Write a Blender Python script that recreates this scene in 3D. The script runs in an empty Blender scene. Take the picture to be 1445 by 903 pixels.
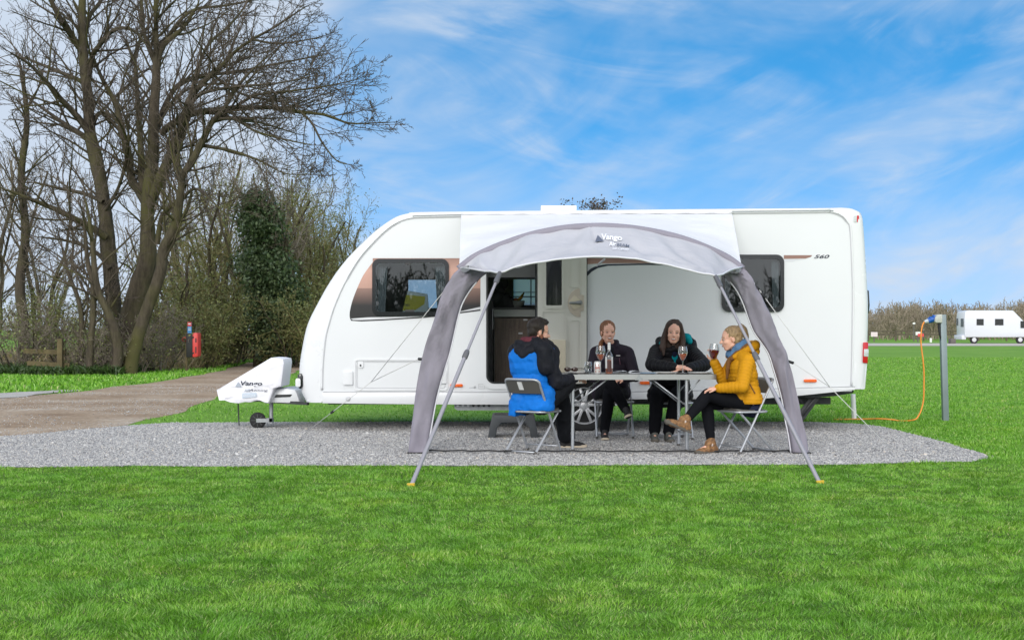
import bpy, math, random
import numpy as np
from mathutils import Vector, Matrix, noise
from mathutils.geometry import tessellate_polygon

random.seed(7)
RNG = np.random.default_rng(11)
S = bpy.context.scene
COL = S.collection
F = 1968.0; PX0 = 722.5; PY0 = 466.0; H = 1.17     # the photograph's focal length, principal point (pixels), eye height
R = math.radians

def W(px, py, Y):
    return ((px - PX0) * Y / F, Y, H + (PY0 - py) * Y / F)
def G(py):                                          # distance of a ground point seen at row py
    return H * F / (py - PY0)

# ------------------------------------------------------------------ mesh helpers
class MB:
    def __init__(s):
        s.v = []; s.f = []; s.m = []
    def add(s, vs, fs, mi=0):
        b = len(s.v)
        s.v.extend([tuple(p) for p in vs])
        s.f.extend([tuple(b + i for i in f) for f in fs])
        s.m.extend([mi] * len(fs))
        return s
    def box(s, a, b, mi=0):
        x0, y0, z0 = [min(a[i], b[i]) for i in range(3)]; x1, y1, z1 = [max(a[i], b[i]) for i in range(3)]
        vs = [(x0,y0,z0),(x1,y0,z0),(x1,y1,z0),(x0,y1,z0),(x0,y0,z1),(x1,y0,z1),(x1,y1,z1),(x0,y1,z1)]
        fs = [(0,3,2,1),(4,5,6,7),(0,1,5,4),(1,2,6,5),(2,3,7,6),(3,0,4,7)]
        return s.add(vs, fs, mi)
    def bar(s, p0, p1, w, h, mi=0, up=(0,0,1)):     # rectangular bar between two points
        p0 = Vector(p0); p1 = Vector(p1); d = (p1 - p0).normalized(); u = Vector(up)
        if abs(d.dot(u)) > .98: u = Vector((0,1,0))
        a = d.cross(u).normalized(); b = a.cross(d).normalized()
        vs = []
        for p in (p0, p1):
            for (i, j) in ((-1,-1),(1,-1),(1,1),(-1,1)):
                vs.append(p + a * (i * w / 2) + b * (j * h / 2))
        return s.add(vs, [(0,1,2,3),(7,6,5,4),(0,4,5,1),(1,5,6,2),(2,6,7,3),(3,7,4,0)], mi)
    def tube(s, pts, r, n=8, mi=0, cap=True, flat=None, ax=None):
        pts = [Vector(p) for p in pts]
        rs = r if hasattr(r, '__len__') else [r] * len(pts)
        N = len(pts); vs = []
        prev = None
        for i, p in enumerate(pts):
            d = (pts[min(i+1, N-1)] - pts[max(i-1, 0)])
            if d.length < 1e-9: d = Vector((0,0,1))
            d.normalize()
            if ax is not None:
                a = (Vector(ax) - d * d.dot(Vector(ax))).normalized()
            elif prev is None:
                t = Vector((0,0,1)) if abs(d.z) < .9 else Vector((0,1,0))
                a = d.cross(t).normalized()
            else:
                a = (prev - d * prev.dot(d))
                a = a.normalized() if a.length > 1e-6 else d.orthogonal().normalized()
            prev = a; b = d.cross(a)
            ra = rs[i]; rb = flat[i] if flat is not None else ra
            for k in range(n):
                an = 2 * math.pi * k / n
                vs.append(p + a * (ra * math.cos(an)) + b * (rb * math.sin(an)))
        fs = []
        for i in range(N-1):
            for k in range(n):
                k2 = (k+1) % n
                fs.append((i*n+k, i*n+k2, (i+1)*n+k2, (i+1)*n+k))
        if cap:
            fs.append(tuple(reversed(range(n)))); fs.append(tuple((N-1)*n + k for k in range(n)))
        return s.add(vs, fs, mi)
    def lathe(s, prof, c, n=24, mi=0, axis='Z', caps=False):
        vs = []; fs = []
        for (r, z) in prof:
            for k in range(n):
                a = 2*math.pi*k/n
                if axis == 'Z': vs.append((c[0]+r*math.cos(a), c[1]+r*math.sin(a), c[2]+z))
                elif axis == 'Y': vs.append((c[0]+r*math.cos(a), c[1]+z, c[2]+r*math.sin(a)))
                else: vs.append((c[0]+z, c[1]+r*math.cos(a), c[2]+r*math.sin(a)))
        for i in range(len(prof)-1):
            for k in range(n):
                k2 = (k+1) % n
                fs.append((i*n+k, i*n+k2, (i+1)*n+k2, (i+1)*n+k))
        if caps:
            fs.append(tuple(range(n))); fs.append(tuple((len(prof)-1)*n+k for k in range(n)))
        return s.add(vs, fs, mi)
    def grid(s, rows, mi=0, closed=False):          # rows of points
        n = len(rows[0]); vs = [p for r_ in rows for p in r_]; fs = []
        for i in range(len(rows)-1):
            for k in range(n if closed else n-1):
                k2 = (k+1) % n
                fs.append((i*n+k, i*n+k2, (i+1)*n+k2, (i+1)*n+k))
        return s.add(vs, fs, mi)
    def poly(s, loops, fn, mi=0):                   # filled 2-D polygon with holes, mapped by fn
        l3 = [[Vector((x, y, 0)) for (x, y) in lp] for lp in loops]
        flat = [p for lp in l3 for p in lp]
        tr = tessellate_polygon(l3)
        return s.add([fn(p.x, p.y) for p in flat], [tuple(t) for t in tr], mi)
    def prism(s, loop, fa, fb, mi=0):               # closed solid between two mappings of a 2-D loop
        n = len(loop)
        tr = tessellate_polygon([[Vector((x, y, 0)) for (x, y) in loop]])
        vs = [fa(*p) for p in loop] + [fb(*p) for p in loop]
        fs = [tuple(t) for t in tr] + [tuple(n + i for i in reversed(t)) for t in tr]
        fs += [(i, (i+1) % n, n + (i+1) % n, n + i) for i in range(n)]
        return s.add(vs, fs, mi)

WL = {}
def mesh_obj(name, V, Fc, mats, parent=None, loc=(0,0,0), mi=None, smooth=True):
    if parent is not None: loc = WL[parent.name]
    V = np.asarray(V, dtype=np.float64) - np.asarray(loc)
    me = bpy.data.meshes.new(name)
    me.from_pydata(V.tolist(), [], Fc)
    for m in (mats if isinstance(mats, (list, tuple)) else [mats]): me.materials.append(m)
    if mi is not None and len(mi): me.polygons.foreach_set('material_index', np.asarray(mi, dtype=np.int32))
    if smooth:
        me.polygons.foreach_set('use_smooth', np.ones(len(me.polygons), dtype=bool))
    me.update()
    o = bpy.data.objects.new(name, me); COL.objects.link(o)
    if parent is not None:
        o.parent = parent; WL[o.name] = WL[parent.name]
    else:
        o.location = loc; WL[o.name] = tuple(loc)
    return o
def build(name, mb, mats, parent=None, loc=(0,0,0), smooth=False, angle=None, bevel=0, seg=2):
    o = mesh_obj(name, mb.v, mb.f, mats, parent, loc, mb.m, smooth or angle is not None)
    import bmesh
    bm = bmesh.new(); bm.from_mesh(o.data)
    if bevel or angle is not None:
        bmesh.ops.remove_doubles(bm, verts=bm.verts, dist=1e-5)
    bmesh.ops.recalc_face_normals(bm, faces=bm.faces)
    if bevel:
        es = [e for e in bm.edges if len(e.link_faces) == 2 and e.calc_face_angle(0) > R(30)]
        bmesh.ops.bevel(bm, geom=es, offset=bevel, segments=seg, affect='EDGES', profile=.5, clamp_overlap=True)
        for f in bm.faces: f.smooth = True
    bm.to_mesh(o.data); bm.free()
    if angle is not None or bevel:
        o.data.set_sharp_from_angle(angle=R(angle if angle is not None else 35))
    return o
def empty(name, loc, rz=0):
    o = bpy.data.objects.new(name, None); COL.objects.link(o)
    o.location = loc; o.rotation_euler = (0, 0, rz); o.empty_display_size = .1
    WL[o.name] = tuple(loc)
    return o
def tag(o, label, cat, group=None, kind=None):
    if label: o['label'] = label
    if cat: o['category'] = cat
    if group: o['group'] = group
    if kind: o['kind'] = kind
    return o
def copy_tree(o, parent=None):
    c = o.copy(); COL.objects.link(c); c.parent = parent
    for ch in list(o.children): copy_tree(ch, c)
    return c

def rrect(x0, y0, x1, y1, r, n=6):                  # rounded rectangle loop; r one value or four
    if not hasattr(r, '__len__'): r = (r,)*4
    if y0 > y1: y0, y1 = y1, y0
    out = []
    for (cx, cy, a0, rr) in ((x1-r[0], y1-r[0], 0, r[0]), (x0+r[1], y1-r[1], 90, r[1]), (x0+r[2], y0+r[2], 180, r[2]), (x1-r[3], y0+r[3], 270, r[3])):
        for k in range(n+1):
            a = R(a0 + 90*k/n); out.append((cx + rr*math.cos(a), cy + rr*math.sin(a)))
    return out
def crom(pts, k=6):                                 # Catmull-Rom through points of any dimension
    P = [np.array(p, float) for p in pts]; out = []
    for i in range(len(P)-1):
        p0 = P[max(i-1, 0)]; p1 = P[i]; p2 = P[i+1]; p3 = P[min(i+2, len(P)-1)]
        for j in range(k):
            t = j/k
            out.append(.5*((2*p1) + (-p0+p2)*t + (2*p0-5*p1+4*p2-p3)*t*t + (-p0+3*p1-3*p2+p3)*t**3))
    out.append(P[-1]); return out
_txt = {}
def text_geo(body, size=1, shear=0, offset=0, align='LEFT', space=1.0):
    cu = bpy.data.curves.new('text', 'FONT'); cu.body = body; cu.size = size; cu.shear = shear; cu.offset = offset
    cu.align_x = align; cu.space_character = space; cu.resolution_u = 3
    ob = bpy.data.objects.new('text', cu); COL.objects.link(ob)
    bpy.context.view_layer.update()
    dg = bpy.context.evaluated_depsgraph_get()
    me = bpy.data.meshes.new_from_object(ob.evaluated_get(dg))
    V = [tuple(v.co) for v in me.vertices]; Fc = [tuple(p.vertices) for p in me.polygons]
    bpy.data.objects.remove(ob); bpy.data.curves.remove(cu); bpy.data.meshes.remove(me)
    return V, Fc

# ------------------------------------------------------------------ materials
def nodes_of(name):
    m = bpy.data.materials.new(name); m.use_nodes = True
    nt = m.node_tree; b = nt.nodes['Principled BSDF']
    return m, nt, b
def noise_node(nt, scale, detail=4, rough=.6, coord='Object', vec=None, dist=0):
    t = nt.nodes.new('ShaderNodeTexNoise'); t.inputs['Scale'].default_value = scale
    t.inputs['Detail'].default_value = detail; t.inputs['Roughness'].default_value = rough; t.inputs['Distortion'].default_value = dist
    if vec is None:
        tc = nt.nodes.new('ShaderNodeTexCoord'); vec = tc.outputs[coord]
    nt.links.new(vec, t.inputs['Vector'])
    return t
def ramp(nt, fac, stops):
    r_ = nt.nodes.new('ShaderNodeValToRGB'); e = r_.color_ramp.elements
    while len(e) < len(stops): e.new(.5)
    for i, (p, c) in enumerate(stops):
        e[i].position = p; e[i].color = (*c, 1) if len(c) == 3 else c
    nt.links.new(fac, r_.inputs['Fac']); return r_
def mixc(nt, a, b, fac, mode='MIX'):
    m = nt.nodes.new('ShaderNodeMix'); m.data_type = 'RGBA'; m.blend_type = mode
    for k, v in ((0, fac), (6, a), (7, b)):
        if hasattr(v, 'is_linked') or hasattr(v, 'links'): nt.links.new(v, m.inputs[k])
        elif k == 0: m.inputs[0].default_value = v
        else: m.inputs[k].default_value = (*v, 1)
    return m.outputs[2]
def bump(nt, b, height, strength=.3, dist=.01):
    n = nt.nodes.new('ShaderNodeBump'); n.inputs['Strength'].default_value = strength; n.inputs['Distance'].default_value = dist
    nt.links.new(height, n.inputs['Height']); nt.links.new(n.outputs['Normal'], b.inputs['Normal'])
def pm(name, c, rough=.5, metal=0, var=0, vscale=8, bmp=0, bscale=60, spec=.5, c2=None, bd=.004, sheen=0):
    m, nt, b = nodes_of(name)
    b.inputs['Base Color'].default_value = (*c, 1); b.inputs['Roughness'].default_value = rough
    b.inputs['Metallic'].default_value = metal; b.inputs['Specular IOR Level'].default_value = spec
    if sheen: b.inputs['Sheen Weight'].default_value = sheen
    if var or c2:
        t = noise_node(nt, vscale, 6)
        c2 = c2 or tuple(x*(1-var) for x in c); c1 = c if c2 and not var else tuple(min(1, x*(1+var*.5)) for x in c)
        r_ = ramp(nt, t.outputs['Fac'], [(.3, c2), (.7, c1)])
        nt.links.new(r_.outputs['Color'], b.inputs['Base Color'])
        mr = nt.nodes.new('ShaderNodeMapRange'); mr.inputs['To Min'].default_value = max(0, rough-.08); mr.inputs['To Max'].default_value = min(1, rough+.08)
        nt.links.new(t.outputs['Fac'], mr.inputs['Value']); nt.links.new(mr.outputs['Result'], b.inputs['Roughness'])
    if bmp:
        t2 = noise_node(nt, bscale, 4); bump(nt, b, t2.outputs['Fac'], bmp, bd)
    return m
def glass(name, tint=(.9,.95,.95), refl=.12, rough=.02, glow=None):
    m = bpy.data.materials.new(name); m.use_nodes = True; nt = m.node_tree; nt.nodes.clear()
    o = nt.nodes.new('ShaderNodeOutputMaterial'); t = nt.nodes.new('ShaderNodeBsdfTransparent'); t.inputs['Color'].default_value = (*tint, 1)
    g = nt.nodes.new('ShaderNodeBsdfGlossy'); g.inputs['Roughness'].default_value = rough
    lw = nt.nodes.new('ShaderNodeLayerWeight'); lw.inputs['Blend'].default_value = .35
    mr = nt.nodes.new('ShaderNodeMapRange'); mr.inputs['To Min'].default_value = refl; mr.inputs['To Max'].default_value = .9
    nt.links.new(lw.outputs['Facing'], mr.inputs['Value'])
    pw = nt.nodes.new('ShaderNodeMath'); pw.operation = 'POWER'; pw.inputs[1].default_value = 1.6
    nt.links.new(mr.outputs['Result'], pw.inputs[0])
    mx = nt.nodes.new('ShaderNodeMixShader'); nt.links.new(mr.outputs['Result'], mx.inputs['Fac'])
    nt.links.new(t.outputs[0], mx.inputs[1]); nt.links.new(g.outputs[0], mx.inputs[2]); nt.links.new(mx.outputs[0], o.inputs['Surface'])
    return m
M = {}
# ------------------------------------------------------------------ camera, light, sky
cam = bpy.data.cameras.new('camera'); co = bpy.data.objects.new('camera', cam); COL.objects.link(co)
co.location = (0, 0, H); co.rotation_euler = (R(90), 0, 0)
cam.sensor_width = 36; cam.lens = 36*F/1445; cam.shift_y = (PY0-451.5)/1445; cam.clip_end = 6000; cam.clip_start = .1
S.camera = co
S.view_settings.view_transform = 'Standard'; S.view_settings.look = 'None'
S.view_settings.exposure = 0.31; S.view_settings.gamma = 1
S.cycles.max_bounces = 8; S.cycles.transparent_max_bounces = 24
S.cycles.caustics_reflective = False; S.cycles.caustics_refractive = False
SUN_AZ, SUN_EL = R(-168), R(22)
sd = Vector((math.sin(SUN_AZ)*math.cos(SUN_EL), math.cos(SUN_AZ)*math.cos(SUN_EL), math.sin(SUN_EL)))
sun = bpy.data.lights.new('sun', 'SUN'); sun.energy = 1.3; sun.angle = R(26); sun.color = (1, .965, .92)
so = bpy.data.objects.new('sun', sun); COL.objects.link(so); so.rotation_euler = sd.to_track_quat('Z', 'Y').to_euler(); so.location = (0, 0, 30)

w = bpy.data.worlds.new('World'); S.world = w; w.use_nodes = True; nt = w.node_tree
bg = nt.nodes['Background']; bg.inputs['Strength'].default_value = .15
tc = nt.nodes.new('ShaderNodeTexCoord')
def vmath(op, a, b=None):
    n = nt.nodes.new('ShaderNodeVectorMath'); n.operation = op
    for i, x in enumerate((a, b)):
        if x is None: continue
        if isinstance(x, tuple): n.inputs[i].default_value = x
        else: nt.links.new(x, n.inputs[i])
    return n.outputs[0]
def fmath(op, a, b=None, c=None, clamp=False):
    n = nt.nodes.new('ShaderNodeMath'); n.operation = op; n.use_clamp = clamp
    for i, x in enumerate((a, b, c)):
        if x is None: continue
        if isinstance(x, (int, float)): n.inputs[i].default_value = x
        else: nt.links.new(x, n.inputs[i])
    return n.outputs[0]
def smooth(x, lo, hi, a=0., b=1.):
    n = nt.nodes.new('ShaderNodeMapRange'); n.interpolation_type = 'SMOOTHSTEP'
    nt.links.new(x, n.inputs[0])
    for i, v in zip((1,2,3,4), (lo, hi, a, b)): n.inputs[i].default_value = v
    return n.outputs[0]
D = tc.outputs['Generated']
sp = nt.nodes.new('ShaderNodeSeparateXYZ'); nt.links.new(D, sp.inputs[0])
dx, dy, dz = sp.outputs
sky = nt.nodes.new('ShaderNodeTexSky'); sky.sky_type = 'NISHITA'; sky.sun_disc = False
sky.sun_elevation = SUN_EL; sky.sun_rotation = SUN_AZ; sky.air_density = 1.0; sky.dust_density = .3; sky.ozone_density = 2.5
up = vmath('NORMALIZE', vmath('ADD', vmath('MULTIPLY', D, (1, 1, 3.2)), (0, 0, .48)))
nt.links.new(up, sky.inputs['Vector'])
tint = mixc(nt, sky.outputs['Color'], (.50, 1.68, 1.97), 1.0, 'MULTIPLY')
# high thin cloud: combed streaks, then a pale bank low on the left
azn = fmath('ARCTAN2', dx, dy); el = fmath('ARCSINE', dz)
def streak(rot, sx, sy, off, detail, rough, dist, seed):
    cb_ = nt.nodes.new('ShaderNodeCombineXYZ'); nt.links.new(azn, cb_.inputs[0]); nt.links.new(el, cb_.inputs[1]); cb_.inputs[2].default_value = seed
    m1 = nt.nodes.new('ShaderNodeMapping'); m1.inputs['Rotation'].default_value = (0, 0, R(rot)); nt.links.new(cb_.outputs[0], m1.inputs['Vector'])
    m2_ = nt.nodes.new('ShaderNodeMapping'); m2_.inputs['Scale'].default_value = (sx, sy, 1); m2_.inputs['Location'].default_value = (off, off*.7, 0); nt.links.new(m1.outputs[0], m2_.inputs['Vector'])
    return noise_node(nt, 1.0, detail, rough, vec=m2_.outputs[0], dist=dist).outputs['Fac']
fibre = streak(11, 5, 24, 1.3, 9, .58, 1.2, .0); fibre2 = streak(-20, 6, 20, 6.1, 9, .58, 1.3, 3.0)
mass = streak(9, 6.5, 17, 2.2, 5, .5, .6, 5.0); veil = streak(-12, 4.5, 11, 9.4, 5, .55, .8, 8.0)
side = smooth(azn, .02, .22)
fb = fmath('ADD', fmath('MULTIPLY', fibre, fmath('SUBTRACT', 1.0, side)), fmath('MULTIPLY', fibre2, side))
wisp = fmath('MULTIPLY', smooth(fb, .34, .78), smooth(mass, .36, .66))
soft = fmath('MULTIPLY', smooth(veil, .38, .70), fmath('ADD', .35, fmath('MULTIPLY', fb, .7)))
az = fmath('DIVIDE', dx, fmath('MAXIMUM', dy, .02))
edge = fmath('ADD', az, fmath('MULTIPLY', fmath('SUBTRACT', veil, .5), .14))
bank = smooth(edge, -.045, -.19, 0, .97)
bank = fmath('MULTIPLY', bank, smooth(dy, .0, .3))
low = smooth(dz, .17, -.02, .0, .60)
cl = fmath('MAXIMUM', fmath('ADD', fmath('ADD', fmath('MULTIPLY', wisp, .66), fmath('MULTIPLY', soft, .52)), low, clamp=True), bank)
back = smooth(dy, .25, -.30, 0, .92)                # the rest of the sky, behind the camera, is thin bright overcast
col = mixc(nt, mixc(nt, tint, (3.45, 3.95, 4.65), cl), (9.6, 9.6, 9.8), back)
nt.links.new(col, bg.inputs['Color'])

# ------------------------------------------------------------------ ground
def ground_mat(name, stops, scale, rough=.9, fine=None, bmp=.5, bscale=200, bd=.01):
    m, nt, b = nodes_of(name); b.inputs['Roughness'].default_value = rough; b.inputs['Specular IOR Level'].default_value = .2
    a = noise_node(nt, scale, 8, .65); r1 = ramp(nt, a.outputs['Fac'], stops); out = r1.outputs['Color']
    if fine:
        f = noise_node(nt, fine[0], 3, .7); r2 = ramp(nt, f.outputs['Fac'], [(.3, (fine[1],)*3), (.7, (fine[2],)*3)])
        out = mixc(nt, out, r2.outputs['Color'], 1.0, 'MULTIPLY')
    nt.links.new(out, b.inputs['Base Color'])
    t2 = noise_node(nt, bscale, 3, .7); bump(nt, b, t2.outputs['Fac'], bmp, bd)
    return m
M['lawn'] = ground_mat('lawn_soil', [(.30, (.115,.245,.026)), (.5, (.150,.300,.034)), (.7, (.20,.335,.055))], .35, fine=(9, .72, 1.15), bscale=60)
# gravel
m, nt, b = nodes_of('gravel_bed'); b.inputs['Roughness'].default_value = .92; b.inputs['Specular IOR Level'].default_value = .15
vo = nt.nodes.new('ShaderNodeTexVoronoi'); vo.inputs['Scale'].default_value = 55
tcg = nt.nodes.new('ShaderNodeTexCoord'); nt.links.new(tcg.outputs['Object'], vo.inputs['Vector'])
sc = nt.nodes.new('ShaderNodeSeparateColor'); nt.links.new(vo.outputs['Color'], sc.inputs[0])
rg = ramp(nt, sc.outputs[0], [(0, (.15,.15,.155)), (.35, (.27,.27,.275)), (.75, (.38,.375,.38)), (1, (.52,.51,.49))])
big = noise_node(nt, .9, 5); rb = ramp(nt, big.outputs['Fac'], [(.3, (.80,.79,.77)), (.7, (1.1,1.09,1.08))])
nt.links.new(mixc(nt, rg.outputs['Color'], rb.outputs['Color'], 1.0, 'MULTIPLY'), b.inputs['Base Color'])
bump(nt, b, vo.outputs['Distance'], .8, .012)
M['gravel'] = m
m, nt, b = nodes_of('gravel_stone'); b.inputs['Roughness'].default_value = .9; b.inputs['Specular IOR Level'].default_value = .2
ge = nt.nodes.new('ShaderNodeNewGeometry')
rg = ramp(nt, ge.outputs['Random Per Island'], [(0, (.17,.17,.175)), (.2, (.31,.31,.31)), (.6, (.43,.425,.42)), (.93, (.56,.555,.54)), (1, (.58,.50,.40))])
nt.links.new(rg.outputs['Color'], b.inputs['Base Color'])
M['stone'] = m
M['track'] = ground_mat('track_earth', [(.3, (.26,.175,.11)), (.45, (.36,.265,.18)), (.58, (.44,.345,.255)), (.75, (.54,.47,.385))], .75, fine=(13, .55, 1.2), bscale=26, bd=.06)
M['road'] = ground_mat('far_road', [(.3, (.40,.36,.32)), (.7, (.52,.48,.43))], .4)

mb = MB(); mb.add([(-2500,-200,0),(2500,-200,0),(2500,4000,0),(-2500,4000,0)], [(0,1,2,3)])
tag(build('ground', mb, M['lawn']), None, None, kind='structure')

M['turf'] = ground_mat('turf_soil', [(.30, (.045,.085,.012)), (.5, (.070,.140,.015)), (.7, (.10,.165,.026))], .5, fine=(30, .6, 1.2), bscale=60)
mb = MB(); mb.add([(-9,3,.003),(9,3,.003),(9,12.6,.003),(-9,12.6,.003)], [(0,1,2,3)])
tag(build('lawn', mb, M['turf']), None, None, kind='structure')

def wob(p, amp, s):                                 # irregular edge
    return (p[0] + amp*noise.noise((p[0]*s, p[1]*s, 1.3)), p[1] + amp*noise.noise((p[0]*s, p[1]*s, 7.9)))
def dense(loop, step):
    out = []
    for i in range(len(loop)):
        a = np.array(loop[i]); b_ = np.array(loop[(i+1) % len(loop)]); n = max(1, int(np.linalg.norm(b_-a)/step))
        out += [tuple(a + (b_-a)*k/n) for k in range(n)]
    return out
GRAVEL = [(-9.5,11.75),(-4,11.9),(0,11.98),(3.0,12.1),(4.1,12.35),(4.35,12.8),(4.5,14.0),(4.45,16.8),(4.25,17.3),(3.8,17.65),(2.5,17.8),(0,17.8),(-2.5,17.7),(-4.3,17.6),(-4.75,17.0),(-5.4,15.6),(-6.6,14.3),(-9.5,13.0)]
gl = [wob(p, .10, 1.1) for p in dense(GRAVEL, .15)]
mb = MB(); mb.poly([gl], lambda x, y: (x, y, .008))
tag(build('gravel_pitch', mb, M['gravel']), None, None, kind='structure')
TRACK = [(-16,12.2),(-9.4,12.9),(-6.4,14.1),(-5.25,15.6),(-4.8,17.2),(-4.8,20),(-5.15,25),(-5.3,31),(-6.1,39),(-6.7,48),(-7.8,58),(-10,70),(-14,82),(-19,90),(-22,88),(-16,78),(-12.2,68),(-10.2,58),(-9.2,48),(-8.4,40),(-8.0,33),(-8.3,26),(-9.5,21),(-13,17.5),(-19,15)]
tl = [wob(p, .22, .6) for p in dense(TRACK, .35)]
mb = MB(); mb.poly([tl], lambda x, y: (x, y, .004))
tag(build('track', mb, M['track']), None, None, kind='structure')
# pale gravel spilled along the far edge of the track
SPILL = [(-19,15.2),(-13,17.7),(-9.6,21.2),(-8.5,25),(-8.5,27),(-8.9,27.3),(-10.2,22.6),(-13.6,18.9),(-19,16.4)]
mb = MB(); mb.poly([[wob(p, .3, 1.1) for p in dense(SPILL, .3)]], lambda x, y: (x, y, .012))
M['pale_gravel'] = ground_mat('pale_gravel', [(.3, (.36,.34,.31)), (.7, (.52,.50,.47))], 1.5, fine=(30, .6, 1.2), bscale=60)
tag(build('gravel_verge', mb, M['pale_gravel']), None, None, kind='structure')
mb = MB(); mb.poly([[(12,104),(160,101),(160,123),(110,124),(12,125)]], lambda x, y: (x, y, .01))
tag(build('road', mb, M['road']), None, None, kind='structure')

def fast_mesh(name, V, quads, tris, mat, smooth=True):
    me = bpy.data.meshes.new(name)
    me.vertices.add(len(V)); me.vertices.foreach_set('co', np.ascontiguousarray(V, dtype=np.float32).ravel())
    nq, ntq = len(quads), len(tris)
    idx = np.concatenate([quads.ravel(), tris.ravel()]).astype(np.int32) if nq and ntq else (quads.ravel() if nq else tris.ravel()).astype(np.int32)
    me.loops.add(len(idx)); me.loops.foreach_set('vertex_index', idx)
    me.polygons.add(nq + ntq)
    st = np.concatenate([np.arange(nq)*4, nq*4 + np.arange(ntq)*3]).astype(np.int32)
    me.polygons.foreach_set('loop_start', st)
    me.polygons.foreach_set('use_smooth', np.full(nq+ntq, smooth, dtype=bool))
    me.update(calc_edges=True); me.validate()
    me.materials.append(mat)
    o = bpy.data.objects.new(name, me); COL.objects.link(o); WL[o.name] = (0,0,0)
    return o

def inside(P, loop):
    x, y = P[:,0], P[:,1]; c = np.zeros(len(P), bool); n = len(loop); j = n-1
    for i in range(n):
        xi, yi = loop[i]; xj, yj = loop[j]
        c ^= ((yi > y) != (yj > y)) & (x < (xj-xi)*(y-yi)/(yj-yi+1e-12)+xi); j = i
    return c
def vnoise(x, y, s, seed):                          # cheap value noise on arrays
    x = x*s + seed*17.3; y = y*s + seed*5.1
    xi = np.floor(x); yi = np.floor(y); fx = x-xi; fy = y-yi
    fx = fx*fx*(3-2*fx); fy = fy*fy*(3-2*fy)
    h = lambda a, b_: np.modf(np.abs(np.sin(a*127.1 + b_*311.7 + seed*74.7)*43758.5453))[0]
    return (h(xi,yi)*(1-fx)+h(xi+1,yi)*fx)*(1-fy) + (h(xi,yi+1)*(1-fx)+h(xi+1,yi+1)*fx)*fy

def blades(P, hgt, wid, lean, la=None):
    n = len(P); a = RNG.uniform(0, 2*np.pi, n); la = RNG.uniform(0, 2*np.pi, n) if la is None else la
    ux, uy = np.cos(a), np.sin(a); lx, ly = np.cos(la)*lean*hgt, np.sin(la)*lean*hgt
    V = np.zeros((n, 5, 3)); z = np.zeros(n)
    for k, (t, s_) in enumerate(((0, -1), (0, 1), (.55, .8), (.55, -.8), (1, 0))):
        V[:,k,0] = P[:,0] + ux*wid*.5*s_ + lx*t**1.8
        V[:,k,1] = P[:,1] + uy*wid*.5*s_ + ly*t**1.8
        V[:,k,2] = -.004 + hgt*(t - .25*lean*t*t)
    b = np.arange(n)[:,None]*5
    return V.reshape(-1,3), b + np.array([[0,1,2,3]]), b + np.array([[3,2,4]])

m = bpy.data.materials.new('grass_blade'); m.use_nodes = True; nt = m.node_tree; b = nt.nodes['Principled BSDF']
ge = nt.nodes.new('ShaderNodeNewGeometry')
r1 = ramp(nt, ge.outputs['Random Per Island'], [(0, (.060,.165,.010)), (.25, (.120,.295,.018)), (.55, (.185,.400,.030)), (.80, (.30,.52,.09)), (.95, (.36,.55,.17)), (1, (.58,.52,.28))])
tg = nt.nodes.new('ShaderNodeTexCoord')
p1 = noise_node(nt, 1.3, 5, .6, vec=tg.outputs['Object']); r2 = ramp(nt, p1.outputs['Fac'], [(.28, (.74,.89,.8)), (.46, (.90,.98,.9)), (.60, (1.06,1.04,1.0)), (.78, (1.42,1.05,1.1))])
p2 = noise_node(nt, 4.5, 3, .6, vec=tg.outputs['Object']); r3 = ramp(nt, p2.outputs['Fac'], [(.3, (.76,.83,.84)), (.7, (1.16,1.12,1.04))])
cc = mixc(nt, mixc(nt, r1.outputs['Color'], r2.outputs['Color'], 1.0, 'MULTIPLY'), r3.outputs['Color'], 1.0, 'MULTIPLY')
nt.links.new(cc, b.inputs['Base Color']); b.inputs['Roughness'].default_value = .55; b.inputs['Specular IOR Level'].default_value = .25
tr = nt.nodes.new('ShaderNodeBsdfTranslucent'); nt.links.new(cc, tr.inputs['Color'])
mx = nt.nodes.new('ShaderNodeMixShader'); mx.inputs[0].default_value = .22
nt.links.new(b.outputs[0], mx.inputs[1]); nt.links.new(tr.outputs[0], mx.inputs[2]); nt.links.new(mx.outputs[0], nt.nodes['Material Output'].inputs['Surface'])
M['blade'] = m

def lawn_region(n, y0, y1, k0, k1, pw=1.6):         # random ground points in the camera's field, denser close by
    u = RNG.uniform(0, 1, n); Y = y0*(y1/y0)**(u**(1/pw) if pw != 1 else u)
    X = (RNG.uniform(k0, k1, n))*Y
    return np.stack([X, Y], 1)
parts = []
P = lawn_region(640000, 4.9, 12.6, -.46, .46, 1.25)
P = P[~inside(P, [(x, y + .02*0) for x, y in gl])]
nz = vnoise(P[:,0], P[:,1], 5, 1)*.6 + vnoise(P[:,0], P[:,1], 17, 2)*.4; nb = vnoise(P[:,0], P[:,1], 1.1, 3)
clump = np.clip((vnoise(P[:,0], P[:,1]*.8, 7, 5)-.30)*1.9, 0, 1); keep = RNG.uniform(0,1,len(P)) < .80+.20*clump; P, nz, nb, clump = P[keep], nz[keep], nb[keep], clump[keep]
h = (.014 + .018*nz*RNG.uniform(.4, 1.3, len(P)) + .014*clump*nz + .006*nb) * (1 + (RNG.uniform(0,1,len(P)) > .985)*.6)
la = vnoise(P[:,0], P[:,1], 6, 9)*9 + RNG.normal(0, .8, len(P))
parts.append(blades(P, h, .0027*(.6+.07*P[:,1])*RNG.uniform(.8,1.5,len(P)), RNG.uniform(.15,1.25,len(P)), la))
Q = np.concatenate([lawn_region(90000, 12.0, 60, .15, .42, 1), lawn_region(70000, 17.5, 60, -.32, .42, 1), lawn_region(20000, 13, 18.5, .2, .42, 1)])
Q = Q[~inside(Q, gl) & ~inside(Q, tl)]
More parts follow.
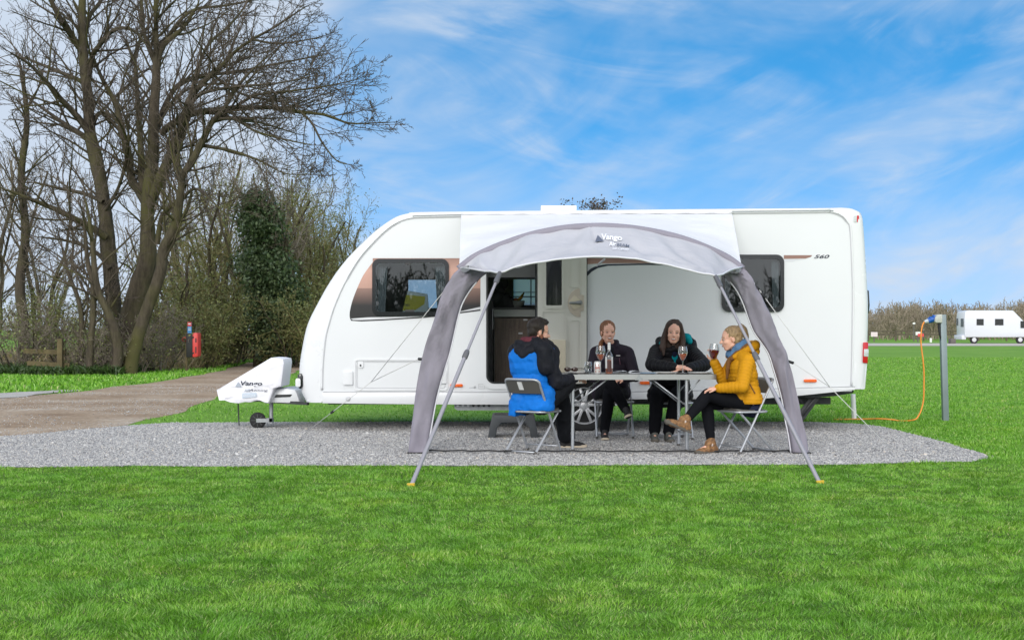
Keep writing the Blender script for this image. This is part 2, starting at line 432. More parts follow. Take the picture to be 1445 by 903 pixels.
h = .02 + .04*vnoise(Q[:,0], Q[:,1], 3, 4)*RNG.uniform(.4,1.1,len(Q))
parts.append(blades(Q, h, .009*(.4+.035*Q[:,1])*RNG.uniform(.7,1.3,len(Q)), RNG.uniform(.2,1.2,len(Q))))
Q = np.stack([RNG.uniform(-24, -7.5, 60000), RNG.uniform(16, 60, 60000)], 1); Q = Q[~inside(Q, tl) & ~inside(Q, SPILL)]
h = .05 + .10*vnoise(Q[:,0], Q[:,1], 1.2, 6)*RNG.uniform(.4,1.1,len(Q))
parts.append(blades(Q, h, .03*RNG.uniform(.7,1.3,len(Q)), RNG.uniform(.2,1.2,len(Q))))
V = []; q = []; t = []; off = 0
for (v, qq, tt) in parts:
    V.append(v); q.append(qq+off); t.append(tt+off); off += len(v)
tag(fast_mesh('grass', np.concatenate(V), np.concatenate(q), np.concatenate(t), M['blade']), 'short green lawn grass growing around the gravel pitch', 'grass', kind='stuff')

# loose stones on the gravel
def stones(P, r):
    n = len(P); o = np.array([[1,0,0],[-1,0,0],[0,1,0],[0,-1,0],[0,0,1],[0,0,-1]], float)
    V = o[None]*RNG.uniform(.6,1.3,(n,6,1)); a = RNG.uniform(0,6.28,n); ca, sa = np.cos(a)[:,None], np.sin(a)[:,None]
    x = V[:,:,0]*ca - V[:,:,1]*sa*.8; y = V[:,:,0]*sa + V[:,:,1]*ca*.8; z = V[:,:,2]*.6
    V = np.stack([x,y,z],2) + RNG.uniform(-.25,.25,(n,6,3)); V *= r[:,None,None]
    V[:,:,0] += P[:,0:1]; V[:,:,1] += P[:,1:2]; V[:,:,2] += (.008 + .25*r)[:,None]
    f = np.array([[0,2,4],[2,1,4],[1,3,4],[3,0,4],[2,0,5],[1,2,5],[3,1,5],[0,3,5]])
    return V.reshape(-1,3), (np.arange(n)[:,None,None]*6 + f[None]).reshape(-1,3)
P = np.stack([RNG.uniform(-7.2, 4.7, 200000), 11.7 + 6.2*RNG.uniform(0,1,200000)**1.15], 1); P = P[inside(P, gl)]
P2 = np.stack([RNG.uniform(-9, -4, 11000), RNG.uniform(12.5, 30, 11000)], 1); P2 = P2[inside(P2, tl) & (vnoise(P2[:,0], P2[:,1], .7, 21) > .35)]
P3_ = np.stack([RNG.uniform(-7, 4.9, 5000), RNG.uniform(11.55, 18.8, 5000)], 1); P3_ = P3_[~inside(P3_, gl)]; gd = [wob((x*1.02, 15+(y-15)*1.025), .05, 2) for x, y in gl]; P3_ = P3_[inside(P3_, gd)]
P4_ = np.stack([RNG.uniform(-19, -8, 9000), RNG.uniform(15, 31.5, 9000)], 1); P4_ = P4_[inside(P4_, SPILL)]
P = np.concatenate([P, P2, P3_, P4_])
v, f = stones(P, RNG.uniform(.004, .0100, len(P))*(1+(RNG.uniform(0,1,len(P))>.992)*1.4))
tag(fast_mesh('gravel', v, np.zeros((0,4),int), f, M['stone'], False), 'loose grey stone chippings covering the pitch', 'gravel', kind='stuff')
# ------------------------------------------------------------------ caravan
M['gelcoat'] = pm('caravan_white', (.71,.725,.74), .28, var=.03, vscale=.8, spec=.5)
M['side_white'] = pm('caravan_side_white', (.69,.71,.725), .33, var=.03, vscale=.6, bmp=.03, bscale=300, bd=.001)
M['trim_grey'] = pm('seam_grey', (.52,.53,.55), .5)
M['black'] = pm('black_plastic', (.012,.013,.015), .35)
M['rubber'] = pm('tyre_rubber', (.018,.018,.019), .8, var=.3, vscale=20)
M['alloy'] = pm('wheel_alloy', (.62,.63,.65), .35, .5)
M['galv'] = pm('galvanised_steel', (.33,.35,.36), .5, .55, var=.25, vscale=14)
M['chassis'] = pm('dark_chassis', (.055,.058,.06), .6, .2, var=.4, vscale=10)
M['cream'] = pm('door_cream', (.62,.61,.55), .5, var=.03, vscale=2)
M['cream_dark'] = pm('door_beige', (.50,.44,.36), .5)
M['pocket'] = pm('door_pocket', (.60,.54,.41), .55)
M['wood'] = None
m, nt, b = nodes_of('dark_wood'); b.inputs['Roughness'].default_value = .45
tcw = nt.nodes.new('ShaderNodeTexCoord'); mpw = nt.nodes.new('ShaderNodeMapping'); mpw.inputs['Scale'].default_value = (14, 14, 1.2); nt.links.new(tcw.outputs['Object'], mpw.inputs['Vector'])
t = noise_node(nt, 3, 8, .7, vec=mpw.outputs[0]); rw = ramp(nt, t.outputs['Fac'], [(.3, (.10,.07,.05)), (.7, (.24,.175,.13))]); nt.links.new(rw.outputs['Color'], b.inputs['Base Color'])
M['wood'] = m
M['interior'] = pm('interior_wall', (.58,.58,.54), .7); M['blind'] = glass('blind_unused', (.5,.5,.5))
M['interior_dark'] = pm('interior_dark_panel', (.16,.16,.16), .6)
M['counter'] = pm('counter_edge', (.52,.55,.52), .4)
M['orange'] = pm('orange_lens', (.80,.13,.015), .25)
M['red_lens'] = pm('red_lens', (.55,.012,.02), .2)
M['clear_lens'] = pm('clear_lens', (.62,.66,.66), .2, var=.3, vscale=60)
M['navy'] = pm('navy_print', (.010,.014,.035), .4)
M['tint'] = glass('tinted_window', (.66,.71,.72), .05, .012)
M['blackglass'] = pm('black_glass_edge', (.010,.012,.014), .12, spec=.6)
m, nt, b = nodes_of('copper_decal'); b.inputs['Roughness'].default_value = .3; b.inputs['Metallic'].default_value = .2
tcd = nt.nodes.new('ShaderNodeTexCoord'); se = nt.nodes.new('ShaderNodeSeparateXYZ'); nt.links.new(tcd.outputs['Object'], se.inputs[0])
mr = nt.nodes.new('ShaderNodeMapRange'); nt.links.new(se.outputs[2], mr.inputs[0])
mr.inputs[1].default_value = 1.30; mr.inputs[2].default_value = 2.0
rd = ramp(nt, mr.outputs[0], [(0, (.012,.012,.014)), (.22, (.016,.015,.017)), (.36, (.12,.075,.065)), (.50, (.24,.145,.12)), (.505, (.42,.25,.20)), (.80, (.52,.31,.25)), (1, (.26,.15,.12))])
br = nt.nodes.new('ShaderNodeTexBrick'); br.inputs['Scale'].default_value = 22; br.inputs['Mortar Size'].default_value = .03
br.inputs['Color1'].default_value = (1,1,1,1); br.inputs['Color2'].default_value = (.85,.85,.85,1); br.inputs['Mortar'].default_value = (1.3,1.3,1.3,1)
mpb = nt.nodes.new('ShaderNodeMapping'); mpb.inputs['Rotation'].default_value = (R(90), 0, 0); nt.links.new(tcd.outputs['Object'], mpb.inputs['Vector']); nt.links.new(mpb.outputs[0], br.inputs['Vector'])
nt.links.new(mixc(nt, rd.outputs['Color'], br.outputs['Color'], .35, 'MULTIPLY'), b.inputs['Base Color'])
M['copper'] = m
M['silver_decal'] = pm('silver_decal', (.60,.61,.64), .3, .3)

CY = 16.0
def c(px, py, off=0.0):                             # point on the caravan's near side; off towards the camera
    return ((px-PX0)/123.0, CY-off, H+(PY0-py)/123.0)
CR = ((825-PX0)/123.0, 17.15, 0)
CAR = tag(empty('caravan', CR), 'white touring caravan with open door and copper swoosh graphics beside the awning', 'caravan')

O_ = [(430,568),(421,548),(419.5,520),(424,488),(431,458),(444,431),(464,396),(488,364),(520,332),(540,316),(559,304.5),(575,300),(591,298),(720,296.5),(960,294),(1150,292.5),(1196,292),(1212,295.6),(1220,303),(1223,328),(1228,409),(1229,445),(1227,511),(1222.5,549)]
I_ = [(454,568),(454,545),(454.5,520),(458,480),(464,455),(472,430),(487,397),(507,364),(532,336),(550,320),(566,311),(582,307),(600,306),(720,303.5),(960,301),(1150,299),(1172,299),(1187,303.5),(1196.5,313.6),(1201,328),(1204,401),(1204,445),(1203,511),(1202,549)]
def seglin(pts, k=5):
    return crom(pts, k)
Od = seglin(O_); Id = seglin(I_)
rows = []
for o_, i_ in zip(Od, Id):
    row = []
    for (t, y) in ((0, 0), (.30, .004), (.62, .018), (.84, .048), (.96, .10), (1, .17)):
        p = i_ + (o_-i_)*t; q_ = c(p[0], p[1]); row.append((q_[0], CY + y, q_[2]))
    q_ = c(o_[0], o_[1])
    for y in (.6, 1.15, 1.7): row.append((q_[0], CY + y, q_[2] + (.035 if y == 1.15 else .026)*max(0, min(1, (q_[2]-2.2)/.3))))
    for (t, y) in reversed(((0, 0), (.30, .004), (.62, .018), (.84, .048), (.96, .10), (1, .17))):
        p = i_ + (o_-i_)*t; q_ = c(p[0], p[1]); row.append((q_[0], CY + 2.3 - y, q_[2]))
    rows.append(row)
mb = MB(); mb.grid(rows)
# underside
BZ = c(0, 566)[2]
mb.add([(c(432,0)[0], CY+.02, BZ), (c(1060,0)[0], CY+.02, BZ), (c(1060,0)[0], CY+2.28, BZ), (c(432,0)[0], CY+2.28, BZ)], [(0,1,2,3)])
mb.grid([[(c(1060,0)[0], y_, BZ), (c(1130,0)[0], y_, c(0,556)[2]), (c(1221,0)[0], y_, c(0,549)[2])] for y_ in (CY+.02, CY+2.28)])
build('body', mb, M['gelcoat'], CAR, smooth=True, angle=50)

WCX, WCY, WAR = 825, 572, 43
arch = [(WCX + WAR*math.cos(a), WCY - WAR*math.sin(a)) for a in np.linspace(math.pi-.02, .02, 15)]
arch = [(x, min(y, 566)) for x, y in arch]
DOOR = rrect(686.5, 335, 757, 541, 11)
WIN1 = rrect(531, 372, 629, 441, 8); WIN2 = rrect(1024, 365, 1102, 435, 9)
inner = [tuple(p) for p in Id if p[1] < 552]
wall_loop = inner + [(1202, 552)] + [(868.5, 562)] + arch[::-1] + [(781.5, 566)] + [(454, 566)]
mb = MB(); mb.poly([wall_loop, DOOR, WIN1, WIN2], lambda x, y: c(x, y))
for hole, dpt in ((DOOR, .06), (WIN1, .05), (WIN2, .05)):
    mb.grid([[c(x, y) for x, y in hole], [c(x, y, -dpt) for x, y in hole]], closed=True)
build('side_wall', mb, M['side_white'], CAR)
# far side wall with its windows
FW = [(.02, 1.50, .92, 1.90), (-1.36, 1.46, -.92, 1.83)]
def px_(x, z): return (x*123+PX0, PY0-(z-H)*123)
mb = MB()
mb.poly([inner + [(1202,550),(1130,556),(1060,566),(454,566)]] + [[px_(x0,z0), px_(x1,z0), px_(x1,z1), px_(x0,z1)] for (x0,z0,x1,z1) in FW], lambda x, y: c(x, y, -2.3))
build('far_side_wall', mb, M['side_white'], CAR)
mb = MB()
M['far_pane'] = glass('far_window_pane', (.93,.95,.96), .04)
for (x0,z0,x1,z1) in FW: build('far_window', MB().box((x0-.03, CY+2.302, z0-.03), (x1+.03, CY+2.315, z1+.03)), M['far_pane'], CAR)
m, nt, b = nodes_of('window_blind'); b.inputs['Base Color'].default_value = (.75,.78,.80,1); tr = nt.nodes.new('ShaderNodeBsdfTranslucent'); tr.inputs['Color'].default_value = (.95,.97,.98,1)
mx = nt.nodes.new('ShaderNodeMixShader'); mx.inputs[0].default_value = .92; nt.links.new(b.outputs[0], mx.inputs[1]); nt.links.new(tr.outputs[0], mx.inputs[2]); nt.links.new(mx.outputs[0], nt.nodes['Material Output'].inputs['Surface']); M['blind'] = m
for (x0,z0,x1,z1) in FW[:1]:
    bl = build('blind', MB().box((x0-.02, CY+2.245, z0-.02), (x1+.02, CY+2.25, z1+.02)), M['blind'], CAR)
    mb = MB(); mb.box((x0-.05, CY+2.20, z0+.10), (x1+.05, CY+2.215, z0+.115)); mb.box((x0-.05, CY+2.20, z0+.16), (x1+.05, CY+2.215, z0+.17)); mb.box((x0+.22, CY+2.20, z0), (x0+.235, CY+2.214, z1)); build('blind_bar', mb, M['trim_grey'], bl)
# seam rail round the flat side, and a grey line of sealant
mb = MB(); mb.tube([c(p[0], p[1], .004) for p in Id[4:-1]], .011, 6, 0)
mb.tube([c(p[0]+ (1.6 if k < 60 else -1.6)*(1 if (k < 50 or k > 80) else 0), p[1]+1.6*(1 if 30 < k < 90 else 0), .001) for k, p in list(enumerate(Id))[4:-1]], .006, 5, 1)
build('trim_rail', mb, [M['gelcoat'], M['trim_grey']], CAR, smooth=True)
# awning rail along the roof edge
mb = MB(); mb.tube([c(p[0], p[1]-2.5, .02) for p in Id[55:82]], .012, 6)
build('awning_rail', mb, M['gelcoat'], CAR, smooth=True)

def slab(name, loop, th, mat, parent=CAR, off=.0, bevel=.004, mi=None):
    mb = MB(); mb.prism(loop, lambda x, y: c(x, y, off+th), lambda x, y: c(x, y, off))
    return build(name, mb, mat, parent, bevel=bevel)
def ring(mb, outer, inn, o0, o1, mi=0):             # frame between two loops of equal count
    a = [c(x, y, o0) for x, y in outer]; b_ = [c(x, y, o1) for x, y in outer]; d = [c(x, y, o1) for x, y in inn]; e = [c(x, y, o0) for x, y in inn]
    mb.grid([a, b_, d, e], mi, closed=True)
# skirt
slab('skirt', [(455,553.5),(785,553.5),(783,571),(600,570.5),(455,568.8)], .014, M['gelcoat'], off=.001)
slab('skirt', [(867,553.5),(1206,545.5),(1206,550),(1120,559),(1073,562.5),(869,563.5)], .014, M['gelcoat'], off=.001)
mb = MB(); mb.tube([c(x, y, .012) for x, y in ((456,553),(784,553))], .007, 6); mb.tube([c(x, y, .012) for x, y in ((868,553),(1000,550.5),(1206,545.3))], .007, 6)
build('skirt_rail', mb, M['trim_grey'], CAR, smooth=True)
mb = MB(); mb.grid([[c(WCX+r_*math.cos(a), WCY-r_*math.sin(a), o) for a in np.linspace(math.pi+.0, 0, 20)] for r_, o in ((43, .002), (44.5, .022), (47.5, .022), (49, .002))])
build('wheel_arch', mb, M['gelcoat'], CAR, smooth=True)
mb = MB(); mb.grid([[c(WCX+43.2*math.cos(a), WCY-43.2*math.sin(a), o) for a in np.linspace(math.pi+.05, -.05, 16)] for o in (0, -.32)]); 
mb.box(c(782, 528, -.32), c(868, 572, -.34)); build('wheel_housing', mb, M['chassis'], CAR)

# doorway frame, windows
mb = MB(); ring(mb, rrect(678.5, 328, 764, 549, 17), rrect(686, 334.5, 757.5, 541.5, 11), .001, .016)
build('door_frame', mb, M['gelcoat'], CAR, smooth=True, angle=40)
mb = MB(); ring(mb, rrect(686.2, 334.8, 757.3, 541.2, 11), rrect(688.5, 337, 755, 539, 9), .002, .010)
build('door_seal', mb, M['black'], CAR, smooth=True, angle=40)
def window(o, pane_r):
    mb = MB(); a = rrect(*o, pane_r, 8); b_ = rrect(o[0]+5, o[1]+6, o[2]-5, o[3]-6, pane_r*.7, 8)
    ring(mb, a, b_, .004, .030); fr = build('window', mb, M['blackglass'], CAR, smooth=True, angle=40)
    mb = MB(); mb.prism(rrect(o[0]+3, o[1]+3, o[2]-3, o[3]-3, pane_r*.8, 8), lambda x, y: c(x, y, .022), lambda x, y: c(x, y, .014))
    build('pane', mb, M['tint'], fr)
    return fr
w1 = window((525.5, 365.5, 633.5, 446), 10)
build('window_catch', MB().box(c(572, 371, .03), c(580, 374, .036)), M['black'], w1); build('window_catch', MB().box(c(572, 437, .03), c(585, 440, .036)), M['black'], w1)
window((1018, 359.5, 1106, 440), 11)
# blind and curtains just behind the panes
M['curtain'] = pm('curtain_grey', (.42,.43,.45), .8, var=.2, vscale=20)
def curtain(x0, x1, y0, y1, n=5):
    mb = MB(); rows = []
    for y in np.linspace(y0, y1, 6):
        k = (y-y0)/(y1-y0); xs = np.linspace(x0, x1 + (x0-x1)*.25*k, 24)
        rows.append([c(x, y, -.085 - .018*math.sin(n*2*math.pi*i/23)) for i, x in enumerate(xs)])
    mb.grid(rows); return build('curtain', mb, M['curtain'], CAR, smooth=True)
curtain(532, 546, 376, 440); curtain(628, 613, 376, 440); curtain(1101, 1090, 368, 434); curtain(1024, 1033, 368, 434)

# interior shell
IX0, IX1 = c(470,0)[0], c(1195,0)[0]; IZ0, IZ1 = BZ+.10, 2.42
mb = MB()
mb.add([(IX0,CY+.07,IZ0),(IX1,CY+.07,IZ0),(IX1,CY+2.23,IZ0),(IX0,CY+2.23,IZ0)], [(0,1,2,3)], 1)
IXT = c(585,0)[0]; IP = [(IX0,IZ0),(IX1,IZ0),(IX1,IZ1),(IXT,IZ1),(c(530,0)[0],c(0,350)[2]),(IX0,c(0,435)[2])]
mb.grid([[(x, y_, z) for x, z in IP[2:]+IP[:1]] for y_ in (CY+.07, CY+2.23)])
mb.poly([IP] + [[(x0,z0),(x1,z0),(x1,z1),(x0,z1)] for (x0,z0,x1,z1) in FW], lambda x, z: (x, CY+2.23, z))
mb.box((.98, CY+.3, IZ0), (1.02, CY+2.2, IZ1), 1); mb.box((-.62, CY+1.30, IZ0), (-.58, CY+2.2, IZ1), 2)
mb.box((-1.95, CY+1.5, IZ0), (-.7, CY+2.2, .78), 3)
build('interior', mb, [M['interior'], M['interior_dark'], M['wood'], M['curtain']], CAR)
# kitchen unit seen through the door
mb = MB(); KY = CY+1.05
kx = lambda px: (px-PX0)*KY/F
kz = lambda py: H+(PY0-py)*KY/F
mb.box((kx(698), KY, IZ0+.01), (kx(775), KY+.6, kz(449)), 0)
mb.box((kx(697), KY-.012, kz(447)), (kx(776), KY+.61, kz(437)), 1)
mb.box((kx(696), KY-.02, kz(436.5)), (kx(777), KY+.62, kz(434)), 2)
mb.box((kx(699), KY-.014, kz(464)), (kx(774), KY-.001, kz(449.5)), 0); mb.box((kx(699), KY-.014, kz(560)), (kx(774), KY-.001, kz(465.5)), 0)
kit = build('kitchen_cabinet', mb, [M['wood'], M['counter'], M['black']], CAR)
mb = MB(); mb.box((kx(738.5), KY-.03, kz(452.5)), (kx(744.5), KY-.014, kz(450))); build('handle', mb, M['gelcoat'], kit)
mb = MB(); mb.box((kx(731.5), KY-.03, kz(471.5)), (kx(737.5), KY-.014, kz(469))); build('handle', mb, M['gelcoat'], kit)
mb = MB(); mb.box((kx(686), KY+.2, IZ0), (kx(696), KY+.7, 2.2)); mb.box((kx(690), CY+.2, kz(395)), (kx(760), CY+.9, 2.2))
build('overhead_locker', mb, M['interior_dark'], CAR)
mb = MB(); mb.tube([(kx(695.5), KY-.04, kz(y)) for y in (436, 465)], .006, 6); build('grab_rail', mb, M['alloy'], CAR)

# door folded back flat against the side
slab('door', rrect(758.5, 333, 827.5, 541, (6,4,8,8)), .036, M['cream'], off=.012, bevel=.006)
door = bpy.data.objects['door']
DO = .049
mb = MB(); ring(mb, rrect(757.6, 332, 828.6, 542, (7,5,9,9)), rrect(759.5, 334, 826.8, 540, (6,4,8,8)), .010, .046)
build('door_edge', mb, M['black'], door, smooth=True, angle=40)
def dslab(name, loop, th, mat, off=DO, bevel=.003):
    return slab(name, loop, th, mat, door, off, bevel)
pw = dslab('door_window', rrect(770.5, 345, 792.5, 431, 1.5), .003, M['blackglass'])
mb = MB(); ring(mb, rrect(767.5, 342, 795.5, 436, 4), rrect(770.5, 345, 792.5, 431, 1.5), DO-.001, DO+.012); build('window_surround', mb, M['cream'], door, smooth=True, angle=40)
mb = MB(); ring(mb, rrect(764.5, 439, 799, 531, 2), rrect(766, 440.5, 797.5, 529.5, 1.5), DO-.001, DO+.008); ring(mb, rrect(803.5, 451, 819.5, 531, 5), rrect(805, 452.5, 818, 529.5, 4), DO-.001, DO+.008); ring(mb, rrect(803.5, 345, 820, 406, 4), rrect(805, 346.5, 818.5, 404.5, 3), DO-.001, DO+.008)
build('door_moulding', mb, M['cream'], door, smooth=True, angle=40)
lp = [(818,407),(812,408.5),(806,412.5),(802.5,418.5),(801,425),(801,431),(802.5,436.5),(806,442),(811.5,446),(819,447.5),(819,439),(823.5,438.5),(823.5,416.5),(818,416)]
dslab('lock_plate', lp, .012, M['cream_dark'])
dslab('lock_rosette', [(802,426),(810,416.5),(818.5,424),(818.5,433),(809,437.5)], .010, M['pocket'], DO+.012)
mb = MB(); mb.tube([c(803, 427.5, DO+.035), c(812, 427.5, DO+.04), c(819, 427, DO+.035)], [.012,.016,.026], 10); mb.tube([c(818.5,427.2,DO+.01), c(818.5,427.2,DO+.045)], .024, 12)
build('door_handle', mb, M['galv'], door, smooth=True, angle=40)
pk = dslab('door_pocket', [(766.5,479.5),(797.8,479.5),(797.8,532),(766.5,532)], .055, M['pocket'], DO-.001, .008)
mb = MB()
for k in range(3): mb.tube([c(779+k*3, 519+k*4, DO+.055), c(792, 491+k*12, DO+.055)], .0025, 5)
build('pocket_rib', mb, M['cream_dark'], door)

# graphics
def flat(name, loop, off, mat, parent=CAR):
    mb = MB(); mb.poly([loop], lambda x, y: c(x, y, off)); return build(name, mb, mat, parent)
def smooth2(pts, k=6): return [tuple(p) for p in crom(pts, k)]
sw = smooth2([(495.5,452.5),(493.5,447),(494,438),(497.5,424),(504,407),(513,388),(526,371)]) + [(529,371),(529,447),(560,447.3),(634,443.5),(634,364),(688,363.5),(678.8,363.5),(678.8,437),(640,444),(600,448.5),(540,452.2),(510,453.5)]
sw = smooth2([(495.5,452.5),(493.5,447),(494,438),(497.5,424),(504,407),(513,388),(526,370)]) + [(526,364.5),(678,364.5),(678,438.5),(640,443.5),(600,448.5),(540,452.2),(510,453.5)]
mb = MB(); mb.poly([sw, rrect(530, 371, 630, 442, 8)], lambda x, y: c(x, y, .002)); build('copper_graphic', mb, M['copper'], CAR)
sl = [(495,449.6),(520,447.8),(575,446.6),(634,443),(678,433),(678,436.4),(640,441.6),(600,446.6),(540,450.4),(510,451.6),(498,451.4)]
flat('silver_line', sl, .0035, M['silver_decal'])
flat('copper_graphic', [(828.5,364),(948,365.5),(944,371.5),(870,371.5),(845,372),(828.5,373)], .002, M['copper'])
flat('black_line', smooth2([(828.5,384),(834,379),(842,375.5),(855,373)]) + [(900,372),(944,371.7),(944,374),(900,374),(858,375),(844,378),(835,383.5),(828.5,390)], .0035, M['navy'])
flat('copper_graphic', [(1106,360.2),(1146,360.2),(1144.5,362.5),(1137,365),(1106,365.5)], .002, M['copper'])
flat('silver_line', [(1106,366),(1137,365.8),(1124,367.5),(1119,369.3),(1106,369.3)], .002, M['silver_decal'])
def put_text(mb, body, x0, y0, hpx, off, shear=0, offset=0, width=None, fn=None, mi=0, space=1.0):
    V, Fc = text_geo(body, 1, shear, offset, space=space)
    xs = [v[0] for v in V]; ys = [v[1] for v in V]; h = max(ys)-min(ys); w_ = max(xs)-min(xs)
    sy = hpx/h; sx = width/w_ if width else sy
    fn = fn or (lambda x, y: c(x, y, off))
    mb.add([fn(x0+(v[0]-min(xs))*sx, y0-(v[1]-min(ys))*sy) for v in V], Fc, mi)
mb = MB(); put_text(mb, '560', 1148.5, 364.8, 5.2, .004, shear=.35, offset=.02, width=22); build('model_number', mb, M['navy'], CAR)
# hatches, vents, lamps
mb = MB(); ring(mb, rrect(500, 506.5, 632, 551, 4), rrect(502, 508.5, 630, 549, 3), .001, .012); ring(mb, rrect(503.5, 510, 628.5, 547.5, 3), rrect(504.3, 510.8, 627.7, 546.7, 3), .001, .005, 1)
hatch = build('locker_hatch', mb, [M['gelcoat'], M['trim_grey']], CAR, smooth=True, angle=40)
mb = MB()
for x in (509, 623):
    mb = MB(); mb.prism(rrect(x-4, 509.5, x+4, 519, 3), lambda a, b_: c(a, b_, .016), lambda a, b_: c(a, b_, .001))
    mb.prism(rrect(x-1.2, 514, x+1.2, 517, 1), lambda a, b_: c(a, b_, .019), lambda a, b_: c(a, b_, .012), 1)
    build('hatch_lock', mb, [M['gelcoat'], M['chassis']], hatch)
for (x0, x1, y0, y1) in ((484.5, 498, 523.5, 543), (618, 630.5, 522, 541)):
    slab('vent_cover', rrect(x0, y0, x1, y1, 1.5), .022, M['gelcoat'], off=.001, bevel=.006)
for (x0, x1, y0, y1) in ((635.5, 653, 541.7, 545.7), (903, 921, 538, 542.2), (1134, 1152, 535, 539)):
    slab('side_marker', rrect(x0, y0, x1, y1, 1.6), .022, M['orange'], off=.001, bevel=.006)
mb = MB(); ring(mb, rrect(675, 541.5, 684, 548.5, .6), rrect(675.7, 542.2, 683.3, 547.8, .5), .001, .003); mb.add([c(662,546.6,.003),(c(671,546,.003)),c(671,547.4,.003),c(662,547.6,.003)], [(0,1,2,3)]); mb.add([c(669,544.6,.003),c(671.5,544.6,.003),c(672,547.6,.003),c(669,547.6,.003)], [(0,1,2,3)])
put_text(mb, 'MAX', 676.6, 546.4, 2.2, .003, width=5)
build('sticker', mb, M['trim_grey'], CAR)
mb = MB(); mb.lathe([(0,.012),(.012,.014),(.022,.012),(.03,.0)], (0,0,0), 14, axis='Y'); mb.v = [(c(491.5,562.5)[0]+x, CY-.015-y, c(491.5,562.5)[2]+z) for x, y, z in mb.v]
build('skirt_socket', mb, M['trim_grey'], CAR, smooth=True)
mb = MB(); 
lamp = [(419.5,529),(425,526.5),(427.5,531),(427.5,545),(424,549.5),(420.5,547)]
mb.prism(lamp, lambda x, y: (c(x,y)[0]-.004, CY+.03, c(x,y)[2]), lambda x, y: (c(x,y)[0]-.02, CY+.26, c(x,y)[2]))
lo = build('front_lamp', mb, M['blackglass'], CAR, bevel=.012)
mb = MB(); mb.prism(rrect(417.5, 534, 424.5, 546, 2.5), lambda x, y: (c(x,y)[0]-.008, CY+.022, c(x,y)[2]), lambda x, y: (c(x,y)[0]-.012, CY+.14, c(x,y)[2])); build('lens', mb, M['gelcoat'], lo, bevel=.008)
mb = MB(); mb.prism([(1218,483),(1226.8,483),(1226,513),(1217.3,512)], lambda x, y: (c(x,y)[0]+.002, CY-.014+max(0,(x-1216)/123)*.75, c(x,y)[2]), lambda x, y: (c(x,y)[0]+.012, CY+.30, c(x,y)[2]))
tl_ = build('tail_light', mb, M['red_lens'], CAR, bevel=.01)
mb = MB(); mb.prism([(1219,492.5),(1227.2,492.5),(1226.8,503.5),(1218.4,503)], lambda x, y: (c(x,y)[0]+.002, CY-.022+max(0,(x-1216)/123)*.75, c(x,y)[2]), lambda x, y: (c(x,y)[0]+.016, CY+.26, c(x,y)[2])); build('reversing_lens', mb, M['clear_lens'], tl_, bevel=.006)
mb = MB(); mb.prism(rrect(1205, 304, 1212.5, 314, 2), lambda x, y: (c(x,y)[0], CY-.012+max(0,(x-1204)/123)*.5, c(x,y)[2]), lambda x, y: (c(x,y)[0], CY+.14, c(x,y)[2])); hm = build('roof_marker', mb, M['clear_lens'], CAR, bevel=.006)
mb = MB(); mb.prism(rrect(1209.5, 304, 1213, 314, 1.2), lambda x, y: (c(x,y)[0], CY-.014+max(0,(x-1204)/123)*.5, c(x,y)[2]), lambda x, y: (c(x,y)[0]+.004, CY+.15, c(x,y)[2])); build('red_lens', mb, M['red_lens'], hm, bevel=.004)
mb = MB(); mb.prism([(1225.5,407),(1233.4,409),(1234.6,430),(1233.4,442),(1225,442)], lambda x, y: (c(x,y)[0], CY+.22, c(x,y)[2]), lambda x, y: (c(x,y)[0], CY+2.05, c(x,y)[2])); build('rear_window', mb, M['blackglass'], CAR, bevel=.01)
mb = MB(); mb.prism([(1206,511),(1226,512),(1222.5,549.5),(1206,549.5)], lambda x, y: (c(x,y)[0]+.004, CY-.004+max(0,(x-1210)/123)*.6, c(x,y)[2]), lambda x, y: (c(x,y)[0]+.012, CY+2.29, c(x,y)[2])); build('rear_bumper', mb, M['gelcoat'], CAR, bevel=.015)
mb = MB(); zt = c(0,289.5)[2]
mb.prism(rrect(763, 10.60, 813, 10.95, .08), lambda x, y: ((x-PX0)*16.8/F, CY+(y-10.3)*2.2, 2.52), lambda x, y: ((x-PX0)*16.8/F, CY+(y-10.3)*2.2, H+(PY0-291.6)*16.8/F)); build('roof_vent', mb, M['gelcoat'], CAR, bevel=.02)
# underside: chassis rail, holes, rear steady legs
mb = MB(); mb.box((c(455,0)[0], CY+.45, BZ-.06), (c(1185,0)[0], CY+.50, BZ+.02)); mb.box((c(455,0)[0], CY+1.8, BZ-.06), (c(1185,0)[0], CY+1.85, BZ+.02)); mb.box((c(800,0)[0], CY+.15, .27), (c(850,0)[0], CY+2.15, .35))
mb.prism([(1135,557),(1206,549.5),(1210,553),(1208,555.5),(1180,560),(1150,562.5),(1140,562)], lambda x, y: c(x, y, -.15), lambda x, y: c(x, y, -.5))
build('chassis', mb, M['chassis'], CAR, bevel=.006)
mb = MB(); mb.prism([(640,568),(792,568),(790,579.5),(645,579.5),(641,577)], lambda x, y: c(x, y, -.10), lambda x, y: c(x, y, -.13)); cr = build('chassis_plate', mb, M['galv'], CAR)
for k in range(7):
    mb = MB(); x = 645.5+k*7.4; q_ = c(x, 572.5, -.095); mb.lathe([(0,0),(.016 if k < 3 else .017,0)], (q_[0], q_[1]-.001, q_[2]), 12, axis='Y'); build('plate_hole', mb, M['black'] if k > 2 else M['alloy'], cr)
mb = MB(); mb.bar(c(1158,560,-.25), c(1131,597,-.25), .10, .03, 0, (0,1,0)); mb.bar(c(1157,563,-.22), c(1138,588,-.22), .035, .02, 1, (0,1,0)); mb.bar(c(1131,560,-.3), c(1142,572,-.3), .03, .02, 0, (0,1,0)); mb.box(c(1127,592,-.2), c(1136,598,-.3), 0)
build('corner_steady', mb, [M['chassis'], M['black']], CAR, bevel=.004)
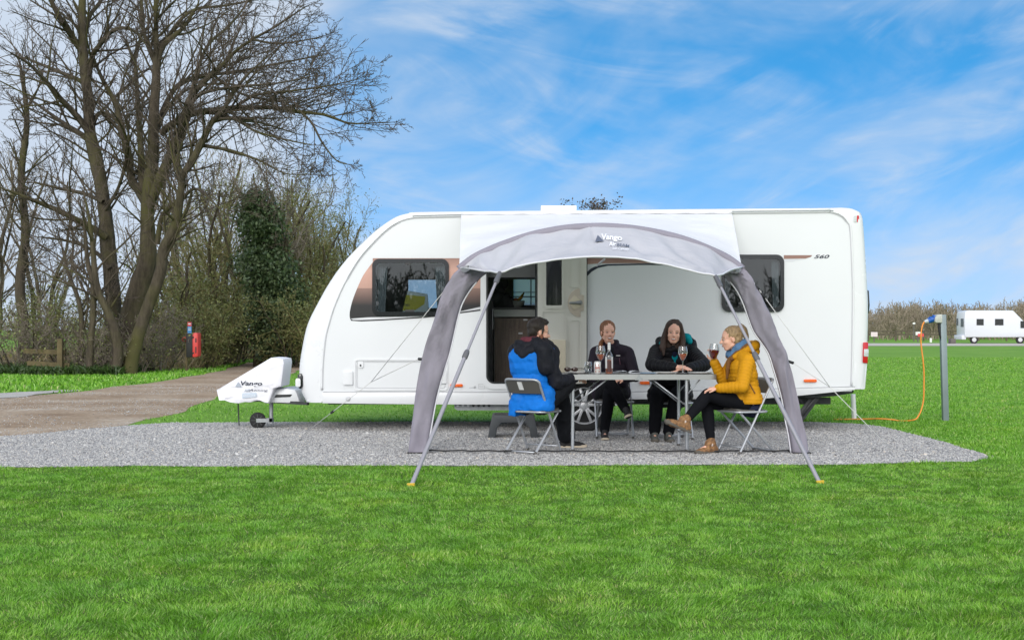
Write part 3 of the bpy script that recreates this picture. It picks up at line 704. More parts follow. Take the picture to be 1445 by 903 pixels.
mb = MB(); zf = (1205-PX0)*18.2/F; mb.tube([(zf-.012, 18.2, H+(PY0-556)*18.2/F), (zf+.005, 18.2, .0)], .032, 10); build('support_leg', mb, M['gelcoat'], CAR, smooth=True, angle=40)

# wheels
def wheel(y, s):
    wx, _, wz = c(WCX, WCY); wz = .300
    mb = MB(); mb.lathe([(.205,.02),(.215,-.004),(.25,-.012),(.285,-.004),(.300,.025),(.302,.09),(.302,.12),(.300,.16),(.285,.19),(.21,.19)], (0,0,0), 40, axis='Y')
    for k in range(40):
        a = 2*math.pi*k/40; mb.bar((.2995*math.cos(a), .03, .2995*math.sin(a)), (.2995*math.cos(a+.06), .16, .2995*math.sin(a+.06)), .012, .006, 0, (math.cos(a),0,math.sin(a)))
    mb.v = [(wx+x, y+s*yy, wz+z) for x, yy, z in mb.v]
    t = build('wheel', mb, M['rubber'], CAR, smooth=True, angle=40)
    mb = MB(); mb.lathe([(.192,.05),(.200,.012),(.208,.002),(.215,.004),(.215,.03)], (0,0,0), 40, axis='Y')
    for k in range(5):
        for d in (-.17, .17):
            a = 2*math.pi*k/5 + math.pi/2 + d*.72; a2 = 2*math.pi*k/5 + math.pi/2 + d*1.35
            p0 = Vector((.045*math.cos(a), .012, .045*math.sin(a))); p1 = Vector((.200*math.cos(a2), .022, .200*math.sin(a2)))
            mb.bar(p0, p1, .032, .030, 0, (0,1,0))
    mb.lathe([(0,-.004),(.035,-.002),(.06,.006),(.066,.03)], (0,0,0), 24, axis='Y')
    mb.v = [(wx+x, y+s*yy, wz+z) for x, yy, z in mb.v]
    build('rim', mb, M['alloy'], t, bevel=.003)
    mb = MB(); mb.lathe([(0,.055),(.20,.055)], (0,0,0), 30, axis='Y')
    for k in range(5):
        a = 2*math.pi*k/5+1.2; mb.lathe([(0,.002),(.009,.003),(.010,.02)], (.085*math.cos(a), 0, .085*math.sin(a)), 8, axis='Y')
    mb.v = [(wx+x, y+s*yy, wz+z) for x, yy, z in mb.v]
    build('brake_drum', mb, M['black'], t)
wheel(CY+.06, 1); wheel(CY+2.24, -1)

# drawbar fairing, jockey wheel
AY = 16.75
def a_(px, py, off=0): q_ = W(px, py, AY); return (q_[0], AY-off, q_[2])
mb = MB(); mb.prism([(385,566.5),(394,547.5),(409,547),(421,549),(424,556),(428,567.5)], lambda x, y: a_(x, y, .24), lambda x, y: a_(x, y, -.5)); dr = build('drawbar_cover', mb, M['gelcoat'], CAR, bevel=.018)
mb = MB(); mb.prism([(392,559.5),(394,555.5),(417,555),(414,558.5)], lambda x, y: a_(x, y, .246), lambda x, y: a_(x, y, .235)); build('grip_slot', mb, M['black'], dr)
mb = MB(); mb.bar(a_(330,564), a_(386,564), .08, .04); mb.bar(a_(386,565.5,.12), a_(440,567.5,.30), .05, .035); mb.bar(a_(386,565.5,-.3), a_(440,567.5,-.7), .05, .035); build('drawbar', mb, M['chassis'], CAR)
JY = 16.62
def j_(px, py, off=0): q_ = W(px, py, JY); return (q_[0], JY-off, q_[2])
mb = MB(); jc = j_(364, 0); jr = .098; jz = jr
mb.lathe([(.03,-.03),(.082,-.032),(.095,-.022),(.098,0),(.095,.022),(.082,.032),(.03,.03)], (jc[0], JY, jz), 28, axis='Y')
jw = build('jockey_wheel', mb, M['rubber'], CAR, smooth=True, angle=40)
mb = MB()
for k in range(8):
    a = 2*math.pi*k/8; mb.bar((jc[0]+.02*math.cos(a), JY-.032, jz+.02*math.sin(a)), (jc[0]+.075*math.cos(a), JY-.032, jz+.075*math.sin(a)), .012, .012, 0, (0,1,0))
build('wheel_spoke', mb, M['chassis'], jw)
mb = MB(); px1 = j_(381.5,0)[0]
mb.bar((jc[0]-.01, JY-.05, jz), (px1+.03, JY-.05, jz+.005), .045, .012, 0, (0,1,0)); mb.bar((jc[0]-.01, JY+.05, jz), (px1+.03, JY+.05, jz+.005), .045, .012, 0, (0,1,0)); mb.box((px1-.005, JY-.056, jz-.03), (px1+.03, JY+.056, jz+.03))
mb.tube([(px1+.01, JY, jz), (px1+.012, JY, .36)], .024, 12); build('jockey_post', mb, M['galv'], jw, smooth=True, angle=40)
mb = MB(); q_ = j_(331, 566); mb.tube([(q_[0], JY+.2, .34), (q_[0]+.015, JY+.2, .02)], .008, 6); mb.tube([(q_[0], JY+.2, .34), (q_[0]+.1, JY+.18, .31), (px1, JY, .335)], .006, 5); build('hitch_cable', mb, M['chassis'], CAR)

# hitch cover: a thing of its own
M['pvc'] = pm('white_pvc_cover', (.80,.80,.84), .45, bmp=.25, bscale=9, bd=.02)
HC = [(307.4,550),(311,564.5),(319,564),(328,567),(340,568),(350,566),(358,566.5),(366,564),(373,564),(381,567),(386,567.5),(390,556),(393,547),(403,543.8),(407,511),(406,505.8),(397,504.2),(388.4,504),(350,526)]
HCY = 16.70
def h_(px, py, off): q_ = W(px, py, HCY); return (q_[0], HCY-off, q_[2])
lp = dense(HC, 3.0)
mb = MB(); n = len(lp); rows = []
cx, cy = 365, 545
def halfw(x): return .08 + .24*min(1, max(0, (x-306)/80))
for s_ in (-1.0, -.97, -.8, -.4, 0, .4, .8, .97, 1.0):
    k = {1.0:.93, .97:.985}.get(abs(s_), 1)
    row = []
    for (x, y) in lp:
        xx, yy = cx+(x-cx)*k, cy+(y-cy)*k; q_ = h_(xx, yy, -s_*halfw(x)); row.append(q_)
    rows.append(row)
mb.grid(rows, closed=True)
for sg in (-1, 1):
    caps = [rows[0] if sg < 0 else rows[-1]]
    for k in (.86, .72, .56, .40, .24, .10, .01):
        row = []
        for (x, y) in lp:
            xx, yy = cx+(x-cx)*k*.93, cy+(y-cy)*k*.93; q_ = h_(xx, yy, -sg*(halfw(xx)+.004+.030*noise.noise((xx*.07, yy*.11, sg*3.1))*(1-k) + .012*noise.noise((xx*.22, yy*.09, sg)))); row.append(q_)
        caps.append(row)
    mb.grid(caps, closed=True)
hc = build('hitch_cover', mb, M['pvc'], None, loc=(W(360,0,HCY)[0], HCY, .30), smooth=True, angle=50)
tag(hc, 'white wedge-shaped fabric cover over the caravan drawbar, printed with a dark logo', 'cover')
M['print_blue'] = pm('pale_blue_print', (.50,.58,.66), .5)
M['print_grey'] = pm('grey_print', (.36,.40,.46), .5)
fnH = lambda x, y: h_(x, y, halfw(x)*1.0+.024)
mb = MB(); put_text(mb, 'Vango', 344.5, 544.3, 7.8, 0, .2, .018, 32, fnH, 0); put_text(mb, 'Awning', 357, 551.5, 4.2, 0, .3, 0, 28, fnH, 0); put_text(mb, 'AIR', 349.5, 551.5, 4.2, 0, .3, .01, 9, fnH, 1)
mb.add([fnH(336.5,544.5), fnH(341,537.5), fnH(346,544.5)], [(0,1,2)], 1)
mb.poly([[(346.8,553.5),(368,552.5),(368,558.5),(346.8,560.6)]], lambda x, y: h_(x, y, halfw(x)+.021), 2)
put_text(mb, 'VANGO.CO.UK', 348.2, 558.3, 3.2, 0, .1, .0, 18.5, lambda x, y: h_(x, y, halfw(x)+.025), 3)
build('logo', mb, [M['navy'], M['print_grey'], M['print_blue'], M['pvc']], hc)

# things inside the caravan
M['plush'] = pm('grey_plush', (.10,.10,.105), .9, bmp=.4, bscale=80)
def ellv(mb, cc, rr, n=14, mi=0):
    prof = [(math.sin(a), -math.cos(a)) for a in np.linspace(0, math.pi, 10)]
    t = MB(); t.lathe([(r_, z) for r_, z in prof], (0,0,0), n); mb.add([(cc[0]+x*rr[0], cc[1]+y*rr[1], cc[2]+z*rr[2]) for x, y, z in t.v], t.f, mi)
CT = kz(434); KT = KY+.25
mb = MB(); kp = lambda px: (px-PX0)*KT/F
for (x, z, r_) in ((703,CT+.10,.10),(712,CT+.08,.09),(720,CT+.06,.07)): ellv(mb, (kp(x), KT, z), (r_, r_*.8, r_*1.1))
ellv(mb, (kp(703), KT, CT+.29), (.075,.07,.085)); ellv(mb, (kp(712), KT, CT+.31), (.05,.06,.075)); ellv(mb, (kp(706), KT, CT+.22), (.06,.06,.06))
tag(build('soft_bag', mb, M['plush'], None, loc=(kp(710), KT, CT), smooth=True), 'dark grey soft bag heaped on the kitchen worktop inside the caravan doorway', 'bag')
mb = MB(); mb.lathe([(.0,0),(.05,.0),(.08,.05),(.085,.09),(.078,.085),(.05,.02)], (kp(731), KT, CT), 18)
bw = build('fruit_bowl', mb, M['counter'], None, loc=(kp(731), KT, CT), smooth=True); tag(bw, 'grey bowl with yellow and orange fruit on the worktop inside the caravan doorway', 'bowl')
M['banana'] = pm('banana', (.60,.33,.03), .5); M['fruit'] = pm('fruit_orange', (.55,.16,.03), .5)
mb = MB(); mb.tube([(kp(730), KT-.02, CT+.10), (kp(735), KT-.02, CT+.12), (kp(739.5), KT-.02, CT+.19)], [.012,.02,.008], 8, 0); mb.tube([(kp(730), KT+.02, CT+.10), (kp(734), KT+.01, CT+.11), (kp(737), KT, CT+.17)], [.012,.02,.008], 8, 0); ellv(mb, (kp(728), KT, CT+.09), (.04,.04,.035), 12, 1); ellv(mb, (kp(724.5), KT, CT+.085), (.032,.03,.03), 12, 1)
build('fruit', mb, [M['banana'], M['fruit']], bw, smooth=True)
M['yellow'] = pm('van_stand_in_yellow', (.62,.52,.05), .5); M['stand_in_white'] = pm('van_stand_in_white', (.70,.74,.76), .5)
nb_ = MB(); QY = .34  # added board, stands in for the van glimpsed in the front window
def q4(px, py, o=0): q_ = W(px, py, CY+QY); return (q_[0], CY+QY-o, q_[2])
nb_.prism([(566,447),(575,410),(603,415),(606,447)], lambda x, y: q4(x, y, .0), lambda x, y: q4(x, y, -.05))
nbo = build('board', nb_, M['stand_in_white'], None, loc=q4(585,447,-.02), bevel=.01); tag(nbo, 'made-up white board standing in for a van with yellow panel behind the window', 'board')
mb = MB(); mb.prism([(568,438.5),(573.5,416),(600,418.5),(599,429),(586,437.5)], lambda x, y: q4(x, y, .006), lambda x, y: q4(x, y, .001)); put_text(mb, 'nes', 570.5, 432, 3.2, 0, 0, 0, 7.5, lambda x, y: q4(x, y, .009), 1); build('yellow_panel', mb, [M['yellow'], M['navy']], nbo)

# doorstep
M['step'] = pm('grey_step_plastic', (.055,.062,.068), .6, bmp=.2, bscale=150)
SY = 15.25
def s_(px, py): q_ = W(px, py, SY); return (q_[0], q_[2])
x0, x1 = s_(688.5,0)[0], s_(760,0)[0]
pr = [(x0,0),(x0+.085,0),(x0+.105,.12),(x0+.15,.17),(x1-.15,.17),(x1-.105,.12),(x1-.085,0),(x1,0),(x1-.05,.255),(x0+.05,.255)]
mb = MB(); mb.prism(pr, lambda x, z: (x, SY-.17, z), lambda x, z: (x, SY+.2, z))
st = build('doorstep', mb, M['step'], None, loc=((x0+x1)/2, SY, 0), bevel=.008); tag(st, 'dark grey plastic step with arched legs below the caravan doorway', 'step')
mb = MB()
for k in range(9): mb.box((x0+.07, SY-.15+k*.04, .2555), (x1-.07, SY-.135+k*.04, .260))
build('tread', mb, M['black'], st)
# ------------------------------------------------------------------ awning
AW = 13.23
def fabric(name, c_, rough=.75, trans=.18):
    m, nt, b = nodes_of(name); b.inputs['Roughness'].default_value = rough; b.inputs['Specular IOR Level'].default_value = .25
    t = noise_node(nt, 1.6, 5, .6); r1 = ramp(nt, t.outputs['Fac'], [(.3, tuple(x*.93 for x in c_)), (.7, tuple(min(1,x*1.05) for x in c_))])
    nt.links.new(r1.outputs['Color'], b.inputs['Base Color'])
    mp = nt.nodes.new('ShaderNodeMapping'); tcx = nt.nodes.new('ShaderNodeTexCoord'); nt.links.new(tcx.outputs['Object'], mp.inputs['Vector']); mp.inputs['Scale'].default_value = (1.0, 1.0, .55); mp.inputs['Rotation'].default_value = (0, R(35), 0)
    t2 = noise_node(nt, 4.0, 2, .5, vec=mp.outputs[0], dist=.5); t3 = noise_node(nt, 22, 2, .5)
    ad = nt.nodes.new('ShaderNodeMath'); ad.operation = 'MULTIPLY_ADD'; ad.inputs[1].default_value = .16; nt.links.new(t3.outputs['Fac'], ad.inputs[0]); nt.links.new(t2.outputs['Fac'], ad.inputs[2])
    bump(nt, b, ad.outputs[0], .42, .05)
    tr = nt.nodes.new('ShaderNodeBsdfTranslucent'); nt.links.new(r1.outputs['Color'], tr.inputs['Color']); mx = nt.nodes.new('ShaderNodeMixShader'); mx.inputs[0].default_value = trans
    nt.links.new(b.outputs[0], mx.inputs[1]); nt.links.new(tr.outputs[0], mx.inputs[2]); nt.links.new(mx.outputs[0], nt.nodes['Material Output'].inputs['Surface'])
    return m
M['canopy'] = fabric('canopy_pale', (.90,.90,.92), .75, .28); M['visor'] = fabric('visor_grey', (.55,.55,.59), .75, .22); M['sleeve'] = fabric('sleeve_purple_grey', (.255,.24,.285), .7, .05)
M['pole'] = pm('pole_grey', (.30,.29,.32), .45, .25); M['pole_dark'] = pm('pole_joint', (.10,.10,.11), .5); M['piping'] = pm('pale_piping', (.62,.62,.66), .6); M['guy'] = pm('guy_line', (.62,.62,.60), .7)
M['strap'] = pm('black_strap', (.02,.02,.022), .7); M['pegyellow'] = pm('yellow_peg', (.55,.38,.03), .45)
AR = (W(845,0,AW)[0], AW, 0)
AWN = tag(empty('awning', AR), 'grey and white inflatable sun canopy awning attached to the caravan roof rail', 'awning')
arch_px = [(648,378),(668,362.5),(690,351.5),(715,341.5),(745,331.5),(775,324.5),(805,320),(835,318.3),(862,318.5),(895,321.5),(930,327.5),(965,336.5),(1000,350),(1027,363),(1047,378)]
AP = [W(p[0], p[1], AW) for p in crom(arch_px, 5)]
NA = len(AP)
rail = [W(651+(1033-651)*i/(NA-1), 303.2-1.6*(i/(NA-1)), 15.97) for i in range(NA)]
# roof: from the caravan rail out to the arch
rows = []; NR = 16
for j in range(NR+1):
    s_ = j/NR; row = []
    for i in range(NA):
        u = i/(NA-1); a = Vector(rail[i]); b_ = Vector(AP[i]); p = a.lerp(b_, s_)
        sag = -.05*math.sin(math.pi*s_)*math.sin(math.pi*u)**.5
        wr = .022*noise.noise((u*9, s_*3, 2.2))*math.sin(math.pi*min(1, s_*1.0))
        rk = .010*math.sin(u*70+3*noise.noise((u*9,0,0)))*max(0, 1-s_*6)
        row.append((p.x, p.y - (rk if j else .0), p.z + sag + wr))
    rows.append(row)
mb = MB(); mb.grid(rows); build('roof_panel', mb, M['canopy'], AWN, smooth=True)
mb = MB(); mb.tube([(p[0], p[1]-.012, p[2]+.012+.003*math.sin(i*.9)) for i, p in enumerate(rail)], .014, 6); build('rail_bead', mb, M['canopy'], AWN, smooth=True)
# arch beam sleeve
mb = MB(); mb.tube([(p[0], p[1], p[2]-.02) for p in AP], .045, 10); build('arch_beam', mb, M['sleeve'], AWN, smooth=True)
# visor
VY = 12.15
low_px = [(648,378.5),(660,376.5),(680,380),(700,384.2),(706,384.5),(724,379.5),(750,373.5),(780,367.8),(810,364),(840,362.2),(870,362.8),(900,365.5),(935,371),(970,378.5),(1000,387),(1010,390),(1016,388.5),(1030,383),(1047,378.5)]
low_t = [0,.02,.055,.10,.115,.165,.24,.32,.405,.49,.565,.64,.72,.795,.865,.89,.905,.95,1]
def low(u):
    for k in range(len(low_t)-1):
        if low_t[k] <= u <= low_t[k+1]:
            f = (u-low_t[k])/(low_t[k+1]-low_t[k]); a, b_ = low_px[k], low_px[k+1]
            px = a[0]+(b_[0]-a[0])*f; py = a[1]+(b_[1]-a[1])*f; break
    e = min(1, min(u/.115, (1-u)/.11)); Y = AW - (AW-VY)*(max(0, e)**.8)
    return Vector(W(px, py, Y))
rows = []; NV = 14; US = np.linspace(0, 1, 121)
def arch_at(u):
    f = u*(NA-1); i = min(int(f), NA-2); return Vector(AP[i]).lerp(Vector(AP[i+1]), f-i)
def visor_pt(u, s_):
    a = arch_at(u); b_ = low(u); p = a.lerp(b_, s_)
    sag = .035*math.sin(math.pi*s_)
    fold = 0
    for (u0, sg) in ((.11, 1), (.89, -1)):
        d = (u-u0); an = math.atan2(1.02-s_, d*2.6); rr = math.hypot(1.02-s_, d*2.6)
        fold += .048*math.sin(an*12)*math.exp(-rr*1.6)*min(1, rr*3)
    fold += .055*math.sin(u*58+s_*(7 if u < .5 else -7))*(.25+.75*math.sin(math.pi*s_))*noise.noise((u*5, s_*.6, 3.3)) + .050*noise.noise((u*17+s_*(2.5 if u < .5 else -2.5), s_*1.1, .5))*math.sin(math.pi*s_)
    fold *= 1-.97*math.exp(-((u-.565)/.075)**4)
    return p + Vector((0, -fold, -sag + fold*.6))
for j in range(NV+1):
    rows.append([tuple(visor_pt(u, j/NV)) for u in US])
mb = MB(); mb.grid(rows); vis = build('visor', mb, M['visor'], AWN, smooth=True)
mb = MB(); mb.tube([rows[-1][i] for i in range(0, 121, 2)], .009, 6); build('hem', mb, M['piping'], vis, smooth=True)
# logo on the visor, drawn in (u, s) of the fabric
def vfn(dx, dy):                                    # metres right / up of the logo's centre
    u = .553 + dx/3.3; s_ = .50 - dy/.62
    p = visor_pt(u, s_); q_ = visor_pt(u+.004, s_); r_ = visor_pt(u, s_+.02); n_ = (q_-p).cross(r_-p).normalized()
    if n_.y > 0: n_ = -n_
    return tuple(p + n_*.012)
M['white_print'] = pm('white_print', (.85,.85,.87), .6); M['dark_print'] = pm('dark_print', (.10,.11,.15), .6)
mb = MB()
def vt(body, x, y, h, w_, shear=.2, off=0., mi=0):
    put_text(mb, body, 0, 0, h, 0, shear, off, w_, lambda a, b_: vfn(x + a, y - b_), mi)
vt('Vango', -.075, .035, .125, .230, .2, .03); vt('Air', -.01, -.055, .085, .085, .35, .03); vt('BEAM', .08, -.055, .065, .14, .35, .01, 1); vt('Sun Canopy', .02, -.155, .085, .19, .35, .005)
mb.add([vfn(-.165,.04), vfn(-.118,.150), vfn(-.06,.04)], [(0,1,2)], 1); mb.add([vfn(-.138,.10), vfn(-.118,.152), vfn(-.090,.10)], [(0,1,2)], 0)
build('logo', mb, [M['white_print'], M['dark_print']], vis)
# leg sleeves: (row, left edge, right edge)
LL = [(639,576.5,603.5),(620,578.5,606),(600,581,609.5),(580,583.5,613),(560,586,617),(540,589,622),(520,592.5,628),(505,596,633),(490,600,637),(470,606.5,641.5),(450,613,646),(430,618.5,652),(412,625,662),(398,633,673),(387,641,685),(379,648,697)]
RL = [(640,1116,1140.5),(615,1112.5,1136.5),(590,1107.5,1130),(570,1104.5,1125.5),(545,1098.5,1120.5),(520,1091,1114.5),(500,1084.5,1109),(485,1075,1102),(468,1063,1095),(450,1056,1087.5),(430,1049,1079.5),(412,1040.5,1070.5),(398,1030,1062),(387,1018,1055),(378,1006,1047)]
def leg(rows_px, side):
    rows = []
    rr = crom(rows_px, 3); n = len(rr); zprev = None
    for k, (y, a, b_) in enumerate(rr):
        t = k/(n-1); pl = Vector(W(a, y, AW)); pr = Vector(W(b_, y, AW)); pl.z = max(pl.z, .006); pr.z = max(pr.z, .006)
        cc = (pl+pr)/2; hw = (pr-pl)/2; row = []
        dpt = .10*(1-.5*max(0, t-.85)/.15)
        for i in range(28):
            an = 2*math.pi*i/28; ca, sa = math.cos(an), math.sin(an)
            sq = 1/max(abs(ca), abs(sa))**.9
            w_ = 0.020*noise.noise((ca*1.6+side*5, t*7, sa*1.6)) + 0.034*noise.noise((ca*.8+side*3, t*17-side*ca*3.2, sa))*(.35+1.6*max(0,t-.30))
            w_ *= 1 if k not in (0,) else .3
            row.append(tuple(cc + hw*max(-1, min(1, ca*sq)) + Vector((0, dpt*max(-1, min(1, sa*sq))*(1-.25*abs(ca)) - w_*2.2*(sa < 0) + w_*(sa >= 0), w_*.3))))
        rows.append(row)
    mb = MB(); mb.grid(rows, closed=True); mb.add(rows[0], [tuple(range(28))]); mb.add(rows[-1], [tuple(range(28))])
    o = build('leg_sleeve', mb, M['sleeve'], AWN, smooth=True)
    e = [(W(b_ if side < 0 else a, y, AW-.085)) for (y, a, b_) in rr[:-6]]
    mb = MB(); mb.tube([(p[0], p[1], max(.012, p[2])) for p in e], .007, 5); build('piping', mb, M['piping'], o, smooth=True)
    mb = MB(); q0 = rows[0]; mb.box((min(p[0] for p in q0)-.005, AW-.11, 0), (max(p[0] for p in q0)+.005, AW+.11, .022)); build('foot', mb, M['strap'], o)
leg(LL, -1); leg(RL, 1)
# ground strap between the feet
mb = MB(); pts = [(W(600,0,AW)[0] + k*(W(1118,0,AW)[0]-W(600,0,AW)[0])/40, AW+.02-.06*math.sin(k/40*3.1)-.02*k/40, .030+.004*math.sin(k*2.1)) for k in range(41)]
mb.tube(pts, .008, 6); build('ground_strap', mb, M['strap'], AWN, smooth=True)
# front poles
for (tp, ft, jn) in (((705,386), (580,686), .42), ((1010,391), (1157,682), .42)):
    a = Vector(W(tp[0], tp[1], VY)); yf = G(ft[1]); b_ = Vector(((ft[0]-PX0)*yf/F, yf, .0))
    mb = MB(); m1 = a.lerp(b_, jn); mb.tube([a, m1], .0125, 10); mb.tube([m1, b_], .017, 10); po = build('pole', mb, M['pole'], AWN, smooth=True, angle=40)
    d = (b_-a).normalized(); build('pole_clamp', MB().tube([m1-d*.05, m1-d*.03, m1+d*.03, m1+d*.04], [.020,.024,.024,.019], 10), M['pole_dark'], po, smooth=True, angle=40); build('pole_cap', MB().tube([a-d*.01, a+d*.08, a+d*.085, a+d*.13], [.020,.022,.025,.020], 10), M['pole_dark'], po, smooth=True, angle=40)
    mb = MB(); mb.box((b_.x-.027, b_.y-.025, .0), (b_.x+.027, b_.y+.025, .014)); mb.tube([(b_.x-.030, b_.y-.01, .018), (b_.x+.030, b_.y-.01, .020)], .008, 8); build('peg', mb, M['pegyellow'], po, bevel=.008)
# guy lines
def guy(pts, lock):
    mb = MB()
    for pl in pts: mb.tube(pl, .0036, 5)
    o = build('guy_line', mb, M['guy'], AWN, smooth=True)
    mb = MB()
    for (p, d) in lock: build('guy_runner', MB().tube([Vector(p)-Vector(d)*.03, Vector(p)+Vector(d)*.03], .014, 6), M['strap'], o, smooth=True)
    for pl in pts[:2]: build('guy_clip', MB().tube([Vector(pl[0]) + Vector((0, .0, -.02)), Vector(pl[0]) + (Vector(pl[1])-Vector(pl[0])).normalized()*.08], .015, 6), M['strap'], o, smooth=True)
yg = 15.55
gA = W(636,399,AW-.02); gB = W(596,504,AW-.02); gJ = W(523.5,539,14.3); gG = (W(428,0,yg)[0], yg, .01)
guy([[gA, gJ], [gB, gJ], [gJ, gG]], [(Vector(gJ).lerp(Vector(gG), .55), (Vector(gG)-Vector(gJ)).normalized())])
gA = W(1064,399,AW-.02); gB = W(1110,506,AW-.02); gJ = W(1171,546,13.3); yg = G(637); gG = (W(1259,0,yg)[0], yg, .01)
guy([[gA, gJ], [gB, gJ], [gJ, gG]], [(Vector(gA).lerp(Vector(gJ), .12), (Vector(gJ)-Vector(gA)).normalized())])
mb = MB(); q_ = W(842,365,15.2); mb.tube([W(853,366,14.9), W(842,375,15.7)], .012, 6); build('inner_strap', mb, M['piping'], AWN)
# ------------------------------------------------------------------ folding chairs, table and what stands on it
M['tube'] = pm('chair_tube', (.44,.46,.49), .35, .55)
M['seat'] = pm('chair_plastic', (.085,.080,.072), .5)
M['label'] = pm('white_label', (.66,.66,.66), .6)
M['table'] = pm('table_top', (.30,.30,.285), .45, var=.06, vscale=6)
M['table_edge'] = pm('table_edge', (.36,.37,.37), .4, .4)
def make_chair():
    t = empty('folding_chair', (0,0,0)); hw = .195
    mb = MB(); lp = rrect(-.185, -.12, .185, .20, .05); mb.prism(lp, lambda x, y: (x, y, .405+.012*((y/.16)**2)), lambda x, y: (x, y, .385)); build('seat', mb, M['seat'], t, bevel=.006)
    mb = MB(); lp = rrect(-.20, -.13, .20, .21, .06, 8); mb.tube([(x, y, .392) for x, y in lp] + [(lp[0][0], lp[0][1], .392)], .011, 8); build('seat_frame', mb, M['tube'], t, smooth=True)
    rows = []
    for z in np.linspace(.565, .688, 5):
        rows.append([(x, -.185 + .37*(.70-z)/.70*.98 - .030*(1-(x/.19)**2) , z) for x in np.linspace(-.188, .188, 13)])
    mb = MB(); mb.grid(rows); rows2 = [[(x, y-.010, z) for x, y, z in r_] for r_ in rows]; mb.grid(rows2)
    for a, b_ in ((rows[0], rows2[0]), (rows[-1], rows2[-1])): mb.grid([a, b_])
    mb.grid([[r_[0] for r_ in rows], [r_[0] for r_ in rows2]]); mb.grid([[r_[-1] for r_ in rows], [r_[-1] for r_ in rows2]])
    build('backrest', mb, M['seat'], t, smooth=True, angle=40)
    up = lambda s, z: (s*hw, -.185 + .375*(.70-z)/.70, z)
    for s in (-1, 1):
        mb = MB(); mb.tube([up(s, .64), up(s, .35), up(s, .012)], .0115, 8); l_ = build('leg', mb, M['tube'], t, smooth=True, angle=40)
        mb = MB(); mb.tube([up(s, .02), up(s, 0)], .015, 8); build('foot_cap', mb, M['seat'], l_, smooth=True, angle=40)
        mb = MB(); mb.tube([(s*(hw-.022), .17, .385), (s*(hw-.022), -.20, .012)], .0115, 8); l_ = build('leg', mb, M['tube'], t, smooth=True, angle=40)
        mb = MB(); mb.tube([(s*(hw-.022), -.192, .02), (s*(hw-.022), -.212, 0)], .015, 8); build('foot_cap', mb, M['seat'], l_, smooth=True, angle=40)
    mb = MB(); top = [up(-1,.64), up(-1,.675)] + [(-hw+.03, up(1,.70)[1]-.01, .697), (-.08, up(1,.70)[1]-.032, .70), (.08, up(1,.70)[1]-.032, .70), (hw-.03, up(1,.70)[1]-.01, .697), up(1,.675), up(1,.64)]
    mb.tube([tuple(p) for p in crom(top, 4)], .0115, 8); build('back_frame', mb, M['tube'], t, smooth=True)
    mb = MB(); mb.tube([(-hw+.022, -.195, .02), (hw-.022, -.195, .02)], .009, 8); build('stretcher', mb, M['tube'], t, smooth=True)
    mb = MB(); mb.tube([up(-1, .06), up(1, .06)], .008, 8); build('stretcher', mb, M['tube'], t, smooth=True)
    return t
chair0 = make_chair()
CH = {'man': ((.20, 13.30), (.60, .80)), 'w1': ((1.10, 15.15), (.03, -1)), 'w2': ((1.70, 14.93), (.10, -1)), 'w3': ((2.235, 13.34), (-.92, -.38))}
CL = {'man': 'grey folding chair with a white sticker on its backrest, under the man in blue',
      'w1': 'grey folding chair behind the table under the red-haired woman',
      'w2': 'grey folding chair behind the table under the dark-haired woman in black',
      'w3': 'grey folding chair at the right end, under the woman in the yellow jacket'}
chairs = {}
for i, (k, ((x, y), (fx, fy))) in enumerate(CH.items()):
    o = chair0 if i == 0 else copy_tree(chair0)
    o.location = (x, y, .008); o.rotation_euler = (0, 0, math.atan2(fy, fx) - math.pi/2); chairs[k] = o
    tag(o, CL[k], 'chair', 'folding chairs around the camping table')
mb = MB(); mb.add([(-.028, -.151+.0, .675), (.028, -.151, .675), (.028, -.130, .60), (-.028, -.130, .60)], [(0,1,2,3)])
V_ = [(-.026,-.2165,.676),(.026,-.2165,.676),(.030,-.1765,.60),(-.022,-.1765,.60)]
mb = MB(); mb.prism([(-.03,.60),(.022,.60),(.020,.676),(-.032,.676)], lambda x, z: (x, -.185+.3626*(.70-z)/.70-.030-.014, z), lambda x, z: (x, -.185+.3626*(.70-z)/.70-.030-.008, z))
o = mesh_obj('sticker', mb.v, mb.f, M['label'], None, (0,0,0), mb.m, False); o.parent = chairs['man']; WL[o.name] = (0,0,0)

TZ = .745; TX0, TX1, TY0, TY1 = .285, 1.965, 13.35, 14.07
tb = tag(empty('camping_table', ((TX0+TX1)/2, (TY0+TY1)/2, 0)), 'long grey folding table with thin metal legs set with glasses and a wine bottle', 'table')
mb = MB(); mb.prism(rrect(TX0+.012, TY0+.012, TX1-.012, TY1-.012, .045), lambda x, y: (x, y, TZ), lambda x, y: (x, y, TZ-.03)); build('tabletop', mb, M['table'], tb, bevel=.003)
o_, i_ = rrect(TX0, TY0, TX1, TY1, .055), rrect(TX0+.014, TY0+.014, TX1-.014, TY1-.014, .043)
mb = MB(); mb.grid([[(x,y,TZ+.001) for x,y in i_], [(x,y,TZ+.002) for x,y in o_], [(x,y,TZ-.048) for x,y in o_], [(x,y,TZ-.048) for x,y in i_], [(x,y,TZ-.03) for x,y in i_]], closed=True); build('edge_frame', mb, M['table_edge'], tb, smooth=True, angle=40)
LX0, LX1 = .585, 1.675
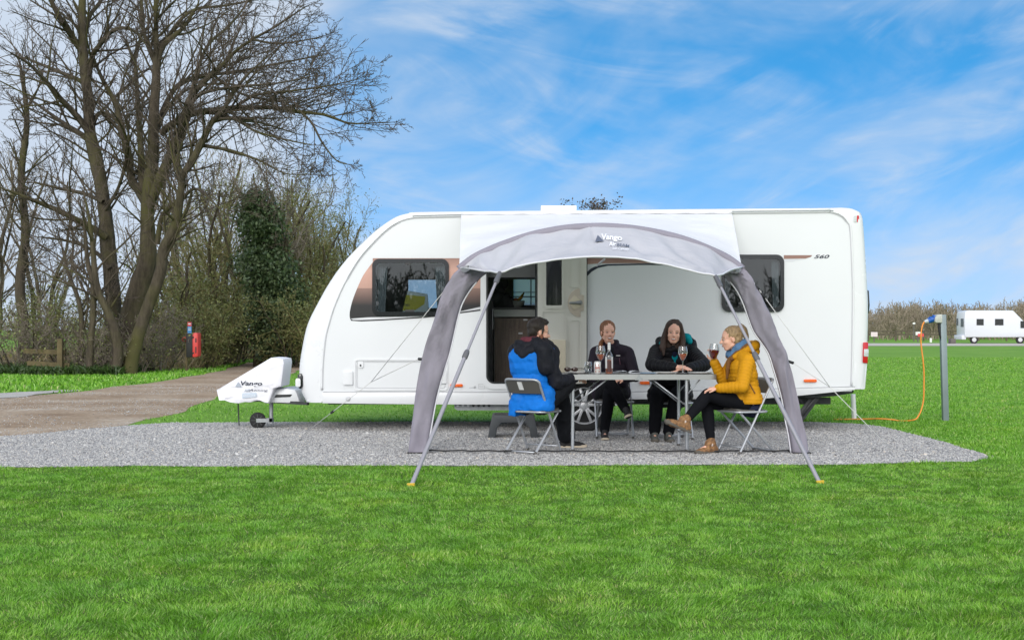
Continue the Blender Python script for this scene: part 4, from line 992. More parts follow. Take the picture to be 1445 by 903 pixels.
for x, s in ((LX0, 1), (LX1, -1)):
    for y in (TY0+.035, TY1-.035):
        mb = MB(); mb.tube([(x, y, TZ-.04), (x+(-.004*s), y, .01)], .0155, 10); lg = build('leg', mb, M['tube'], tb, smooth=True, angle=40)
        mb = MB(); mb.tube([(x, y, .03), (x, y, .0)], .019, 10); build('foot_cap', mb, M['seat'], lg, smooth=True, angle=40)
        mb = MB(); mb.tube([(x, y, TZ-.30), (x-s*(-.33), y+.01, TZ-.045)], .008, 6); mb.tube([(x, y, TZ-.20), (x-s*.13, y+.01, TZ-.045)], .007, 6); build('brace', mb, M['tube'], tb, smooth=True)
    mb = MB(); mb.tube([(x, TY0+.035, .16), (x, TY1-.035, .16)], .010, 8); build('stretcher', mb, M['tube'], tb, smooth=True)
mb = MB(); mb.box((1.18, TY0-.006, TZ-.052), (1.25, TY0+.01, TZ-.03)); mb.prism([(1.19,TZ-.04),(1.24,TZ-.04),(1.215,TZ+.005)], lambda x, z: (x, TY0-.008, z), lambda x, z: (x, TY0-.001, z)); build('catch', mb, M['galv'], tb)

M['glass'] = glass('drinking_glass', (.93,.95,.95), .10, .01)
def liquid(name, c_):
    m, nt, b = nodes_of(name); b.inputs['Base Color'].default_value = (*c_, 1); b.inputs['Roughness'].default_value = .05
    b.inputs['Transmission Weight'].default_value = .35; b.inputs['IOR'].default_value = 1.1
    return m
M['rose'] = liquid('rose_drink', (.85,.22,.10)); M['redwine'] = liquid('red_drink', (.22,.012,.02))
def wineglass(at, label, foot=True, tilt=None, wine='rose', sc=1.0, fill=.40):
    bowl0 = .105 if foot else .0; bh = .115
    prof = [(.0+.012, bowl0+.002), (.024, bowl0+.018), (.036, bowl0+.045), (.040, bowl0+.062), (.038, bowl0+.085), (.032, bowl0+bh)]
    mb = MB(); mb.lathe(prof, (0,0,0), 24)
    if foot: mb.lathe([(.0,.003),(.034,.002),(.036,.0)], (0,0,0), 24); mb.lathe([(.010,.003),(.0042,.02),(.0042,.085),(.007,.100),(.012,bowl0+.002)], (0,0,0), 12)
    else: mb.lathe([(.0,.0),(.012,.002)], (0,0,0), 16)
    Rm = Matrix.Identity(3) if tilt is None else tilt
    tf = lambda v: tuple(Vector(at) + Rm @ (Vector(v)*sc))
    mb.v = [tf(v) for v in mb.v]; g = build('wine_glass', mb, M['glass'], None, loc=at, smooth=True); tag(g, label, 'wine glass', 'wine glasses')
    mb = MB(); top = bowl0 + fill*bh
    pr = [(r_-.0025, z+.001) for r_, z in prof if z < top]; r2 = np.interp(top, [p[1] for p in prof], [p[0] for p in prof])-.0025
    mb.lathe([(0, bowl0+.003)] + pr + [(r2, top), (0, top)], (0,0,0), 24); mb.v = [tf(v) for v in mb.v]
    build('wine', mb, M[wine], g, smooth=True, angle=50)
    return g
def on_table(px, Y): return ((px-PX0)*Y/F, Y, TZ+.002)
wineglass(on_table(847.5, 13.72), 'stemmed wine glass of pink drink between the drinks can and the bottle', sc=1.22, fill=.42)
mb = MB(); p = on_table(963.5, 13.50); mb.lathe([(0,0),(.062,0),(.064,.004),(.062,.010),(0,.010)], p, 28); tag(build('coaster', mb, M['black'], None, loc=p, smooth=True, angle=40), 'round black coaster under the wine glass at the right end of the table', 'coaster')
wineglass((p[0], p[1], p[2]+.010), 'stemmed wine glass of pink drink standing on the black coaster', sc=1.17, fill=.46)
p = on_table(830, 13.62); mb = MB(); mb.lathe([(0,.003),(.030,.003),(.036,.03),(.040,.06),(.038,.09),(.034,.118)], p, 24); mb.lathe([(0,0),(.028,0),(.030,.003)], p, 24)
g = build('tumbler', mb, M['glass'], None, loc=p, smooth=True); tag(g, 'clear stemless tumbler with a little water left of the drinks can', 'tumbler')
mb = MB(); mb.lathe([(0,.005),(.029,.005),(.034,.028),(.035,.036),(0,.036)], p, 24); M['water'] = glass('water', (.80,.85,.88), .12); build('water', mb, M['water'], g, smooth=True)
p = on_table(843, 13.50); mb = MB(); mb.lathe([(0,.0),(.024,.0),(.031,.010),(.033,.014),(.033,.108),(.027,.120),(.025,.122),(.024,.117),(0,.117)], p, 24)
M['can'] = pm('can_white', (.70,.69,.68), .3, .3); M['canred'] = pm('can_red', (.42,.10,.08), .4)
cn = build('drinks_can', mb, M['can'], None, loc=p, smooth=True, angle=40); tag(cn, 'white drinks can with faint red print, between the tumbler and the bottle', 'can')
mb = MB()
def canfn(x, z): a = x/.0332; return (p[0]+.0338*math.sin(a), p[1]-.0338*math.cos(a), p[2]+z)
for (z0, z1, k) in ((.045,.075,4), (.082,.092,5), (.02,.032,4)):
    for i in range(k):
        x0 = -.024+i*.048/k; mb.grid([[canfn(x0+j*.003, z0+.004*((i*7)%3)) for j in range(4)], [canfn(x0+j*.003, z1-.003*((i*5)%3)) for j in range(4)]])
build('print', mb, M['canred'], cn)
p = on_table(859.5, 13.55); mb = MB()
mb.lathe([(0,.004),(.034,.0),(.037,.004),(.037,.165),(.033,.185),(.016,.215),(.0135,.225),(.0135,.30)], p, 28)
M['bottle'] = glass('bottle_glass', (.80,.84,.80), .12, .02); bo = build('wine_bottle', mb, M['bottle'], None, loc=p, smooth=True); tag(bo, 'clear wine bottle with white cap, white label and pink wine left in it', 'bottle')
mb = MB(); mb.lathe([(.0148,.235),(.0148,.298),(.0135,.306),(0,.306)], p, 16); build('cap', mb, M['label'], bo, smooth=True, angle=40)
mb = MB(); mb.lathe([(0,.005),(.0345,.003),(.0345,.135),(0,.135)], p, 24); build('wine', mb, M['rose'], bo, smooth=True, angle=40)
mb = MB()
def botfn(a, z): return (p[0]+.0376*math.sin(a), p[1]-.0376*math.cos(a), p[2]+z)
mb.grid([[botfn(a, z) for a in np.linspace(-1.9, -.62, 10)] for z in (.055,.165)]); mb.grid([[botfn(a, z) for a in np.linspace(.62, 1.9, 10)] for z in (.055,.165)]); mb.grid([[botfn(a, z) for a in np.linspace(-.60, .60, 10)] for z in (.018,.130)], 1)
M['wine_dark'] = pm('dark_label', (.06,.014,.012), .4); build('label', mb, [M['label'], M['wine_dark']], bo, smooth=True)
# plates, leaflets, sunglasses
M['plate'] = pm('plate', (.66,.65,.62), .35); M['paper'] = pm('paper', (.74,.76,.78), .6); M['paperblue'] = pm('paper_print', (.22,.36,.50), .6)
for (px, Y, r_, lb) in ((817, 13.72, .115, 'pale plate at the left end of the table, under the sunglasses'), (939, 13.68, .125, 'pale plate in front of the dark-haired woman, under her hands'), (988, 13.62, .125, 'pale plate at the right end of the table beside the coaster')):
    p = on_table(px, Y); mb = MB(); mb.lathe([(0,.004),(r_*.6,.004),(r_*.92,.013),(r_,.015),(r_*.98,.011),(r_*.6,0),(0,0)], p, 32); tag(build('plate', mb, M['plate'], None, loc=p, smooth=True), lb, 'plate', 'plates on the table')
p = on_table(887, 13.72); mb = MB()
for s in (-1, 1):
    rows = [[(p[0] + s*.20*u, p[1] + v*.26-.13, p[2]+.002+.028*math.sin(math.pi*min(1, u*1.0)**.6)*(1-u*.75)) for u in np.linspace(0, 1, 9)] for v in (0, .5, 1)]
    mb.grid(rows)
mg = build('magazine', mb, M['paper'], None, loc=p, smooth=True); tag(mg, 'open magazine with pale pages lying in the middle of the table', 'magazine')
mb = MB(); mb.grid([[(p[0]-.17+.10*u, p[1]-.11+v*.14, p[2]+.028) for u in (0, 1)] for v in (0, 1)]); mb.grid([[(p[0]+.05+.08*u, p[1]-.10+v*.10, p[2]+.031-.010*u) for u in (0, 1)] for v in (0, 1)]); build('picture', mb, M['navy'], mg)
p = on_table(905, 13.60); mb = MB(); mb.add([(p[0]-.12,p[1]-.09,p[2]+.003),(p[0]+.14,p[1]-.12,p[2]+.003),(p[0]+.17,p[1]+.07,p[2]+.006),(p[0]-.09,p[1]+.10,p[2]+.012)], [(0,1,2,3)]); mb.add([(p[0]-.02,p[1]-.08,p[2]+.0065),(p[0]+.12,p[1]-.10,p[2]+.0055),(p[0]+.15,p[1]+.05,p[2]+.0085),(p[0]-.0,p[1]+.07,p[2]+.0125)], [(0,1,2,3)], 1)
tag(build('leaflet', mb, [M['paper'], M['paperblue']], None, loc=p), 'flat leaflet with blue print beside the open magazine', 'leaflet')
p = on_table(806, 13.66); p = (p[0], p[1], p[2]+.016); M['shades'] = pm('dark_brown_lens', (.035,.012,.008), .15)
mb = MB()
for s in (-1, 1):
    t_ = MB(); ellv(t_, (0,0,0), (.032,.008,.022), 12); mb.add([(p[0]+s*.036+x, p[1]+y, p[2]+.024+z) for x,y,z in t_.v], t_.f)
mb.tube([(p[0]-.012,p[1],p[2]+.03),(p[0]+.012,p[1],p[2]+.03)], .004, 6)
for s in (-1, 1): mb.tube([(p[0]+s*.066,p[1],p[2]+.034),(p[0]+s*.07+.05,p[1]+.07,p[2]+.03),(p[0]+s*.06+.09,p[1]+.13,p[2]+.006)], .004, 6)
tag(build('sunglasses', mb, M['shades'], None, loc=p, smooth=True), 'dark brown sunglasses lying on the plate at the left end', 'sunglasses')
# ------------------------------------------------------------------ people
M['skin'] = pm('skin', (.80,.455,.335), .5, var=.02, vscale=5); M['skin'].node_tree.nodes['Principled BSDF'].inputs['Subsurface Weight'].default_value = .08; M['skin'].node_tree.nodes['Principled BSDF'].inputs['Subsurface Radius'].default_value = (.02,.008,.004)
M['eyewhite'] = pm('eye_white', (.60,.58,.56), .3); M['iris'] = pm('iris_dark', (.02,.014,.012), .2); M['lip'] = pm('lip', (.40,.12,.11), .45); M['teeth'] = pm('teeth', (.72,.69,.64), .3)
def cloth(name, c_, rough=.8, bs=120, bm_=.25, var=.15): return pm(name, c_, rough, var=var, vscale=9, bmp=bm_, bscale=bs, bd=.003, sheen=.0, spec=.15)
M['blue_shell'] = cloth('blue_shell', (.006,.165,.62), .6, 14, .35, .12); M['black_shell'] = cloth('black_shell', (.014,.015,.021), .6, 16, .4); M['maroon'] = cloth('maroon_fleece', (.13,.035,.048), .9)
M['trousers'] = cloth('dark_trousers', (.010,.011,.014), .8, 22, .4); M['leggings'] = cloth('black_leggings', (.005,.0055,.008), .85, 40, .2); M['black_puffer'] = cloth('black_puffer', (.008,.008,.010), .5, 50, .3)
M['teal'] = cloth('teal_lining', (.0,.24,.28), .7); M['plum'] = cloth('dark_plum_shell', (.024,.018,.028), .65, 16, .3); M['yellow_puffer'] = cloth('mustard_puffer', (.58,.27,.008), .6, 40, .3, .10); M['brownlin'] = cloth('brown_lining', (.18,.085,.03), .8)
M['denim'] = cloth('blue_hood', (.10,.20,.36), .85); M['navycloth'] = cloth('navy_shirt', (.012,.016,.04), .8)
M['hair_dark'] = pm('hair_near_black', (.026,.017,.013), .5, var=.4, vscale=40, bmp=.6, bscale=90, bd=.01); M['hair_red'] = pm('hair_ginger', (.25,.105,.045), .5, var=.35, vscale=40, bmp=.6, bscale=90, bd=.01)
M['hair_brown'] = pm('hair_brown', (.050,.026,.017), .55, var=.4, vscale=40, bmp=.6, bscale=90, bd=.01); M['hair_blond'] = pm('hair_blond', (.40,.27,.14), .5, var=.45, vscale=40, bmp=.6, bscale=90, bd=.01); M['beard'] = pm('beard_ginger', (.24,.09,.045), .7, var=.4, vscale=60, bmp=.6, bscale=120, bd=.01)
M['shoe_black'] = pm('black_shoe', (.014,.013,.014), .7, var=.3, vscale=30); M['sole_white'] = pm('cream_sole', (.55,.47,.36), .7); M['boot_tan'] = pm('tan_boot', (.36,.19,.075), .75, vscale=42, c2=(.085,.04,.02)); M['sole_dark'] = pm('grey_sole', (.10,.09,.075), .8); M['boot_grey'] = pm('grey_boot', (.10,.105,.095), .8, var=.6, vscale=26); M['lace'] = pm('boot_lace', (.10,.03,.02), .7); M['sock'] = pm('pale_sock', (.55,.47,.42), .9)

def V3(*a): return Vector(a)
class Prims(list):
    def cap(s, p0, r0, p1, r1, tg=0, q=0, s0=0): s.append(('c', Vector(p0), Vector(p1), r0, r1, tg, q, s0)); return s
    def chain(s, pts, rs, tg=0, q=0):
        d = 0
        for i in range(len(pts)-1):
            s.cap(pts[i], rs[i], pts[i+1], rs[i+1], tg, q, d); d += (Vector(pts[i+1])-Vector(pts[i])).length
        return s
    def ell(s, c_, rr, ax, tg=0, q=0): s.append(('e', Vector(c_), [Vector(a) for a in ax], rr, None, tg, q, 0)); return s
def prim_geo(p):
    mb = MB()
    if p[0] == 'c':
        a, b_, r0, r1 = p[1:5]; d = b_-a
        L = d.length
        if L < 1e-6: d = V3(0,0,1)
        d.normalize(); pts = []; rs = []
        for t in (-1, -.92, -.7, -.38, 0): pts.append(a + d*(r0*t)); rs.append(max(.0004, r0*math.sqrt(max(0, 1-t*t))))
        for k in (1, 2): 
            if L > .05: pts.append(a.lerp(b_, k/3)); rs.append(r0+(r1-r0)*k/3)
        for t in (0, .38, .7, .92, 1): pts.append(b_ + d*(r1*t)); rs.append(max(.0004, r1*math.sqrt(max(0, 1-t*t))))
        mb.tube(pts, rs, 16)
    else:
        ellv(mb, (0,0,0), (1,1,1), 20)
        ax, rr = p[2], p[3]; mb.v = [tuple(p[1] + ax[0]*(x*rr[0]) + ax[1]*(y*rr[1]) + ax[2]*(z*rr[2])) for x, y, z in mb.v]
    return mb
def sdf(p, X):
    if p[0] == 'c':
        a = np.array(p[1]); d = np.array(p[2])-a; L2 = max(1e-9, d@d); t = np.clip(((X-a)@d)/L2, 0, 1)
        return np.linalg.norm(X-a-t[:,None]*d, axis=1)-(p[3]+(p[4]-p[3])*t), p[7]+t*math.sqrt(L2)
    ax = np.array([list(a) for a in p[2]]); rr = np.array(p[3]); Y = (X-np.array(p[1]))@ax.T
    k = np.linalg.norm(Y/rr, axis=1); return (k-1)*rr.min(), Y[:,2]
def blob(name, prims, vox, mats, parent, smooth=5, post=None, quilt=(.05,.012), wrinkle=0, wscale=9, seed=0, cut=None, wz=.7):
    mb = MB()
    for p in prims: g = prim_geo(p); mb.add(g.v, g.f)
    me = bpy.data.meshes.new('tmp'); me.from_pydata(mb.v, [], mb.f); ob = bpy.data.objects.new('tmp', me); COL.objects.link(ob)
    rm = ob.modifiers.new('r', 'REMESH'); rm.mode = 'VOXEL'; rm.voxel_size = vox
    sm = ob.modifiers.new('s', 'SMOOTH'); sm.iterations = smooth; sm.factor = .5
    bpy.context.view_layer.update(); dg = bpy.context.evaluated_depsgraph_get()
    m2 = bpy.data.meshes.new_from_object(ob.evaluated_get(dg)); bpy.data.objects.remove(ob); bpy.data.meshes.remove(me)
    n = len(m2.vertices); X = np.zeros(n*3); m2.vertices.foreach_get('co', X); X = X.reshape(-1,3)
    Nn = np.zeros(n*3); m2.vertex_normals.foreach_get('vector', Nn); Nn = Nn.reshape(-1,3)
    best = np.full(n, 1e9); tg = np.zeros(n, int); qq = np.zeros(n, int); ss = np.zeros(n)
    for p in prims:
        d, s_ = sdf(p, X); k = d < best; best[k] = d[k]; tg[k] = p[5]; qq[k] = p[6]; ss[k] = s_[k]
    if quilt and qq.any():
        ph = np.where(qq == 1, X[:,2]*1.0, ss); wv = np.array([noise.noise(tuple(x*4)) for x in X])*.012
        u = np.abs(np.sin(math.pi*(ph+wv)/quilt[0])); X += Nn*((quilt[1]*(u**.45-.62))*(qq > 0))[:,None]
    if wrinkle:
        def wr(x, nn):
            v = noise.noise((x[0]*wscale+seed, x[1]*wscale, x[2]*wscale*wz)); v2 = noise.noise((x[0]*wscale*2.3, x[1]*wscale*2.3+seed, x[2]*wscale*2.2*wz))
            return (1-abs(v)*2.2)*.7 + v2*.5
        X += Nn*(np.array([wr(x, 0) for x in X])*wrinkle)[:,None]
    if post is not None: X, tg = post(X, Nn, tg)
    Fc = [tuple(p.vertices) for p in m2.polygons]; mi = [int(np.bincount(tg[list(f)]).argmax()) for f in Fc]
    bpy.data.meshes.remove(m2)
    return mesh_obj(name, X, Fc, mats, parent, (0,0,0), mi, True)

def lookat(f, up=(0,0,1)):
    f = Vector(f).normalized(); r_ = f.cross(Vector(up)).normalized(); u = r_.cross(f).normalized(); return f, r_, u
def head_prims(hc, f, r_, u, P, sc=1.0, male=False):
    def L(a, b_, c_): return hc + f*(a*sc) + r_*(b_*sc) + u*(c_*sc)
    ax = (f, r_, u)
    P.ell(L(-.012,0,.035), (.094*sc,.074*sc,.083*sc), ax)
    P.ell(L(.030,0,-.028), (.060*sc,.061*sc,.078*sc), ax)
    P.cap(L(.052,-.014,-.084), .024*sc, L(.052,.014,-.084), .024*sc)
    P.cap(L(-.005,-.048,-.056), .020*sc, L(.05,-.018,-.084), .020*sc); P.cap(L(-.005,.048,-.056), .020*sc, L(.05,.018,-.084), .020*sc)
    for s in (-1, 1):
        P.ell(L(.054, s*.034, -.026), (.030*sc,.029*sc,.026*sc), ax)
        P.ell(L(-.010, s*.075, -.008), (.017*sc,.009*sc,.027*sc), ax)
        P.cap(L(.073, s*.012, .022), .012*sc, L(.062, s*.040, .022), .012*sc)
    P.cap(L(.086,0,.010), .0085*sc, L(.105,0,-.022), .0125*sc); P.cap(L(.094,-.011,-.026), .008*sc, L(.094,.011,-.026), .008*sc)
    P.cap(L(.077,-.012,-.059), .011*sc, L(.077,.012,-.059), .011*sc)
    return L
def hand_prims(P, wr, d, pn, thumb, curl=.5, sc=1.0, tg=0):
    d = Vector(d).normalized(); pn = Vector(pn); pn = (pn - d*d.dot(pn)).normalized(); sd = d.cross(pn).normalized()*thumb   # sd towards the thumb
    wr = Vector(wr)
    P.cap(wr, .024*sc, wr+d*.03*sc, .026*sc, tg)
    for k, o_ in enumerate((.030,.010,-.010,-.029)):
        P.cap(wr+d*.02*sc+sd*o_*.6*sc, .015*sc, wr+d*.085*sc+sd*o_*sc, .0125*sc, tg)
        L = (.040,.045,.042,.033)[k]*sc; a = curl*.7; p = wr+d*(.088-.004*abs(k-1))*sc+sd*o_*1.05*sc; dd = d
        for j in range(3):
            dn = (d*math.cos(a*(j+1)) + pn*math.sin(a*(j+1))).normalized(); q_ = p + dn*L*(1,.68,.5)[j]; P.cap(p, (.0095,.0088,.008)[j]*sc, q_, (.0088,.008,.0072)[j]*sc, tg); p = q_
    b_ = wr+d*.025*sc+sd*.026*sc; m_ = b_+(d*.6+sd*.75+pn*.35*curl).normalized()*.042*sc; e_ = m_+(d*.9+sd*.1+pn*.5*curl).normalized()*.034*sc
    P.cap(b_, .0145*sc, m_, .0105*sc, tg); P.cap(m_, .0105*sc, e_, .0085*sc, tg)
def face_parts(root, L, f, r_, u, sc=1.0, smile=True, brow='hair_brown', hm=None):
    mb = MB(); mi = MB()
    for s in (-1, 1):
        t_ = MB(); ellv(t_, (0,0,0), (1,1,1), 14)
        cc = L(.0765, s*.0315, .004)
        mb.add([tuple(cc + f*(x*.012*sc)+r_*(y*.0145*sc)+u*(z*.0046*sc)) for x,y,z in t_.v], t_.f, 0)
        cc = L(.0855, s*.0315, .004); mb.add([tuple(cc + f*(x*.0052*sc)+r_*(y*.0068*sc)+u*(z*.0048*sc)) for x,y,z in t_.v], t_.f, 1)
        mb.tube([L(.082, s*.018, .0095), L(.0855, s*.031, .0115), L(.076, s*.046, .007)], .0016*sc, 5, 2)
        mb.tube([L(.084, s*.015, .024), L(.0815, s*.032, .029), L(.067, s*.050, .024)], [.0015*sc,.0023*sc,.0012*sc], 6, 2)
    build('eyes', mb, [M['eyewhite'], M['iris'], M[brow]], root, smooth=True)
    mb = MB()
    if smile:
        for (uu, ra, mm) in ((-.0535, .0036, 1), (-.0665, .0046, 1)):
            mb.tube([L(.066, -.032, -.043), L(.0865, -.015, uu), L(.0895, 0, uu-.001), L(.0865, .015, uu), L(.066, .032, -.043)], [.002*sc, ra*sc, ra*sc, ra*sc, .002*sc], 6, 0)
        mb.tube([L(.071, -.026, -.048), L(.0872, -.012, -.0575), L(.0900, 0, -.0595), L(.0872, .012, -.0575), L(.071, .026, -.048)], [.002*sc,.0062*sc,.0068*sc,.0062*sc,.002*sc], 6, 1)
    else:
        for (uu, ra) in ((-.052, .0042), (-.060, .0050)): mb.tube([L(.076, -.020, -.056), L(.0885, -.008, uu), L(.090, 0, uu), L(.0885, .008, uu), L(.076, .020, -.056)], [.002*sc, ra*sc, ra*sc, ra*sc, .002*sc], 6, 0)
    build('mouth', mb, [M['lip'], M['teeth']], root, smooth=True)
def torso(P, J, e=0, w=1.0, tg=0, q=0, low=True, hips=True):
    pel, ch, nk = J['pel'], J['chest'], J['neck']; rr = J['r']; rw = J.get('rw', rr)
    wa = pel.lerp(ch, .5)
    def lat(c_, r_, h, ra): P.cap(c_-r_*h*w, ra+e, c_+r_*h*w, ra+e, tg, q)
    if hips: lat(pel, rw, .088, .098)
    lat(wa, rr, .062, .095); lat(pel.lerp(ch, .25), rr, .075, .095); lat(pel.lerp(ch, .78), rr, .080, .098); lat(ch, rr, .088, .095)
    P.cap(ch-rr*.085*w, .085+e, nk-rr*.045*w+Vector((0,0,-.045)), .05+e*.8, tg, q); P.cap(ch+rr*.085*w, .085+e, nk+rr*.045*w+Vector((0,0,-.045)), .05+e*.8, tg, q)
    for s in ('L', 'R'): P.cap(nk+Vector((0,0,-.03)), .050+e*.8, J['sh'+s], .052+e*.9, tg, q)
def arms(P, J, e=0, tg=0, q=0, to=1.0, k=1.0):
    for s in ('L', 'R'):
        a, b_, c_ = J['sh'+s], J['el'+s], J['wr'+s]
        P.chain([a, b_, b_.lerp(c_, to)], [.056*k+e, .043*k+e, (.043+(.029-.043)*to)*k+e*.9], tg, q)
def legs(P, J, e=0, tg=0, to=1.0, k=1.0, ee=None):
    for s in ('L', 'R'):
        a, b_, c_ = J['hip'+s], J['kn'+s], J['an'+s]; ee = e if ee is None else ee
        P.chain([a, a.lerp(b_, .5), b_, b_.lerp(c_, .35), b_.lerp(c_, to)], [.088*k+e, .076*k+e, .058*k+e, .056*k+e, .040*k+ee], tg)
def foot_frame(J, s):
    an = J['an'+s]; t = J['toe'+s]; d = (t-an); return an, t
def shoes(root, J, upper, sole, ankle=False, lace=None, names='shoe', sc=1.0):
    for s in ('L', 'R'):
        an = J['an'+s]; toe = J['toe'+s]; d = toe-an; d = d.normalized(); sh = J.get('sole'+s)
        dn = Vector(sh) if sh is not None else Vector((0,0,-1))
        dn = dn.normalized(); fw = (d - dn*d.dot(dn)).normalized(); si = fw.cross(dn).normalized()
        b0 = an + dn*.058*sc                              # centre above the sole
        P = Prims()
        P.chain([b0-fw*.048*sc-dn*.004, b0+fw*.03*sc, b0+fw*.115*sc+dn*.012*sc, b0+fw*.165*sc+dn*.018*sc], [.036*sc,.038*sc,.038*sc,.028*sc])
        P.cap(b0-fw*.03*sc, .040*sc, an-dn*(.02 if ankle else -.005), .044*sc); P.cap(b0+fw*.05*sc, .036*sc, an+fw*.03*sc-dn*(.005), .036*sc)
        P.cap(b0+fw*.115*sc+si*.012+dn*.014, .032*sc, b0+fw*.115*sc-si*.012+dn*.014, .032*sc)
        sh_ = blob(names, P, .006, [M[upper]], root, 4, wrinkle=.002, wscale=30)
        mb = MB(); lp = [(-.090,-.026),(-.094,0),(-.090,.026),(-.03,.034),(.05,.034),(.11,.046),(.165,.042),(.195,.022),(.202,0),(.195,-.024),(.16,-.044),(.10,-.046),(.04,-.034),(-.03,-.034)]
        lp = [tuple(p) for p in crom(lp+[lp[0]], 3)][:-1]
        base = an + dn*.094*sc
        mb.prism(lp, lambda x, y: tuple(base+fw*x*sc+si*y*sc-dn*(.022+.012*max(0,(x-.13)/.07)**2)*sc), lambda x, y: tuple(base+fw*x*sc+si*y*sc-dn*(.010*max(0,(x-.13)/.07)**2)*sc))
        build('sole', mb, M[sole], sh_, bevel=.004)
        if lace:
            mb = MB()
            for k in range(5):
                c_ = b0 + fw*(.03+.018*k)*sc - dn*(.052-.0085*k)*sc; mb.tube([c_-si*.026*sc+dn*.012, c_-dn*.002, c_+si*.026*sc+dn*.012], .0045*sc, 5)
            build('laces', mb, M[lace], sh_, smooth=True)
            mb = MB(); lp2 = [(.13,.0)]
            P = Prims(); P.cap(b0+fw*.168*sc+dn*.022*sc-si*.012*sc, .0275*sc, b0+fw*.168*sc+dn*.022*sc+si*.012*sc, .0275*sc); blob('toe_cap', P, .006, [M[sole]], sh_, 3)
def body(root, J, hands, sc=1.0):
    P = Prims(); f, r_, u = lookat(J['hf'], J.get('hu', (0,0,1))); L = head_prims(J['head'], f, r_, u, P, sc)
    P.cap(L(-.018,0,-.055), .048*sc, J['neck'], .054)
    torso(P, J, -.012); arms(P, J, -.004); legs(P, J, -.010)
    for s in ('L', 'R'):
        an, t = J['an'+s], J['toe'+s]; P.chain([an, an.lerp(t, .3)+Vector((0,0,-.012)), an.lerp(t, .65)+Vector((0,0,-.008))], [.032, .018, .012])
    for h in hands: hand_prims(P, *h)
    return blob('body', P, .0055, [M['skin']], root, 3), L, f, r_, u
def hairmesh(root, prims, mat, name='hair', wr=.006, vox=.006):
    return blob(name, prims, vox, [M[mat]], root, 4, wrinkle=wr, wscale=46, wz=.16)
def person(loc, label): return tag(empty('person', loc), label, 'person', 'people sitting round the camping table')

# ---- man in the blue jacket, seen from behind
mf = Vector((.60,.80,0)); mr_ = Vector((.80,-.60,0))
J = dict(r=mr_, pel=V3(.195,13.30,.50), chest=V3(.165,13.33,.90), neck=V3(.20,13.36,1.055), head=V3(.262,13.39,1.150), hf=(.94,.24,-.20),
    shL=V3(.035,13.44,.965), shR=V3(.335,13.20,.965), elL=V3(.09,13.72,.70), elR=V3(.42,13.23,.675), wrL=V3(.36,13.80,.66), wrR=V3(.60,13.42,.71),
    hipL=V3(.11,13.38,.48), hipR=V3(.28,13.28,.48), knL=V3(.475,13.70,.535), knR=V3(.525,13.40,.655), anL=V3(.545,13.84,.098), anR=V3(.36,13.86,.47), toeL=V3(.70,13.86,.04), toeR=V3(.30,14.02,.40))
J['soleR'] = (.25,.2,-.9)
man = person((.3,13.4,0), 'bearded man in a blue and black hooded jacket sitting with his back turned, legs crossed')
bo_, L, f, r_, u = body(man, J, [(J['wrR'], (.6,.75,.0), (0,0,-1), -1, .5), (J['wrL'], (.8,.5,0), (0,0,-1), 1, .5)])
face_parts(man, L, f, r_, u, 1.0, True, 'hair_dark')
ax = (f, r_, u); P = Prims(); P.ell(L(-.034,0,.050), (.097,.081,.081), ax); P.ell(L(-.060,0,.005), (.055,.070,.075), ax); P.cap(L(-.03,-.03,.112), .034, L(.036,.0,.114), .024); P.cap(L(-.03,.03,.110), .034, L(.042,.026,.106), .021); P.cap(L(.03,-.04,.100), .02, L(.03,.04,.100), .02)
for s in (-1, 1): P.cap(L(.012, s*.072, .03), .012, L(.010, s*.074, -.012), .008)
hairmesh(man, P, 'hair_dark')
P = Prims(); P.cap(L(.060,-.020,-.094), .027, L(.060,.020,-.094), .027); P.cap(L(.056,0,-.118), .020, L(.05,0,-.135), .012)
for s in (-1, 1): P.chain([L(.008,s*.066,-.015), L(.012,s*.062,-.052), L(.052,s*.034,-.084)], [.015,.024,.027]); P.cap(L(.083,s*.020,-.046), .006, L(.092,0,-.040), .0065)
hairmesh(man, P, 'beard', 'beard', .003, .005)
P = Prims(); torso(P, J, .024, 1.12, 0); arms(P, J, .0, 0, 0, .6, .9)
P.cap(J['pel']-mr_*.12+V3(0,0,-.05)-mf*.03, .115, J['pel']+mr_*.13+V3(0,0,-.05)-mf*.02, .115, 0)
P.cap(J['pel']-mr_*.15+V3(0,0,-.16)-mf*.09, .055, J['pel']-mr_*.10+V3(0,0,.0)-mf*.05, .10, 0); P.cap(J['pel']+mr_*.20+V3(0,0,-.13), .045, J['pel']+mr_*.15+V3(0,0,.06), .095, 0)
r3 = np.array(mr_)
def post(X, N_, tg):
    hem = np.where(((X-np.array(J['pel']))@r3) < -.10, .355, .412); X = X.copy(); lo = X[:,2] < hem; X[lo,2] = hem[lo] - .004*np.sin(X[lo,0]*60)
    return X, tg
jk = blob('jacket', P, .0075, [M['blue_shell']], man, 6, post, wrinkle=.009, wscale=11, seed=3, wz=1.2)
P = Prims(); arms(P, J, .021, 0, 0, 1.0, 1.02); nk_ = J['neck']
P.chain([nk_+mr_*.055-mf*.045+V3(0,0,.0), J['shR']-mf*.055+V3(0,0,.02), J['shR']-mf*.02+V3(0,0,-.14)], [.060,.074,.084]); P.chain([nk_+mr_*.06+mf*.06, J['shR']+mf*.06, J['elR'].lerp(J['shR'],.5)], [.060,.080,.070])
P.chain([nk_-mr_*.07+mf*.05, J['shL']+mf*.06+V3(0,0,.01), J['shL']+mf*.08+V3(0,0,-.15)], [.06,.07,.075])
blob('sleeves', P, .0075, [M['black_shell']], jk, 6, None, None, .010, 13, 4)
P = Prims(); nb = J['neck']-mf*.085+V3(0,0,-.02)
